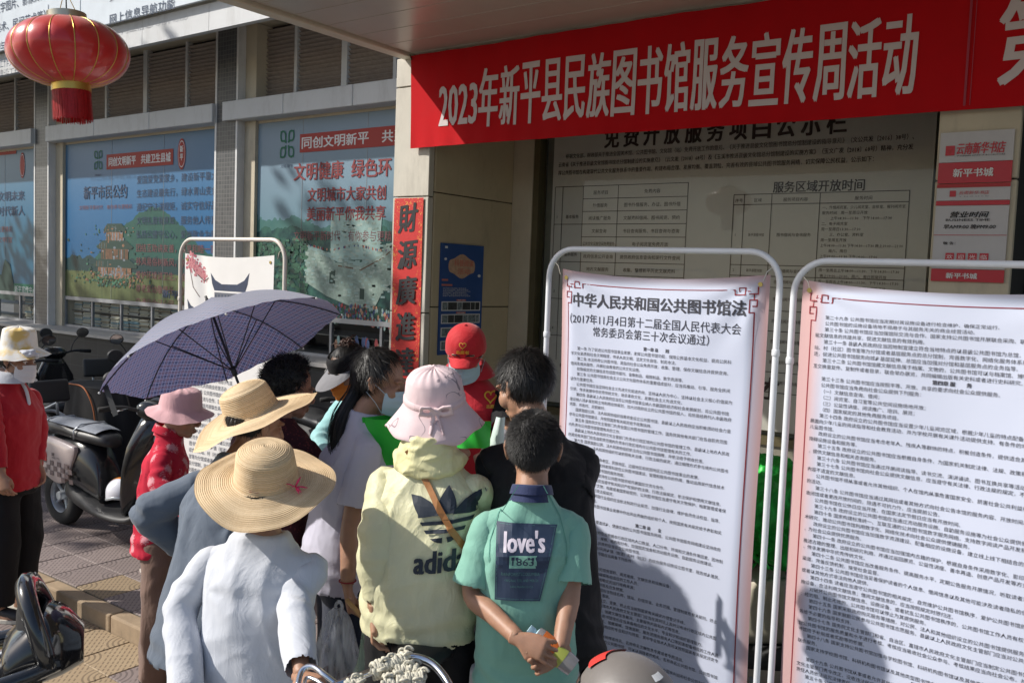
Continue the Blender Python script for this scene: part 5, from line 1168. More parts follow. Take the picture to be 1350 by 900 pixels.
# man in black tee, bending to the left
P=Person('person with short black hair in loose black tee stooping beside the titled law poster',(690,510),3.15,-.1,52,lean=17,bw=.88,head=(28,18,0),hs=1.0)
a={'L':(P.px(672,640,3.25),P.px(640,700,3.1)),'R':(P.px(750,662,3.0),P.px(738,735,2.9))}
P.hand('L',a['L'][1],(0,.4,-.5),(1,0,0)); P.hand('R',a['R'][1],P.px(735,770,2.85)-a['R'][1],(-1,0,0),side=-1)
P.body(a,SKIN); P.hair('short',n=9000,L=.034,seed=5,low=-.05,front=.062,vol=1.05)
P.top('tee_shirt',BLACKC,hem=.44,long=False,loose=1.04,slk=.80,seed=21,slr=[.030,.054,.060,.066],neckr=.042); P.pants(BLACKC,wide=1.15); P.shoes(SHOE,SOLE)
# woman in the pale yellow jacket
P=Person('person in pale yellow hooded jacket, pale pink bow hat and brown bag strap',(580,540),3.05,-.1,24,lean=8,bw=.90,head=(-6,10,0))
a={'L':(P.px(503,700,2.93),P.px(494,806,2.90)),'R':(P.px(655,690,3.2),P.px(645,780,3.2))}
P.hand('L',a['L'][1],(0,.1,-1),(1,.2,0),curl=(45,45,30),side=1); P.body(a,SKIN); P.hair('short',n=900,seed=6,top=.02)
prof=[(.49,.106,.080),(.505,.118,.092),(.56,.126,.098),(.62,.122,.094),(.70,.116,.088),(.75,.114,.080),(.778,.106,.068),(.80,.086,.056),(.822,.062,.047),(.84,.048,.044)]
jk=P.top('jacket',YEL,slk=.86,hem=.49,loose=1,prof=prof,seed=31,amp=.008,fine=.003,slr=[.028,.054,.060,.068,.070,.060,.036],f=(6,6,4),low=.014)
# gathered cuff and hood
mb=MB()
for q in range(5):
    r0=.133-.012*q; mb.tube(spline([P.neck+P.Lr@Vector(((r0+.012*noise.noise(Vector((k*.7,q*1.3,0))))*math.cos(t_)*.78,-.012+(r0*.60+.010*noise.noise(Vector((k*.9,q,4))))*math.sin(t_)-.01*q,-.022-.030*(math.sin(t_)<0)*abs(math.sin(t_))*(1.6-q*.45)+.012*q+.006*noise.noise(Vector((k,q*2,9))))) for k,t_ in enumerate(np.linspace(0,2*math.pi,16,endpoint=False))],4,closed=True),.021-.001*q,8,closed=True)
me=remesh(mb,.006,4); V,N=arrs(me); setco(me,folds(V,N,.006,77,(14,14,14),low=.006)); hood=tomesh(me,'hood',fabric('yellow_hood',(.72,.68,.38),.5,sheen=.1,fold=.9),P.o)
P.pants(BLACKC,wide=1.0); P.shoes(SHOE,SOLE)
N_=(P.Wi.to_3x3()@(CT*1+CR*-.10)).normalized(); ux=Vector((0,0,1)).cross(N_).normalized(); uy=N_.cross(ux)
t=Txt(); sc=.00255
def leaf(cx,cy,ang,L,W,m=0):
    pts=[]
    for i in range(15): f=i/14; pts.append((f*L,W*math.sin(math.pi*f**.85)**.9 if 0<f<1 else 0))
    pts+= [(f*L,-W*math.sin(math.pi*f**.85)**.9) for f in np.linspace(1,0,15)[1:-1]]
    c_,s_=math.cos(ang),math.sin(ang); return [(cx+x*c_-y*s_,cy+x*s_+y*c_) for x,y in pts]
def clip(pts,y0): return [(x,max(y,y0)) for x,y in pts]
t.poly(clip(leaf(.0,-.022,R(90),.118,.030),.016)); 
for sg in (-1,1): t.poly([(sg*x,y) for x,y in [(.020,.014),(.030,.030),(.052,.052),(.085,.068),(.118,.074),(.108,.050),(.098,.032),(.088,.018),(.086,.008)]])
for (ya,yb,xa,xb) in ((-.004,-.015,.080,.082),(-.028,-.039,.066,.060)): 
    t.poly([(-xa,ya),(xb,ya+.004),(xb-.004,yb+.004),(-xa+.008,yb)])
t.poly([(-.044,-.052),(-.006,-.049),(-.006,-.066),(-.020,-.064),(-.034,-.058)]); t.poly([(.044,-.048),(.006,-.049),(.010,-.066),(.020,-.064),(.034,-.056)])
t.fit('adidas',-.088,.098,-.152,-.088,0,bold=.045)
t.v=[(x*1.02,y*1.05+x*.10,w_) for x,y,w_ in t.v]
project(P,t,[mat('jacket_print',(.012,.02,.035),.6,var=0)],'trefoil_print',P.px(592,678,2.9),ux,uy,jk,off=.007,cut=.012)
mb=Txt(); A_=P.px(540,598,2.9); B_=P.px(622,724,2.9); 
ov=Vector(((A_-P.px(592,678,2.9)).dot(ux),(A_-P.px(592,678,2.9)).dot(uy))); bv=Vector(((B_-P.px(592,678,2.9)).dot(ux),(B_-P.px(592,678,2.9)).dot(uy))); dv=(bv-ov).normalized(); ov-=dv*.005; bv+=dv*.12
mb.line([tuple(ov),tuple(bv)],.019)
st=project(P,mb,[mat('strap_brown',(.36,.15,.04),.5,var=.15,vs=30,coat=.2)],'bag_strap',P.px(592,678,2.9),ux,uy,jk,off=.013,parent=P.o)
sd=st.modifiers.new('t','SOLIDIFY'); sd.thickness=.004
# pink sun hat: wide soft brim, ribbon band with bow
up_=Vector((0,0,1))+CT*.22+CR*-.04; M=HX(P,up_,aD(573,531,3.02))@Matrix.Diagonal((1.02,1.02,1.0,1))
def fn(p,t_,r,z):
    f=max(0,(r-.1)/.07); return Vector((p.x,p.y,z+f*(.012*math.sin(3*t_+1)+.008*math.sin(5*t_)+.006*math.sin(9*t_+2))+(.0022*math.sin(t_*17+z*60) if r<.1 else 0)))
g=G('pink_hat_print',.85); ln_=g.ramp(g.math('ABSOLUTE',g.math('SUBTRACT',g.noise(7,2,dist=.5),.5)),[(.003,1),(.007,0)]); msk=g.ramp(g.noise(4,2,g.map(loc=(3,1,2))),[(.5,0),(.54,1)])
g.col(g.mix(g.math('MULTIPLY',g.math('MULTIPLY',ln_,msk),.8),g.mix(g.noise(20,3),(.66,.50,.52),(.76,.60,.61)),(.12,.10,.13))); g.bump(g.noise(14,4,dist=1),.5,.005)
ht=MB().lathe([(.002,.127)]+[(.092*math.sin(f),.072+.054*math.cos(f)) for f in np.linspace(.15,1.45,8)]+[(.096,.045),(.099,.02),(.102,.004),(.112,-.012),(.128,-.03),(.144,-.050),(.156,-.066),(.165,-.076),(.163,-.079)],72,M=M,fn=fn,cap=False).build('sun_hat',g.m,P.o,smooth=True)
MB().lathe([(.098,.004),(.103,.006),(.101,.026),(.096,.028)],60,M=M,fn=lambda p,t_,r,z:Vector((p.x,p.y,z+.004*math.sin(t_*2))),cap=False).build('ribbon',PALEP,ht,smooth=True)
cb=M.inverted().to_3x3()@P.Wi.to_3x3()@CT; an=math.atan2(cb.y,cb.x)+.12; bc=Vector((.108*math.cos(an),.108*math.sin(an),.012)); tn=Vector((-math.sin(an),math.cos(an),0)); ou=Vector((math.cos(an),math.sin(an),0))
mb=MB()
for sg in (-1,1):
    mb.tube([M@(bc+v_) for v_ in (tn*0,tn*sg*.022+Vector((0,0,.016))+ou*.01,tn*sg*.046+Vector((0,0,.018))+ou*.012,tn*sg*.050+Vector((0,0,-.004))+ou*.01,tn*sg*.024+Vector((0,0,-.010))+ou*.008,tn*0)],[.006,.012,.013,.012,.010,.006],8,flat=.5)
    mb.tube([M@(bc+v_) for v_ in (tn*0,tn*sg*.012+Vector((0,0,-.03))+ou*.014,tn*sg*.022+Vector((0,0,-.068))+ou*.040)],[.006,.009,.007],8,flat=.35)
mb.ell(M@bc,(.012,.012,.012),n=8)
tomesh(remesh(mb,.004,2),'bow',PALEP,ht)
# woman in white with the big straw hat
P=Person('person in long sleeved white shirt and big straw hat with pink flower',(352,645),2.72,-.1,32,lean=6,bw=1.04,head=(0,-6,0))
a={'L':(P.px(238,800,2.68),P.px(246,925,2.50)),'R':(P.px(388,785,2.62),P.px(398,892,2.36))}
P.hand('R',a['R'][1],P.px(425,905,2.24)-a['R'][1],(.2,0,-1),curl=(45,45,30),side=-1); P.hand('L',a['L'][1],(.3,.8,-.3),(0,0,-1),curl=(45,40,30)); P.body(a,SKIN2); P.hair('short',n=500,seed=7,top=.02)
prof=[(.43,.114,.094),(.50,.112,.094),(.56,.108,.090),(.62,.105,.087),(.70,.108,.086),(.75,.108,.080),(.778,.102,.068),(.80,.084,.056),(.822,.062,.047),(.84,.050,.046)]
P.top('shirt',WHT,hem=.43,prof=prof,seed=41,amp=.0075,slr=[.030,.051,.055,.055,.053,.050,.046],slk=.90,low=.015,f=(6,6,2)); P.pants(BLACKC,wide=1.1); P.shoes(SHOE,SOLE)
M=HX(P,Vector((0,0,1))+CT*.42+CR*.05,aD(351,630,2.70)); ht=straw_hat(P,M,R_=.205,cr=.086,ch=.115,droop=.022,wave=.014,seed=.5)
cb=M.inverted().to_3x3()@P.Wi.to_3x3()@(CT*.6+CR); an=math.atan2(cb.y,cb.x); mb=MB(); bc=Vector((.114*math.cos(an),.114*math.sin(an),.018))
for k in range(9): d_=Vector((random.gauss(0,1),random.gauss(0,1),random.gauss(.2,.6))).normalized(); mb.tube([M@bc,M@(bc+d_*.018),M@(bc+d_*.036+Vector((0,0,-.004)))],[.002,.004,.001],6,flat=.4)
mb.build('flower',mat('flower_pink',(.72,.04,.14),.6),ht,smooth=True)
# woman in slate jacket with the tilted straw hat, hand on hip
P=Person('person in slate grey jacket with tilted straw hat, left elbow bent out',(338,560),3.2,-.1,8,lean=14,bw=.98,head=(-20,12,0))
a={'L':(P.px(196,676,3.2),P.px(262,735,3.35)),'R':(P.px(368,610,3.4),P.px(336,575,3.68))}
P.hand('L',a['L'][1],(.5,.5,-.3),(0,0,-1)); P.hand('R',a['R'][1],(0,.1,1),(0,1,0),curl=(75,75,55),side=-1); P.body(a,SKIN2); P.hair('short',n=500,seed=8,top=.02)
P.top('jacket',GREYC,hem=.42,loose=1.05,seed=51,amp=.007,slr=[.030,.058,.062,.064,.058,.05],low=.014); P.pants(BLACKC); P.shoes(SHOE,SOLE)
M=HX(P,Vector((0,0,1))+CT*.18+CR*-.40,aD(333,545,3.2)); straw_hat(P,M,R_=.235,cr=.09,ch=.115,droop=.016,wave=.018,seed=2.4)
hold=P.W@P.gr['R']
# woman in red floral shirt in profile
P=Person('person with pink bucket hat, red floral shirt and brown trousers under the umbrella',(238,545),4.35,-.1,-44,lean=5,bw=.94,head=(-8,12,0))
a={'L':(P.px(232,640,4.6),P.px(262,640,4.5)),'R':(P.px(210,640,4.15),P.px(262,690,4.05))}
P.hand('R',a['R'][1],(0,1,-.2),(0,0,-1)); P.hand('L',a['L'][1],(0,1,-.2),(0,0,-1)); P.body(a,SKIN2,stance=.07); P.eyes(); P.hair('short',n=900,seed=9,top=.02)
P.top('floral_shirt',FLOR,hem=.45,loose=.98,seed=61,amp=.004,low=.012,slr=[.030,.056,.056,.054,.05,.044]); P.collar(FLOR,r=.054,hgt=.03); P.pants(BROWN,wide=1.35,end=.035,amp=.012); P.shoes(SHOE,SOLE)
M=HX(P,Vector((0,0,1))+CT*.05+CR*.10,aD(238,538,4.35))@Matrix.Scale(1.05,4)
def bucket(P,M,m,brim=.05,drop=.04,name='bucket_hat',ch=.10,seed=0,r=.092):
    return MB().lathe([(.002,ch+.006)]+[(r*.92*math.sin(f),ch-.022*(1-math.cos(f))) for f in np.linspace(.3,1.5,6)]+[(r*.97,ch*.6),(r*1.03,.02),(r*1.06,.004)]+[(r*1.06+brim*f,.002-drop*f) for f in np.linspace(.15,1,7)],56,M=M,fn=lambda p,t_,r_,z:Vector((p.x,p.y,z+max(0,r_-r*1.06)/brim*.012*math.sin(2*t_+seed)+.002*math.sin(11*t_+z*40))),cap=False).build(name,m,P.o,smooth=True)
bucket(P,M,PINKC,brim=.055,drop=.030)
# curly haired woman in maroon
P=Person('person with short curly black hair in a dark maroon dotted dress',(384,513),3.85,-.1,6,lean=10,bw=1.02,head=(-25,12,0))
a={'L':(P.px(350,690,3.9),P.px(372,720,4.2)),'R':(P.px(432,640,3.8),P.px(432,700,4.1))}
P.hand('R',a['R'][1],(0,1,-.2),(0,0,-1)); P.hand('L',a['L'][1],(0,1,-.2),(0,0,-1)); P.body(a,SKIN2); P.hair('curly',n=5200,L=.034,seed=10,low=-.062,front=.05,vol=1.14,curl=.8,sw=.0013)
P.top('dress',MAROON,hem=.28,prof=[(.28,.13,.11),(.40,.124,.105),(.50,.118,.10),(.60,.108,.09),(.68,.108,.088),(.75,.112,.082),(.79,.104,.070),(.815,.082,.055),(.838,.052,.044),(.85,.04,.04)],seed=71,slr=[.030,.056,.054,.05,.046,.042],slk=.6); P.pants(BLACKC); P.shoes(SHOE,SOLE)
# girl with ponytail and blue mask
P=Person('person with long black ponytail, pale blue mask, white tee and navy trousers',(503,503),3.56,-.1,-36,lean=9,bw=.92,head=(-30,9,0))
a={'R':(P.px(462,690,3.38),P.px(458,772,3.30)),'L':(P.px(540,640,3.75),P.px(512,560,3.85))}
P.hand('R',a['R'][1],P.px(462,800,3.28)-a['R'][1],P.Wi.to_3x3()@(CR),curl=(45,55,40),side=-1)
P.hand('L',a['L'][1],P.Wi.to_3x3()@(CR*-.3+Vector((0,0,1))),P.Wi.to_3x3()@(CT*-1),curl=(30,30,20)); P.body(a,SKIN2); P.hair('short',n=2600,L=.05,seed=11,low=-.05,front=.055,vol=1.03)
P.mask(MASKB); gpx=P.W@P.gr['R']
P.top('tee_shirt',LAV,hem=.46,long=False,loose=1.08,slk=.78,seed=81,amp=.006,slr=[.030,.052,.058,.062]); P.pants(fabric('navy_wide_trousers',(.012,.018,.04)),wide=1.5); P.shoes(SHOE,SOLE)
hd=P.HM; pt0=hd@Vector((0,-.12,.045)); pth=[pt0,P.px(472,512,3.60),P.px(455,545,3.56),P.px(446,580,3.52),P.px(449,622,3.50)]; S_=spline(pth,5); mb=MB(); mb.tube(S_,[.016+.018*math.sin(math.pi*min(1,(i/len(S_))*1.05+.05))**.8 for i in range(len(S_))],10)
for k in range(420):
    o_=Vector((random.gauss(0,.014),random.gauss(0,.014),random.gauss(0,.008))); pp=[p+o_*(.5+.9*math.sin(math.pi*i/len(S_)))+Vector((random.gauss(0,.001),)*3) for i,p in enumerate(S_)][::2]; mb.tube(pp,[.0011]*(len(pp)-1)+[.0004],3,cap=False)
mb.build('ponytail',HAIR,P.o,smooth=True)
MB().tube(spline([P.wr['R']+Vector((.03*math.cos(t_),.03*math.sin(t_),.02)) for t_ in np.linspace(0,6.28,12,endpoint=False)],3,closed=True),.0028,6,closed=True).build('bracelet',mat('red_cord',(.25,.02,.03),.7),P.o)
# visor woman with orange mask
P=Person('person with grey sun visor, orange face mask and pale blue jacket',(458,488),4.45,-.0,172,lean=10,bw=1.0,head=(4,24,0))
a={'R':(P.px(422,580,4.4),P.px(450,620,4.2)),'L':(P.px(492,580,4.5),P.px(480,620,4.3))}
P.hand('R',a['R'][1],(0,1,0),(0,0,-1)); P.hand('L',a['L'][1],(0,1,0),(0,0,-1)); P.body(a,SKIN2); P.hair('short',n=1800,L=.03,seed=12); P.mask(MASKO); P.eyes()
jk=P.top('jacket',fabric('aqua_jacket',(.30,.58,.60),.6),hem=.46,loose=1.08,seed=91); P.collar(fabric('red_trim',(.35,.02,.03)),r=.058,hgt=.035,flare=2.0,open_=.5); P.pants(BLACKC); P.shoes(SHOE,SOLE)
M=P.HM@Matrix.Rotation(R(-6),4,'X')
def vis(p,t_,r,z):
    f=max(0,math.sin(t_)); ext=max(0,(r-.09)/.01); return Vector((p.x*(1+.02*ext),p.y+(.10*f**.8*ext if f>0 else 0),z-.022*ext*f-.010*ext*abs(math.cos(t_))))
vo=MB().lathe([(.070,.105),(.080,.095),(.088,.075),(.091,.045),(.092,.03)],48,M=M@Matrix.Translation((0,-.018,0))@Matrix.Diagonal((1,1.18,1,1)),cap=False).build('sun_visor',BLACKC,P.o,smooth=True)
MB().lathe([(.089,.034),(.0925,.034),(.095,.033),(.1,.03)],48,M=M@Matrix.Translation((0,-.0,0))@Matrix.Diagonal((.98,1.02,1,1)),fn=vis,cap=False).build('visor_brim',fabric('grey_brim',(.22,.22,.24)),vo,smooth=True)
mb=MB()
for k in range(60): c_=Vector((random.gauss(0,.018),-.06+random.gauss(0,.018),.125+random.gauss(0,.010))); d_=Vector((random.gauss(0,1),random.gauss(0,1),random.gauss(0,.5))).normalized()*.02; mb.tube([M@(c_-d_),M@(c_+Vector((0,0,.008))),M@(c_+d_)],[.002,.003,.001],5)
mb.build('hair_bun',mat('brown_hair',(.06,.025,.015),.5,var=.3,vs=80),P.o,smooth=True)
# volunteer in red cap and vest facing the camera
P=Person('person facing the camera in red cap and red vest with gold heart',(614,464),4.25,-.0,203,lean=6,bw=1.0,head=(8,20,0))
a={'L':(P.px(668,575,4.15),P.px(640,598,3.95)),'R':(P.px(585,580,4.2),P.px(610,598,3.95))}
P.hand('R',a['R'][1],(0.2,1,0),(0,0,-1),curl=(20,20,15)); P.hand('L',a['L'][1],(-.3,1,0),(0,0,-1),curl=(20,20,15),side=-1); P.body(a,SKIN); P.hair('short',n=1500,L=.04,seed=13,top=.02); P.mask(MASKB); P.eyes()
P.top('tee_shirt',BLACKC,hem=.47,long=False,seed=101,slk=.75,amp=.002,low=.003,fine=0,prof=[(.47,.088,.072),(.60,.084,.066),(.70,.088,.066),(.765,.088,.060),(.80,.066,.048),(.836,.044,.040)])
RV=fabric('red_vest_cloth',(.52,.012,.025),.65); vt=P.top('vest',RV,hem=.46,loose=1.06,seed=102,armq=(),amp=.003,low=.006,neckr=.034,prof=[(.46,.122,.100),(.60,.112,.092),(.70,.112,.092),(.765,.108,.086),(.795,.094,.070),(.822,.070,.056),(.842,.050,.048)]); P.collar(RV,r=.062,hgt=.04,flare=1.8,open_=.55); P.pants(BLACKC); P.shoes(SHOE,SOLE)
for q in 'LR':
    e,w_=P.arms[q]; MB().tube([e.lerp(w_,.1),e.lerp(w_,.5),e.lerp(w_,.92)],[.044,.040,.032],14).build('arm_sleeve',mat('sleeve_white',(.66,.64,.70),.8,bump=.2,bs=40),P.o,smooth=True)
N_=(P.Wi.to_3x3()@CT).normalized(); ux=Vector((0,0,1)).cross(N_).normalized(); uy=N_.cross(ux)
HEART=[(.016*math.sin(t_)**3*1.0,(.013*math.cos(t_)-.005*math.cos(2*t_)-.002*math.cos(3*t_)-.001*math.cos(4*t_))) for t_ in np.linspace(0,2*math.pi,32)]
GO=mat('gold_print',(.75,.42,.04),.5,var=0)
t=Txt(); t.line([(x*1.7,y*1.7) for x,y in HEART],.006); t.fit('志愿',-.018,.018,-.052,-.036,bold=.04)
project(P,t,[GO],'heart_emblem',P.px(645,532,4.0),ux,uy,vt,off=.005)
M=P.HM@Matrix.Translation((0,-.012,.012))@Matrix.Rotation(R(-4),4,'X')
RC=fabric('red_cap_cloth',(.55,.012,.02),.7); cp=MB().lathe([(.002,.122)]+[(.094*math.sin(f),.030+.092*math.cos(f)) for f in np.linspace(.12,1.5,12)]+[(.096,.016),(.096,.0)],48,M=M@Matrix.Diagonal((1,1.1,1,1)),fn=lambda p,t_,r,z:Vector((p.x*(1-.012*max(0,math.cos(6*t_))**8),p.y*(1-.012*max(0,math.cos(6*t_))**8),z)),cap=False).build('cap',RC,P.o,smooth=True)
MB().grid(lambda u,v:M@Vector(((u*2-1)*(.078-.012*v*abs(u*2-1)),.098*math.sqrt(max(0,1-((u*2-1)*.84)**2))+v*.072*math.sqrt(max(0.0,1-(abs(u*2-1))**2.6)),.010-.020*v-.030*(u*2-1)**2)),28,10).build('cap_brim',RC,cp,smooth=True).modifiers.new('t','SOLIDIFY').thickness=.004
MB().ell(M@Vector((0,0,.123)),(.008,.008,.005),n=8).build('cap_button',RC,cp,smooth=True)
t=Txt(); t.line([(x*1.0,y*1.0+.016) for x,y in HEART],.0028); t.fit('志愿者',-.030,.030,-.024,-.008,bold=.04)
fwd=(M.to_3x3()@Vector((0,1,.35))).normalized(); uxx=Vector((0,0,1)).cross(fwd).normalized()
project(P,t,[GO],'cap_emblem',M@Vector((0,.11,.055)),uxx,fwd.cross(uxx),cp,off=.002)
MB().tube(spline([P.neck+P.Lr@Vector((.045*math.cos(t_),.03+.03*math.sin(t_),.0-.02*math.sin(t_))) for t_ in np.linspace(0,math.pi,8)],3),.0015,5).build('necklace',GOLD,P.o)
# person at the left edge in red polo
P=Person('person at the left edge in red polo, white and yellow hat, white mask',(24,474),5.1,-.1,-62,lean=0,bw=1.0,head=(-6,6,0))
a={'L':(P.px(52,560,5.25),P.px(50,612,5.2)),'R':(P.px(-8,560,4.95),P.px(2,625,4.9))}
P.hand('R',a['R'][1],(0.1,.3,-1),(-1,0,0)); P.hand('L',a['L'][1],(0,.2,-1),(1,0,0)); P.body(a,SKIN2); P.hair('short',n=1500,L=.035,seed=14,top=.02); P.mask(MASKW); P.eyes()
P.top('polo_shirt',REDP,hem=.47,seed=111,slk=.9,loose=1.08,amp=.005); P.collar(WHT,r=.062,hgt=.042,flare=2.1,open_=.3)
f0=P.neck+P.Lr@Vector((0,.08,-.01)); MB().tube(spline([P.neck+P.Lr@Vector((0,.068,0)),P.neck+P.Lr@Vector((0,.105,-.06)),P.neck+P.Lr@Vector((0,.135,-.20))],4),.014,8,flat=.4).build('placket',WHT,P.o,smooth=True)
P.pants(BLACKC,wide=1.2); P.shoes(SHOE,SOLE)
g=G('white_yellow_hat',.85); g.col(g.mix(g.ramp(g.noise(9,3),[(.45,0),(.6,1)]),(.74,.72,.68),(.72,.50,.16))); g.bump(g.noise(12,4),.5,.005)
M=HX(P,Vector((0,0,1))+CT*.03+CR*.04,aD(25,458,5.1)); ht=bucket(P,M,g.m,brim=.070,drop=.045,name='sun_hat',ch=.12)
mb=MB()
for k in range(26):
    t_=random.uniform(0,6.28); r=random.uniform(0,.05); mb.ell(M@(Vector((.135,0,-.02))+Vector((random.gauss(0,.012),r*math.cos(t_),r*math.sin(t_)*.45))),(.016,.020,.010),n=6)
tomesh(remesh(mb,.006,2),'fabric_flower',WHT,ht)
# ------------------------------------------------------------------ two-wheelers
DKP=mat('dark_paint',(.018,.019,.022),.22,var=.1,coat=.5); DKPL=mat('dark_plastic',(.03,.03,.032),.55,var=.1,bump=.15,bs=300); RUB=mat('rubber',(.018,.018,.018),.85,var=.2,bump=.3,bs=80); CHR=mat('chrome',(.72,.74,.78),.14,1,var=.03); SILV=mat('silver_paint',(.42,.45,.48),.35,.4,var=.08); VIN=mat('seat_vinyl',(.022,.022,.025),.42,var=.15,bump=.2,bs=220)
CREAMP=mat('beige_paint',(.55,.50,.40),.3,var=.06,coat=.4,dirt=.25); BLUEP=mat('navy_paint',(.02,.05,.13),.2,var=.1,coat=.6)
MIRR=mat('mirror_glass',(.85,.87,.88),.03,1,var=0); LENS=mat('lamp_lens',(.55,.10,.06),.2,var=0); LENSW=mat('lamp_clear',(.6,.6,.6),.1,var=0)
def loftx(mb,secs,n=16,e=.75,m=0):
    rings=[]
    for x,z0,z1,hw in secs:
        zc,hz=(z0+z1)/2,(z1-z0)/2; rings.append([(x,hw*math.copysign(abs(math.cos(t))**e,math.cos(t)),zc+hz*math.copysign(abs(math.sin(t))**e,math.sin(t))) for t in np.linspace(0,2*math.pi,n,endpoint=False)])
    return mb.loft(rings,m)
def smoothsec(secs,n=4):
    a=np.array(secs); t=np.linspace(0,len(a)-1,(len(a)-1)*n+1); P=spline([Vector((*r[:3],)) for r in a],n); W=spline([Vector((r[3],0,0)) for r in a],n)
    return [(p.x,p.y,p.z,max(.005,w.x)) for p,w in zip(P,W)]
def scooter(label,loc,rz,paint=DKP,panel=None,cover=False,back=True,mirrors=True,basket=False,scale=1,name='parked_scooter',group='parked scooters',checks=False,seatpad=False,bars=True):
    o=thing(name,label,'scooter',loc,rz,group); o.scale=(scale,)*3
    for x in (-.58,.62):
        w_=MB().lathe([(.125,-.045),(.16,-.055),(.20,-.045),(.218,-.02),(.218,.02),(.20,.045),(.16,.055),(.125,.045)],32,M=Matrix.Rotation(R(90),3,'X'),c=(x,0,.218),cap=False).build('wheel',RUB,o,smooth=True)
        mb=MB().lathe([(.126,-.04),(.118,-.03),(.118,.03),(.126,.04)],32,M=Matrix.Rotation(R(90),3,'X'),c=(x,0,.218),cap=False).lathe([(.03,-.05),(.035,-.04),(.035,.04),(.03,.05)],12,M=Matrix.Rotation(R(90),3,'X'),c=(x,0,.218))
        for k in range(5): t=R(72*k); mb.tube([(x+.03*math.cos(t),0,.218+.03*math.sin(t)),(x+.12*math.cos(t),0,.218+.12*math.sin(t))],.012,6)
        mb.build('rim',SILV,w_,smooth=40)
    loftx(MB(),smoothsec([(-.82,.50,.60,.03),(-.72,.42,.66,.10),(-.45,.36,.70,.135),(-.18,.30,.69,.13),(-.02,.26,.55,.10),(.03,.26,.34,.10)])).build('body_shell',paint,o,smooth=True)
    loftx(MB(),smoothsec([(-.42,.22,.38,.09),(-.2,.19,.32,.13),(.1,.18,.25,.16),(.4,.19,.26,.15),(.5,.24,.34,.10)])).build('footboard',DKPL,o,smooth=True)
    if panel:
        pts=spline([(-.80,.60,0),(-.74,.685,0),(-.5,.68,0),(-.26,.655,0),(-.20,.62,0),(-.27,.46,0),(-.36,.365,0),(-.5,.37,0),(-.68,.46,0)],4,closed=True)
        for s in (-1,1):
            mb=MB(); n=len(pts); c=Vector((-.5,.55,0)); rr=[]
            for f,y in ((1,.118),(1.0,.146),(.94,.156),(.6,.162),(.02,.163)): rr.append([(c.x+(p.x-c.x)*f,s*y,c.y+(p.y-c.y)*f) for p in pts])
            sp=mb.loft(rr).build('side_panel',panel,o,smooth=45)
            if checks and s<0:
                t=Txt(); 
                for i in range(12):
                    for j in range(4):
                        u=-.76+.046*i; v=.375+.036*j+max(0,-.55-u)*.42
                        if (i+j)%2 and (u-.0)<-.25-j*.0: t.rect(u,u+.045,v,v+.035,0) if abs(u+.5)<.27 and v<.53 and v>.37+max(0,(-.40-u))*.18 else None
                t.poly([(-.70,.655),(-.66,.62),(-.62,.655),(-.645,.665),(-.66,.655),(-.675,.667)],1); t.poly([(-.685,.615),(-.66,.55),(-.64,.615),(-.66,.60)],1)
                t.disc(-.56,.545,.032,.034,m=2); t.rect(-.592,-.53,.505,.528,2); t.rect(-.575,-.565,.52,.545,0); t.rect(-.55,-.54,.52,.545,0)
                t.fit('DE',-.46,-.43,.555,.575,3,bold=.04); t.fit('ENERGY 72V',-.46,-.36,.535,.548,3)
                t.build('decal',[mat('check_brown',(.16,.12,.12),.5,var=0),mat('decal_orange',(.60,.12,.02),.4,var=0),mat('decal_red',(.62,.05,.04),.4,var=0),INK],sp,lambda u,v:(u,-.1655+.012*max(0,((abs(u+.5)/.3)**2+(abs(v-.55)/.16)**2)-.7),v),cut=.05,world=False)
    st=loftx(MB(),smoothsec([(-.74,.70,.74,.05),(-.66,.68,.79,.115),(-.45,.685,.80,.135),(-.28,.68,.775,.13),(-.12,.67,.77,.12),(.02,.66,.745,.085),(.07,.66,.70,.04)])).build('seat',VIN,o,smooth=True)
    if seatpad:
        MB().grid(lambda u,v:(-.66+.64*u,(v*2-1)*(.128-.03*(2*u-1)**2),.806-.022*(2*v-1)**2-.02*(u-.15)**2-.030*max(0,u-.6)+.002*math.sin(60*u)*math.sin(50*v)),40,16).build('seat_cover',mat('silver_mesh_cover',(.30,.32,.36),.5,.3,var=.2,vs=60,bump=.5,bs=120),o,smooth=True)
        for x in (-.62,-.22): MB().tube([(x,-.14,.70),(x-.01,-.135,.76),(x,-.09,.80),(x,.09,.80),(x-.01,.135,.76),(x,.14,.70)],.006,6).build('seat_piping',SILV,o,smooth=True)
    loftx(MB(),smoothsec([(-.93,.34,.42,.05),(-.84,.32,.48,.09),(-.70,.36,.50,.10)])).build('rear_mudguard',SILV if panel else paint,o,smooth=True)
    MB().rbox((-.84,0,.53),(.04,.16,.05),.012).build('tail_lamp',LENS,o)
    MB().tube(spline([(-.55,-.15,.70),(-.74,-.14,.74),(-.86,-.09,.80),(-.88,0,.81),(-.86,.09,.80),(-.74,.14,.74),(-.55,.15,.70)],4),.012,8).build('grab_rail',SILV,o,smooth=True)
    if back:
        bk=MB().rbox((-.80,0,.97),(.05,.30,.17),.022,rot=Matrix.Rotation(R(-12),3,'Y'),seg=3).build('backrest',DKPL,o,smooth=50)
        for s in (-1,1): MB().tube([(-.79,s*.06,.79),(-.80,s*.06,.93)],.011,8).build('bracket',SILV,bk,smooth=True)
    sh=MB(); rr=[]
    for x,z,hw,d in ((.40,.26,.13,.03),(.44,.40,.17,.04),(.50,.58,.20,.06),(.55,.75,.19,.08),(.56,.88,.12,.09),(.55,.95,.07,.07)):
        rr.append([(x+d*math.sin(t)-.05*(abs(math.cos(t))**2),hw*math.cos(t),z+.02*math.sin(t)) for t in np.linspace(0,2*math.pi,20,endpoint=False)])
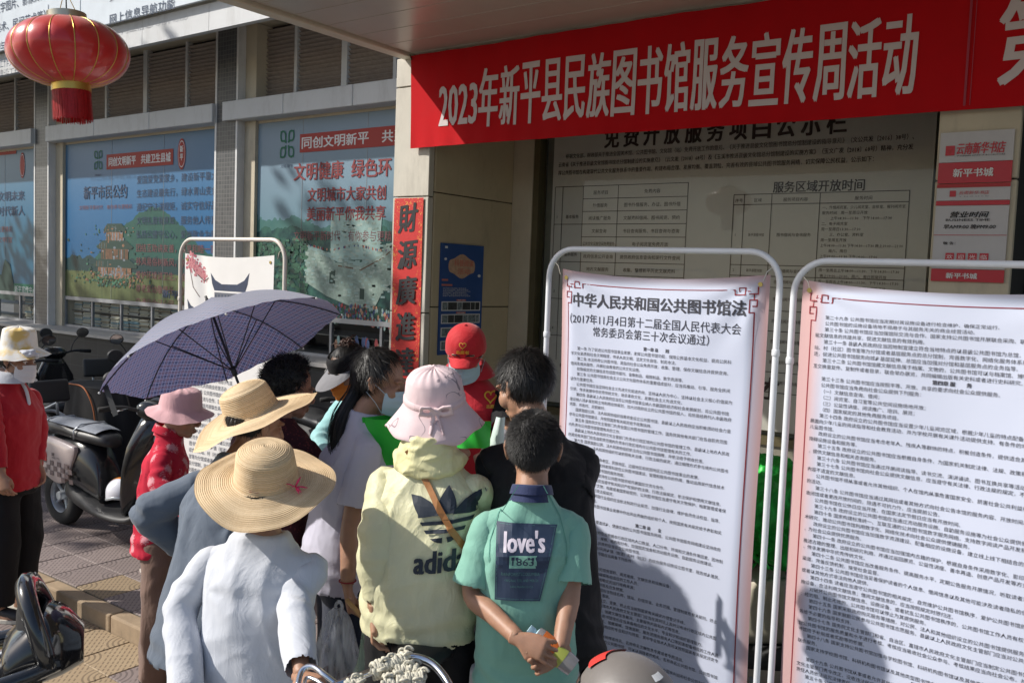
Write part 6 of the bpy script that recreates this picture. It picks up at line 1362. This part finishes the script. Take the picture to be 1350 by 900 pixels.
    sh.loft(rr).build('front_shield',paint if checks else panel or paint,o,smooth=True)
    loftx(MB(),smoothsec([(.42,.32,.44,.05),(.52,.38,.47,.065),(.66,.40,.47,.07),(.80,.34,.43,.06),(.86,.28,.34,.03)])).build('front_mudguard',panel or paint,o,smooth=True)
    for s in (-1,1): MB().tube([(.50,s*.055,.62),(.62,s*.07,.218)],.017,8).build('fork_leg',SILV,o,smooth=True)
    MB().tube([(.62,0,.79),(.66,0,.80),(.67,0,.80)],[.075,.07,.05],16).build('headlamp',LENSW,o,smooth=True)
    if bars:
        hb=MB().tube(spline([(.42,-.33,1.0),(.46,-.2,1.01),(.52,-.07,.97),(.53,0,.96),(.52,.07,.97),(.46,.2,1.01),(.42,.33,1.0)],4),.012,8).build('handlebar',DKPL,o,smooth=True)
        for s in (-1,1):
            MB().tube([(.415,s*.34,1.0),(.44,s*.23,1.008)],.018,10).build('grip',RUB,hb,smooth=True); MB().tube([(.50,s*.30,.99),(.49,s*.18,1.0)],.006,6).build('brake_lever',CHR,hb,smooth=True)
        loftx(MB(),smoothsec([(.44,.96,1.0,.09),(.50,.92,1.05,.12),(.58,.90,1.03,.09),(.62,.92,.98,.05)])).build('instrument_cowl',paint,o,smooth=True)
        if mirrors:
            for s in (-1,1):
                mo=MB().tube(spline([(.47,s*.15,1.0),(.48,s*.19,1.10),(.46,s*.25,1.17)],4),.005,6).build('mirror',DKPL,o,smooth=True)
                Mx=Matrix.Rotation(R(90-8),3,'Y')@Matrix.Diagonal((1,1.25,1)); MB().lathe([(.01,.012),(.045,.010),(.052,.0),(.052,-.006)],24,M=Mx,c=(.46,s*.27,1.20)).build('mirror_shell',DKPL,mo,smooth=40)
                MB().lathe([(.001,-.0075),(.048,-.0072)],24,M=Mx,c=(.46,s*.27,1.20),cap=False).build('mirror_glass',MIRR,mo)
    MB().tube([(-.15,.10,.16),(-.22,.20,.02)],.010,6).build('kickstand',SILV,o)
    if basket:
        mb=MB(); 
        for z in (.58,.66,.74,.82): 
            mb.tube([(.64,-.16,z),(.90,-.16,z),(.90,.16,z),(.64,.16,z)],.003,5,closed=True)
        for k in range(9): y=-.16+.04*k; mb.tube([(.90,y,.58),(.90,y,.82)],.002,4); mb.tube([(.64,y,.58),(.90,y,.58)],.002,4)
        b=mb.build('front_basket',CHR,o); b['kind']='stuff'
    return o
def helmet(label,M,c1,c2,r=.13,visor=None,name='helmet',stripe=None):
    o=thing(name,label,'helmet',M.translation)
    L=M.copy(); L.translation=(0,0,0); o.rotation_euler=M.to_euler()
    pr=[(.001,r)]+[(r*math.sin(f),r*math.cos(f)) for f in np.linspace(.1,1.75,16)]
    MB().lathe(pr,40,fn=lambda p,t,r_,z:Vector((p.x*.92,p.y*1.12,z-(.03*max(0,-math.sin(t)) if z<0 else 0))),cap=False).build('shell',c1,o,smooth=True)
    MB().lathe([(r*.985,-.015),(r*1.012,-.018),(r*1.012,-.032),(r*.985,-.034)],40,fn=lambda p,t,r_,z:Vector((p.x*.92,p.y*1.12,z-(.03*max(0,-math.sin(t))))),cap=False).build('rim_band',c2,o,smooth=True)
    MB().grid(lambda u,v:((r+.004)*.92*math.sin((u-.5)*2.2)*math.cos(.5-v*.75),(r+.006)*1.12*math.cos((u-.5)*2.2)*math.cos(.5-v*.75),(r)*math.sin(.5-v*.75)),20,8).build('visor',visor or mat('smoke_visor',(.03,.03,.035),.08,var=0,coat=.5),o,smooth=True)
    if stripe: MB().grid(lambda u,v:((r+.002)*.92*(v-.5)*.55,(r+.002)*1.12*math.cos(.3+u*2.2)*math.sqrt(1-((v-.5)*.55)**2),(r+.002)*math.sin(.3+u*2.2)*math.sqrt(1-((v-.5)*.55)**2)),20,4).build('stripe',stripe,o,smooth=True)
    return o
PANW=mat('panel_greige',(.50,.42,.40),.32,var=.05,coat=.4,dirt=.15)
sc=scooter('scooter with pale checkered side panel, silver seat cover and backrest behind the floral shirt',(-5.98,3.42,0),R(2),DKP,PANW,checks=True,seatpad=True)
h=helmet('small white helmet with orange stripe lying on the footboard of the checkered scooter',Matrix.Translation((-5.72,3.36,.39))@Matrix.Rotation(R(-70),4,'Z'),mat('helmet_white',(.7,.7,.76),.25,var=.03,coat=.4),SILV,r=.10,stripe=mat('stripe_orange',(.7,.22,.02),.4,var=0))
scooter('dark scooter with round green tinted mirrors below the citizen pledge window',(-8.95,4.75,0),R(176),DKP,back=False)
scooter('black scooter with tall mirror parked nearest the window sill',(-7.9,5.0,0),R(163),DKPL,back=False)
scooter('navy scooter with chrome grab rail beside the left rack',(-6.3,4.25,0),R(8),BLUEP,back=False)
scooter('dark scooter with wire basket and chrome rail behind the red polo',(-8.15,3.95,0),R(172),DKP,basket=True,back=False)
scooter('black scooter with grey seat between the red polo and the window',(-7.3,4.35,0),R(-12),DKPL,back=True)
scooter('black scooter in the deep shade below the middle window poster',(-9.9,4.45,0),R(-5),DKP,back=False)
scooter('black scooter with backrest parked against the plinth right of the navy one',(-5.35,4.95,0),R(-15),DKPL)
scooter('black scooter with small mirrors wedged between the covered bike and the window',(-6.9,5.05,0),R(182),DKP,back=True)
# black rain cover with orange piping draped over a parked bike
rc=thing('rain_cover','black rain cover with orange cord edging draped over a parked two wheeler','cover',(-6.95,3.95,0),0)
def rcf(u,v):
    a=u*2*math.pi; z=.90*v**.9; w_=.30-.10*v; l=.55-.18*v; p=Vector((l*math.copysign(abs(math.cos(a))**.7,math.cos(a)),w_*math.copysign(abs(math.sin(a))**.8,math.sin(a)),.06+z)); return p+Vector((.02*math.sin(a*7+v*3),.02*math.sin(a*9),0))*(1-v*.6)
MB().grid(rcf,72,24).add([rcf(i/24,1) for i in range(24)],[tuple(range(24))]).build('cloth',mat('rain_cloth',(.010,.009,.010),.85,var=.3,vs=4,bump=.6,bs=14),rc,smooth=60)
MB().tube(spline([rcf(.62,.98)+Vector((0,-.012,.005)),rcf(.68,.99)+Vector((0,-.012,.01)),rcf(.76,.98)+Vector((0,-.012,.01)),rcf(.80,.8)+Vector((0,-.014,0)),rcf(.82,.5)+Vector((0,-.014,0)),rcf(.84,.2)+Vector((0,-.014,0))],6),.006,6).build('cord_edging',mat('cord_orange',(.42,.12,.03),.6),rc,smooth=True)
# bike with bundled green cloth behind the law posters
scooter('beige scooter loaded with a bright green bundle behind the gap between the law posters',(-1.62,4.02,0),R(190),CREAMP,CREAMP,back=False,mirrors=False)
gb=thing('green_bundle','heap of bright green cord and netting piled on the beige scooter seen between the racks','bundle',(-1.47,4.02,.82))
me=remesh(MB().ell((0,0,.14),(.30,.22,.20)).ell((-.14,-.02,.05),(.20,.22,.16)).ell((.12,.03,.02),(.22,.2,.15)).ell((-.25,-.05,-.08),(.12,.12,.18)),.014,3); V,N=arrs(me); setco(me,folds(V,N,.03,5,(14,14,9),low=.04)); tomesh(me,'cloth_heap',mat('green_vivid',(.02,.52,.06),.45,var=.4,vs=20,bump=.6,bs=40),gb)
for k in range(46):
    a=random.uniform(0,6.28); p=Vector((.30*math.cos(a),.22*math.sin(a),.02)); pts=[p*random.uniform(.7,1.05)+Vector((0,0,random.uniform(-.1,.05)))]
    for j in range(5): pts.append(pts[-1]+Vector((random.gauss(-p.x*.3,.05),random.gauss(-p.y*.3,.05),random.gauss(.05-.025*j,.03))))
    MB().tube(spline(pts,3),.007,5).build('cord',mat('green_cord',(.03,.60,.08),.4,var=.3,vs=30),gb,smooth=True)
# scooter at the lower left corner: only its backrest, seat and rail reach into the picture
B_=aZ(34,775,.90); B_.z=0; an=R(-120); u_=Vector((math.cos(an),math.sin(an),0))
fs=scooter('glossy black scooter with curved backrest cut by the lower left corner',(B_+u_*.80)+Vector((0,0,-.1)),an,DKP,mat('pearl_panel',(.40,.40,.42),.25,var=.04,coat=.6),back=False,bars=True)
def arch(off,th,hgt,w0,n=24):
    rr=[]
    for k in range(n+1):
        t=math.pi*k/n; y=w0*math.cos(t); z=.80+hgt*math.sin(t)**.75; cx_=-.80+off-.07*(1-math.sin(t)); q=Vector((0,math.cos(t),math.sin(t)*1.2)).normalized()
        rr.append([(cx_+a_*th*.8,y+q.y*b_*th,z+q.z*b_*th) for a_,b_ in ((-1,-.6),(-1.1,.2),(-.6,1),(.5,1),(1.1,.3),(1,-.5),(.3,-1),(-.5,-1))])
    return MB().loft(rr)
arch(0,.034,.21,.155).build('backrest_arch',mat('gloss_black',(.012,.012,.014),.16,var=.05,coat=.8),fs,smooth=True)
MB().grid(lambda u,v:(-.79+.018*math.sin(v*math.pi)-.07*(1-math.sin(math.pi*u)),.15*math.cos(math.pi*u)*(.15+.85*v),.80+.20*math.sin(math.pi*u)**.75*v),24,10).build('backrest_pad',VIN,fs,smooth=True)
loftx(MB(),smoothsec([(-.74,.66,.84,.14),(-.84,.70,.93,.15),(-.91,.72,.92,.13),(-.97,.74,.86,.06)])).build('tail_cowl',MATS['gloss_black'],fs,smooth=True)
for s in (-1,1):
    MB().tube(spline([(-.90,s*.15,.80),(-.78,s*.20,.78),(-.55,s*.22,.74),(-.25,s*.21,.71),(.05,s*.17,.69)],5),[.024]*16+[.02]*5,12).build('side_rail',DKP,fs,smooth=True)
    MB().tube(spline([(-.86,s*.185,.755),(-.55,s*.235,.715),(-.2,s*.22,.68)],5),.010,8).build('trim_strip',mat('brass_trim',(.45,.36,.18),.3,.8),fs,smooth=True)
# scooter under the lower right helmet
scooter('grey scooter below the right law poster carrying the taped helmet',(-.93,1.45,-.1),R(-60),mat('grey_paint',(.25,.25,.26),.4,var=.1),back=False,mirrors=False,bars=False)
hc=aD(828,938,2.15)
hm=helmet('matt grey helmet with red rim and white tape cut by the lower picture edge',Matrix.Translation(hc)@Matrix.Rotation(R(60),4,'Z'),mat('helmet_grey',(.17,.155,.145),.45,var=.08,bump=.1,bs=90),mat('helmet_red',(.65,.05,.04),.35,var=0),r=.135)
MB().grid(lambda u,v:(.128*.92*math.sin(2.75+(u-.5)*.5)*math.cos(1.0+(v-.5)*.12)*1.06,.138*1.12*math.cos(2.75+(u-.5)*.5)*math.cos(1.0+(v-.5)*.12)*1.02,.139*math.sin(1.0+(v-.5)*.12)+.001*math.sin(u*40)),16,6).build('tape',mat('white_tape',(.75,.75,.75),.5,var=.1,vs=60),hm,smooth=True)
MB().grid(lambda u,v:(.138*.92*math.sin(-.3+(u-.5)*1.6)*math.cos(.95+(v-.5)*.35)*1.03,.138*1.12*math.cos(-.3+(u-.5)*1.6)*math.cos(.95+(v-.5)*.35)*1.03,.137*math.sin(.95+(v-.5)*.35)+.002),20,8).build('red_flash',MATS['helmet_red'],hm,smooth=True)
# bicycle with corded chrome handlebars in front of the crowd
A=aZ(398,886,.95); Bq=aZ(588,902,.95); dv=(Bq-A); dv.z=0; an=math.atan2(dv.y,dv.x)-math.pi/2
cx=(A+Bq)/2; bc=thing('bicycle','chrome bicycle with white cord wound round its bars at the lower picture edge','bicycle',(cx.x,cx.y,-.1),an)
W2=Matrix.Translation((cx.x,cx.y,-.1))@Matrix.Rotation(an,4,'Z'); Wi=W2.inverted(); bx=lambda x,y,z: Wi@aZ(x,y,z)
for x in (.12,-.95):
    w_=MB().tube([(x+.31*math.cos(t),0,.32+.31*math.sin(t)) for t in np.linspace(0,2*math.pi,40,endpoint=False)],.016,8,closed=True,up=(0,1,0)).build('wheel',RUB,bc,smooth=True)
    mb=MB()
    for k in range(24): t=R(15*k); mb.tube([(x,.02*(-1)**k,.32),(x+.29*math.cos(t),0,.32+.29*math.sin(t))],.0012,4)
    s_=mb.build('spokes',CHR,w_); s_['kind']='stuff'
mb=MB(); mb.tube([(.03,0,.85),(.12,0,.32)],.014,8).tube([(.02,0,.78),(-.45,0,.30)],.016,8).tube([(-.45,0,.30),(-.58,0,.80)],.014,8).tube([(-.45,0,.30),(-.95,0,.32)],.010,8).tube([(-.56,0,.72),(-.95,0,.32)],.009,8); mb.build('frame',mat('bike_frame',(.10,.03,.04),.3,var=.05,coat=.4),bc,smooth=40)
MB().tube([(.03,0,.85),(.02,0,1.02)],.012,8).build('stem',CHR,bc,smooth=True)
loftx(MB(),smoothsec([(-.72,.82,.87,.10),(-.62,.83,.90,.10),(-.5,.84,.89,.05),(-.42,.84,.87,.02)])).build('saddle',VIN,bc,smooth=True)
hb=[bx(392,905,.93),bx(398,884,.95),bx(412,878,.96),bx(440,897,.945),bx(470,893,.95),bx(500,881,.955),bx(525,869,.97),bx(548,866,.975),bx(572,876,.965),bx(592,902,.94),bx(600,930,.92)]
MB().tube(spline([hb[0],hb[1],hb[2],bx(428,889,.95),bx(446,903,.93)],5),.0075,8).build('bar_loop',CHR,bc,smooth=True)
MB().tube(spline([bx(400,912,.93)]+[bx(404,893,.94),bx(420,898,.94)]+[bx(440,915,.93)],4),.005,8).build('bar_loop',CHR,bc,smooth=True)
bar=spline([bx(425,912,.93),bx(455,898,.945)]+hb[5:],6); MB().tube(bar,.0105,10).build('handlebar',CHR,bc,smooth=True)
def cord(p0,p1,n,r=.018,name='cord_wrap'):
    mb=MB(); d_=(p1-p0).normalized(); a_=d_.orthogonal().normalized(); b_=d_.cross(a_); L_=(p1-p0).length
    for q in range(3):   # three twisted strands wound round the bar, loose and uneven
        turns=L_/.020; N_=int(turns*14); pts=[]
        for k in range(N_):
            f=k/N_; t=2*math.pi*turns*f+q*2.1; rr=r*(1+.22*noise.noise(Vector((f*9,q*3.1,r*50))))
            pts.append(p0.lerp(p1,f)+(a_*math.cos(t)+b_*math.sin(t))*rr+d_*.006*noise.noise(Vector((f*14,q*5,1))))
        mb.tube(pts,[.0048*(1+.35*math.sin(k*1.9+q)) for k in range(N_)],7)
    for k in range(int(n*1.5)):
        c=p0.lerp(p1,random.random()); t=random.uniform(0,6.28); o_=(a_*math.cos(t)+b_*math.sin(t)); mb.tube(spline([c+o_*r,c+o_*(r+.010)+d_*.006,c+o_*(r+.008)+d_*.016,c+o_*r+d_*.022],3),.0036,6)
    mb.build(name,mat('cord_white',(.58,.55,.45),.9,var=.35,vs=70,bump=.6,bs=500),bc,smooth=True)
cord(bx(492,884,.955),bx(540,868,.975),12,.020); cord(bx(505,900,.945),bx(560,897,.95),12,.020); cord(bx(455,905,.935),bx(478,896,.945),7,.012); cord(bx(520,885,.955),bx(552,884,.955),8,.017)
# ------------------------------------------------------------------ umbrella
rv=Vector(ray(298,463)); cu=Vector(CM[:,1]); ax=(cu*.93-CR*.35+rv*.17).normalized(); rc_=aD(298,462,3.80); HU=.205; ap=rc_+ax*HU; hd=rc_-ax*.30
um=thing('umbrella','open blue plaid umbrella with paler top held above the pink bucket hat','umbrella',ap); um.rotation_mode='QUATERNION'; qz=Vector((0,0,1)).rotation_difference(ax); um.rotation_quaternion=qz
m=bpy.data.materials.new('umbrella_plaid'); m.use_nodes=True; g=G('umbrella_plaid_',.5)
def ln(c,per,w_): return g.math('LESS_THAN',g.math('ABSOLUTE',g.math('SUBTRACT',g.math('FRACT',g.math('MULTIPLY',c,1/per)),.5)),w_)
l1=g.math('MAXIMUM',ln(g.x,.016,.11),ln(g.y,.016,.11)); l2=g.math('MAXIMUM',ln(g.x,.032,.06),ln(g.y,.032,.06))
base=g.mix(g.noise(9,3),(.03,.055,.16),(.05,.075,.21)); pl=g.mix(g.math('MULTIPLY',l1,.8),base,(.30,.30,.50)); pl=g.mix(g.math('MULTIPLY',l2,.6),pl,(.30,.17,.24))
geo=g.N.new('ShaderNodeNewGeometry'); top=g.mix(.55,pl,(.36,.38,.46)); g.col(g.mix(geo.outputs['Backfacing'],top,pl)); g.bump(g.noise(6,5,dist=1.5),.35,.012); g.b.inputs['Sheen Weight'].default_value=.5  # outer side mixed paler than the underside
trn=g.N.new('ShaderNodeBsdfTranslucent'); g.K.new(pl,trn.inputs[0]); ms=g.N.new('ShaderNodeMixShader'); ms.inputs[0].default_value=.25; g.K.new(g.b.outputs[0],ms.inputs[1]); g.K.new(trn.outputs[0],ms.inputs[2]); g.K.new(ms.outputs[0],g.N['Material Output'].inputs[0]); bpy.data.materials.remove(m)
RU=.51; NP=8; ph=R(12)
def cano(r,t):   # r 0..1, t angle
    k=((t-ph)/(2*math.pi/NP))%1; s_=abs(k-.5)*2     # 1 on a rib, 0 mid panel
    rad=RU*r*(1-.055*(1-s_**2)*r); sag=.018*(1-s_**2)*math.sin(math.pi*min(1,r))
    z=-HU*(1.0*r**2.1)-sag*.9-.012*(1-s_)*r**3*-1+.003*math.sin(t*40)*r*r*(1-s_)
    return Vector((rad*math.cos(t),rad*math.sin(t),z))
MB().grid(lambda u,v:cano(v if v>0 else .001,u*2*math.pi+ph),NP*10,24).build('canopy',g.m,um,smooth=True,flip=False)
for k in range(NP):
    t=ph+k*2*math.pi/NP; rb=MB().tube([cano(r,t)-Vector((0,0,.006)) for r in np.linspace(.02,1.0,12)],.0028,5).build('rib',DKPL,um,smooth=True)
    MB().tube([Vector((0,0,-.30)),cano(.52,t)-Vector((0,0,.008))],.0025,5).build('stretcher',DKPL,rb,smooth=True)
    MB().ell(cano(1.008,t)-Vector((0,0,.004)),(.005,.005,.005),n=6).build('rib_tip',mat('tip_white',(.6,.6,.6),.4,var=0),rb,smooth=True)
L_=(ap-hd).length+.10; MB().tube([(0,0,.05),(0,0,-L_)],.0055,10).build('shaft',DKPL,um,smooth=True); MB().tube([(0,0,.0),(0,0,.035),(0,0,.05)],[.011,.007,.003],8).build('ferrule',DKPL,um,smooth=True); MB().tube([(0,0,-L_+.03),(0,0,-L_-.07)],.014,10).build('handle',RUB,um,smooth=True); MB().tube([(0,0,-.28),(0,0,-.32)],.011,10).build('runner',DKPL,um,smooth=True)
MB().grid(lambda u,v:Vector((cano(.97,ph+R(225)).x+.02*u,cano(.97,ph+R(225)).y+.012*u,cano(.97,ph+R(225)).z-.13*v)),2,6).build('closing_strap',DKPL,um)
# ------------------------------------------------------------------ things carried
def bagmat(name,c,tr=.55):
    m=bpy.data.materials.new(name); m.use_nodes=True; N=m.node_tree.nodes; K=m.node_tree.links; b=N['Principled BSDF']; b.inputs['Base Color'].default_value=(*c,1); b.inputs['Roughness'].default_value=.25
    t=N.new('ShaderNodeBsdfTransparent'); t.inputs[0].default_value=(min(1,c[0]+.2),min(1,c[1]+.2),min(1,c[2]+.2),1); x=N.new('ShaderNodeMixShader'); n=N.new('ShaderNodeTexNoise'); n.inputs['Scale'].default_value=9; tc=N.new('ShaderNodeTexCoord'); mp=N.new('ShaderNodeMapping'); mp.inputs['Scale'].default_value=(6,6,.5); K.new(tc.outputs['Object'],mp.inputs[0]); K.new(mp.outputs[0],n.inputs['Vector'])
    r=N.new('ShaderNodeMapRange'); r.inputs['To Min'].default_value=tr-.25; r.inputs['To Max'].default_value=tr+.25; r.inputs['From Min'].default_value=.3; r.inputs['From Max'].default_value=.7; K.new(n.outputs[0],r.inputs[0]); K.new(r.outputs[0],x.inputs[0]); K.new(b.outputs[0],x.inputs[1]); K.new(t.outputs[0],x.inputs[2]); K.new(x.outputs[0],N['Material Output'].inputs[0])
    bp=N.new('ShaderNodeBump'); bp.inputs['Strength'].default_value=.8; bp.inputs['Distance'].default_value=.01; K.new(n.outputs[0],bp.inputs['Height']); K.new(bp.outputs[0],b.inputs['Normal']); return m
def carrier(label,top,w_,h_,mt,seed,fill):
    o=thing('plastic_bag',label,'bag',top-Vector((0,0,h_)))
    def f(u,v):
        a=u*2*math.pi; q=v; r=w_*(.5*math.sin(math.pi*min(1,.10+.9*(1-q)**.75))**.6 if q<.98 else .12)*.98; r=w_*(.48*(1-q)**.55+.06)*(1-.9*(max(0,.12-q)/.12)**2)
        n_=.018*noise.noise(Vector((math.cos(a)*2,math.sin(a)*2,q*3+seed)))+.010*math.sin(a*9+seed+3*q)*q; return Vector(((r+n_)*math.cos(a),(r*.62+n_)*math.sin(a),h_*q*1.0))
    MB().grid(f,72,30).build('film',mt,o,smooth=True)
    me=remesh(MB().ell((0,0,h_*.17),(w_*.38,w_*.24,h_*.16)).ell((-w_*.15,0,h_*.28),(w_*.16,w_*.14,h_*.10)).ell((w_*.16,.02,h_*.25),(w_*.15,w_*.12,h_*.10)),.01,2); tomesh(me,'contents',fill,o)
    for s in (-1,1): MB().tube(spline([Vector((s*.012,0,h_*.97)),Vector((s*.016,.004,h_*1.03)),Vector((0,.006,h_*1.08))],4),[.008]*8+[.004],6,flat=.4).build('handle_loop',mt,o,smooth=True)
    return o
tp=aD(446,802,3.28); carrier('thin white plastic bag of dark red fruit hanging from the hand of the ponytail girl',tp,.24,.36,bagmat('film_white',(.72,.74,.78),.62),1.0,mat('dark_fruit',(.07,.02,.015),.4,var=.5,vs=25))
tp=aD(492,820,3.05); carrier('thin greenish plastic bag hanging from the hand of the yellow jacket',tp,.17,.34,bagmat('film_green',(.52,.62,.54),.62),4.0,mat('leaf_veg',(.04,.16,.04),.5,var=.6,vs=30))
a_=aD(457,790,3.22); b_=aD(489,826,3.18); sk=thing('bamboo_stick','short tan bamboo stick gripped by the ponytail girl beside the white bag','stick',a_); MB().tube([Vector(),(b_-a_)*.5,(b_-a_)],[.008,.009,.008],10).build('stick',mat('bamboo',(.50,.30,.12),.5,var=.2,vs=40),sk,smooth=True)
# green cloth bag and leaflet at the middle of the huddle
gc=aD(514,580,3.50); gbg=thing('green_bag','bright green non woven bag held open by the ponytail girl','bag',gc)
MB().grid(lambda u,v:(CR*((u-.5)*(.17+.05*v))+Vector((0,0,(v-.5)*.18))+CT*(.05*math.sin(u*math.pi)+.012*math.sin(u*9+v*4)+.02*v*math.sin(u*7))),24,18).build('cloth',mat('green_nonwoven',(.03,.52,.05),.6,var=.1,bump=.3,bs=300),gbg,smooth=True)
MB().grid(lambda u,v:(CR*((u-.5)*(.17+.05*v))+Vector((0,0,(v-.5)*.18))-CT*(.05*math.sin(u*math.pi)+.01*math.sin(u*8+v*4))),24,18).build('cloth_back',MATS['green_nonwoven'],gbg,smooth=True)
fc=aD(650,580,3.45); fl=thing('leaflet','pale mint leaflet held upright between the pink hat and the black haired stooping person','leaflet',fc)
def lf(u,v): return CR*(-.035+.075*u)*(1-.55*v)+CR*.025*v+Vector((0,0,-.10+.19*v))+CT*.02*math.sin(u*3)
MB().grid(lf,10,14).build('sheet',mat('mint_paper',(.62,.74,.70),.6,var=.05),fl,smooth=True)
gc=aD(624,572,3.42); g2=thing('green_bag','bright green bag corner showing right below the brim of the pink hat','bag',gc); MB().grid(lambda u,v:(CR*((u-.5)*.13)+Vector((0,0,(v-.5)*.10))+CT*(.03*math.sin(u*math.pi)+.01*math.sin(u*9+v*4))),16,12).build('cloth',MATS['green_nonwoven'],g2,smooth=True)
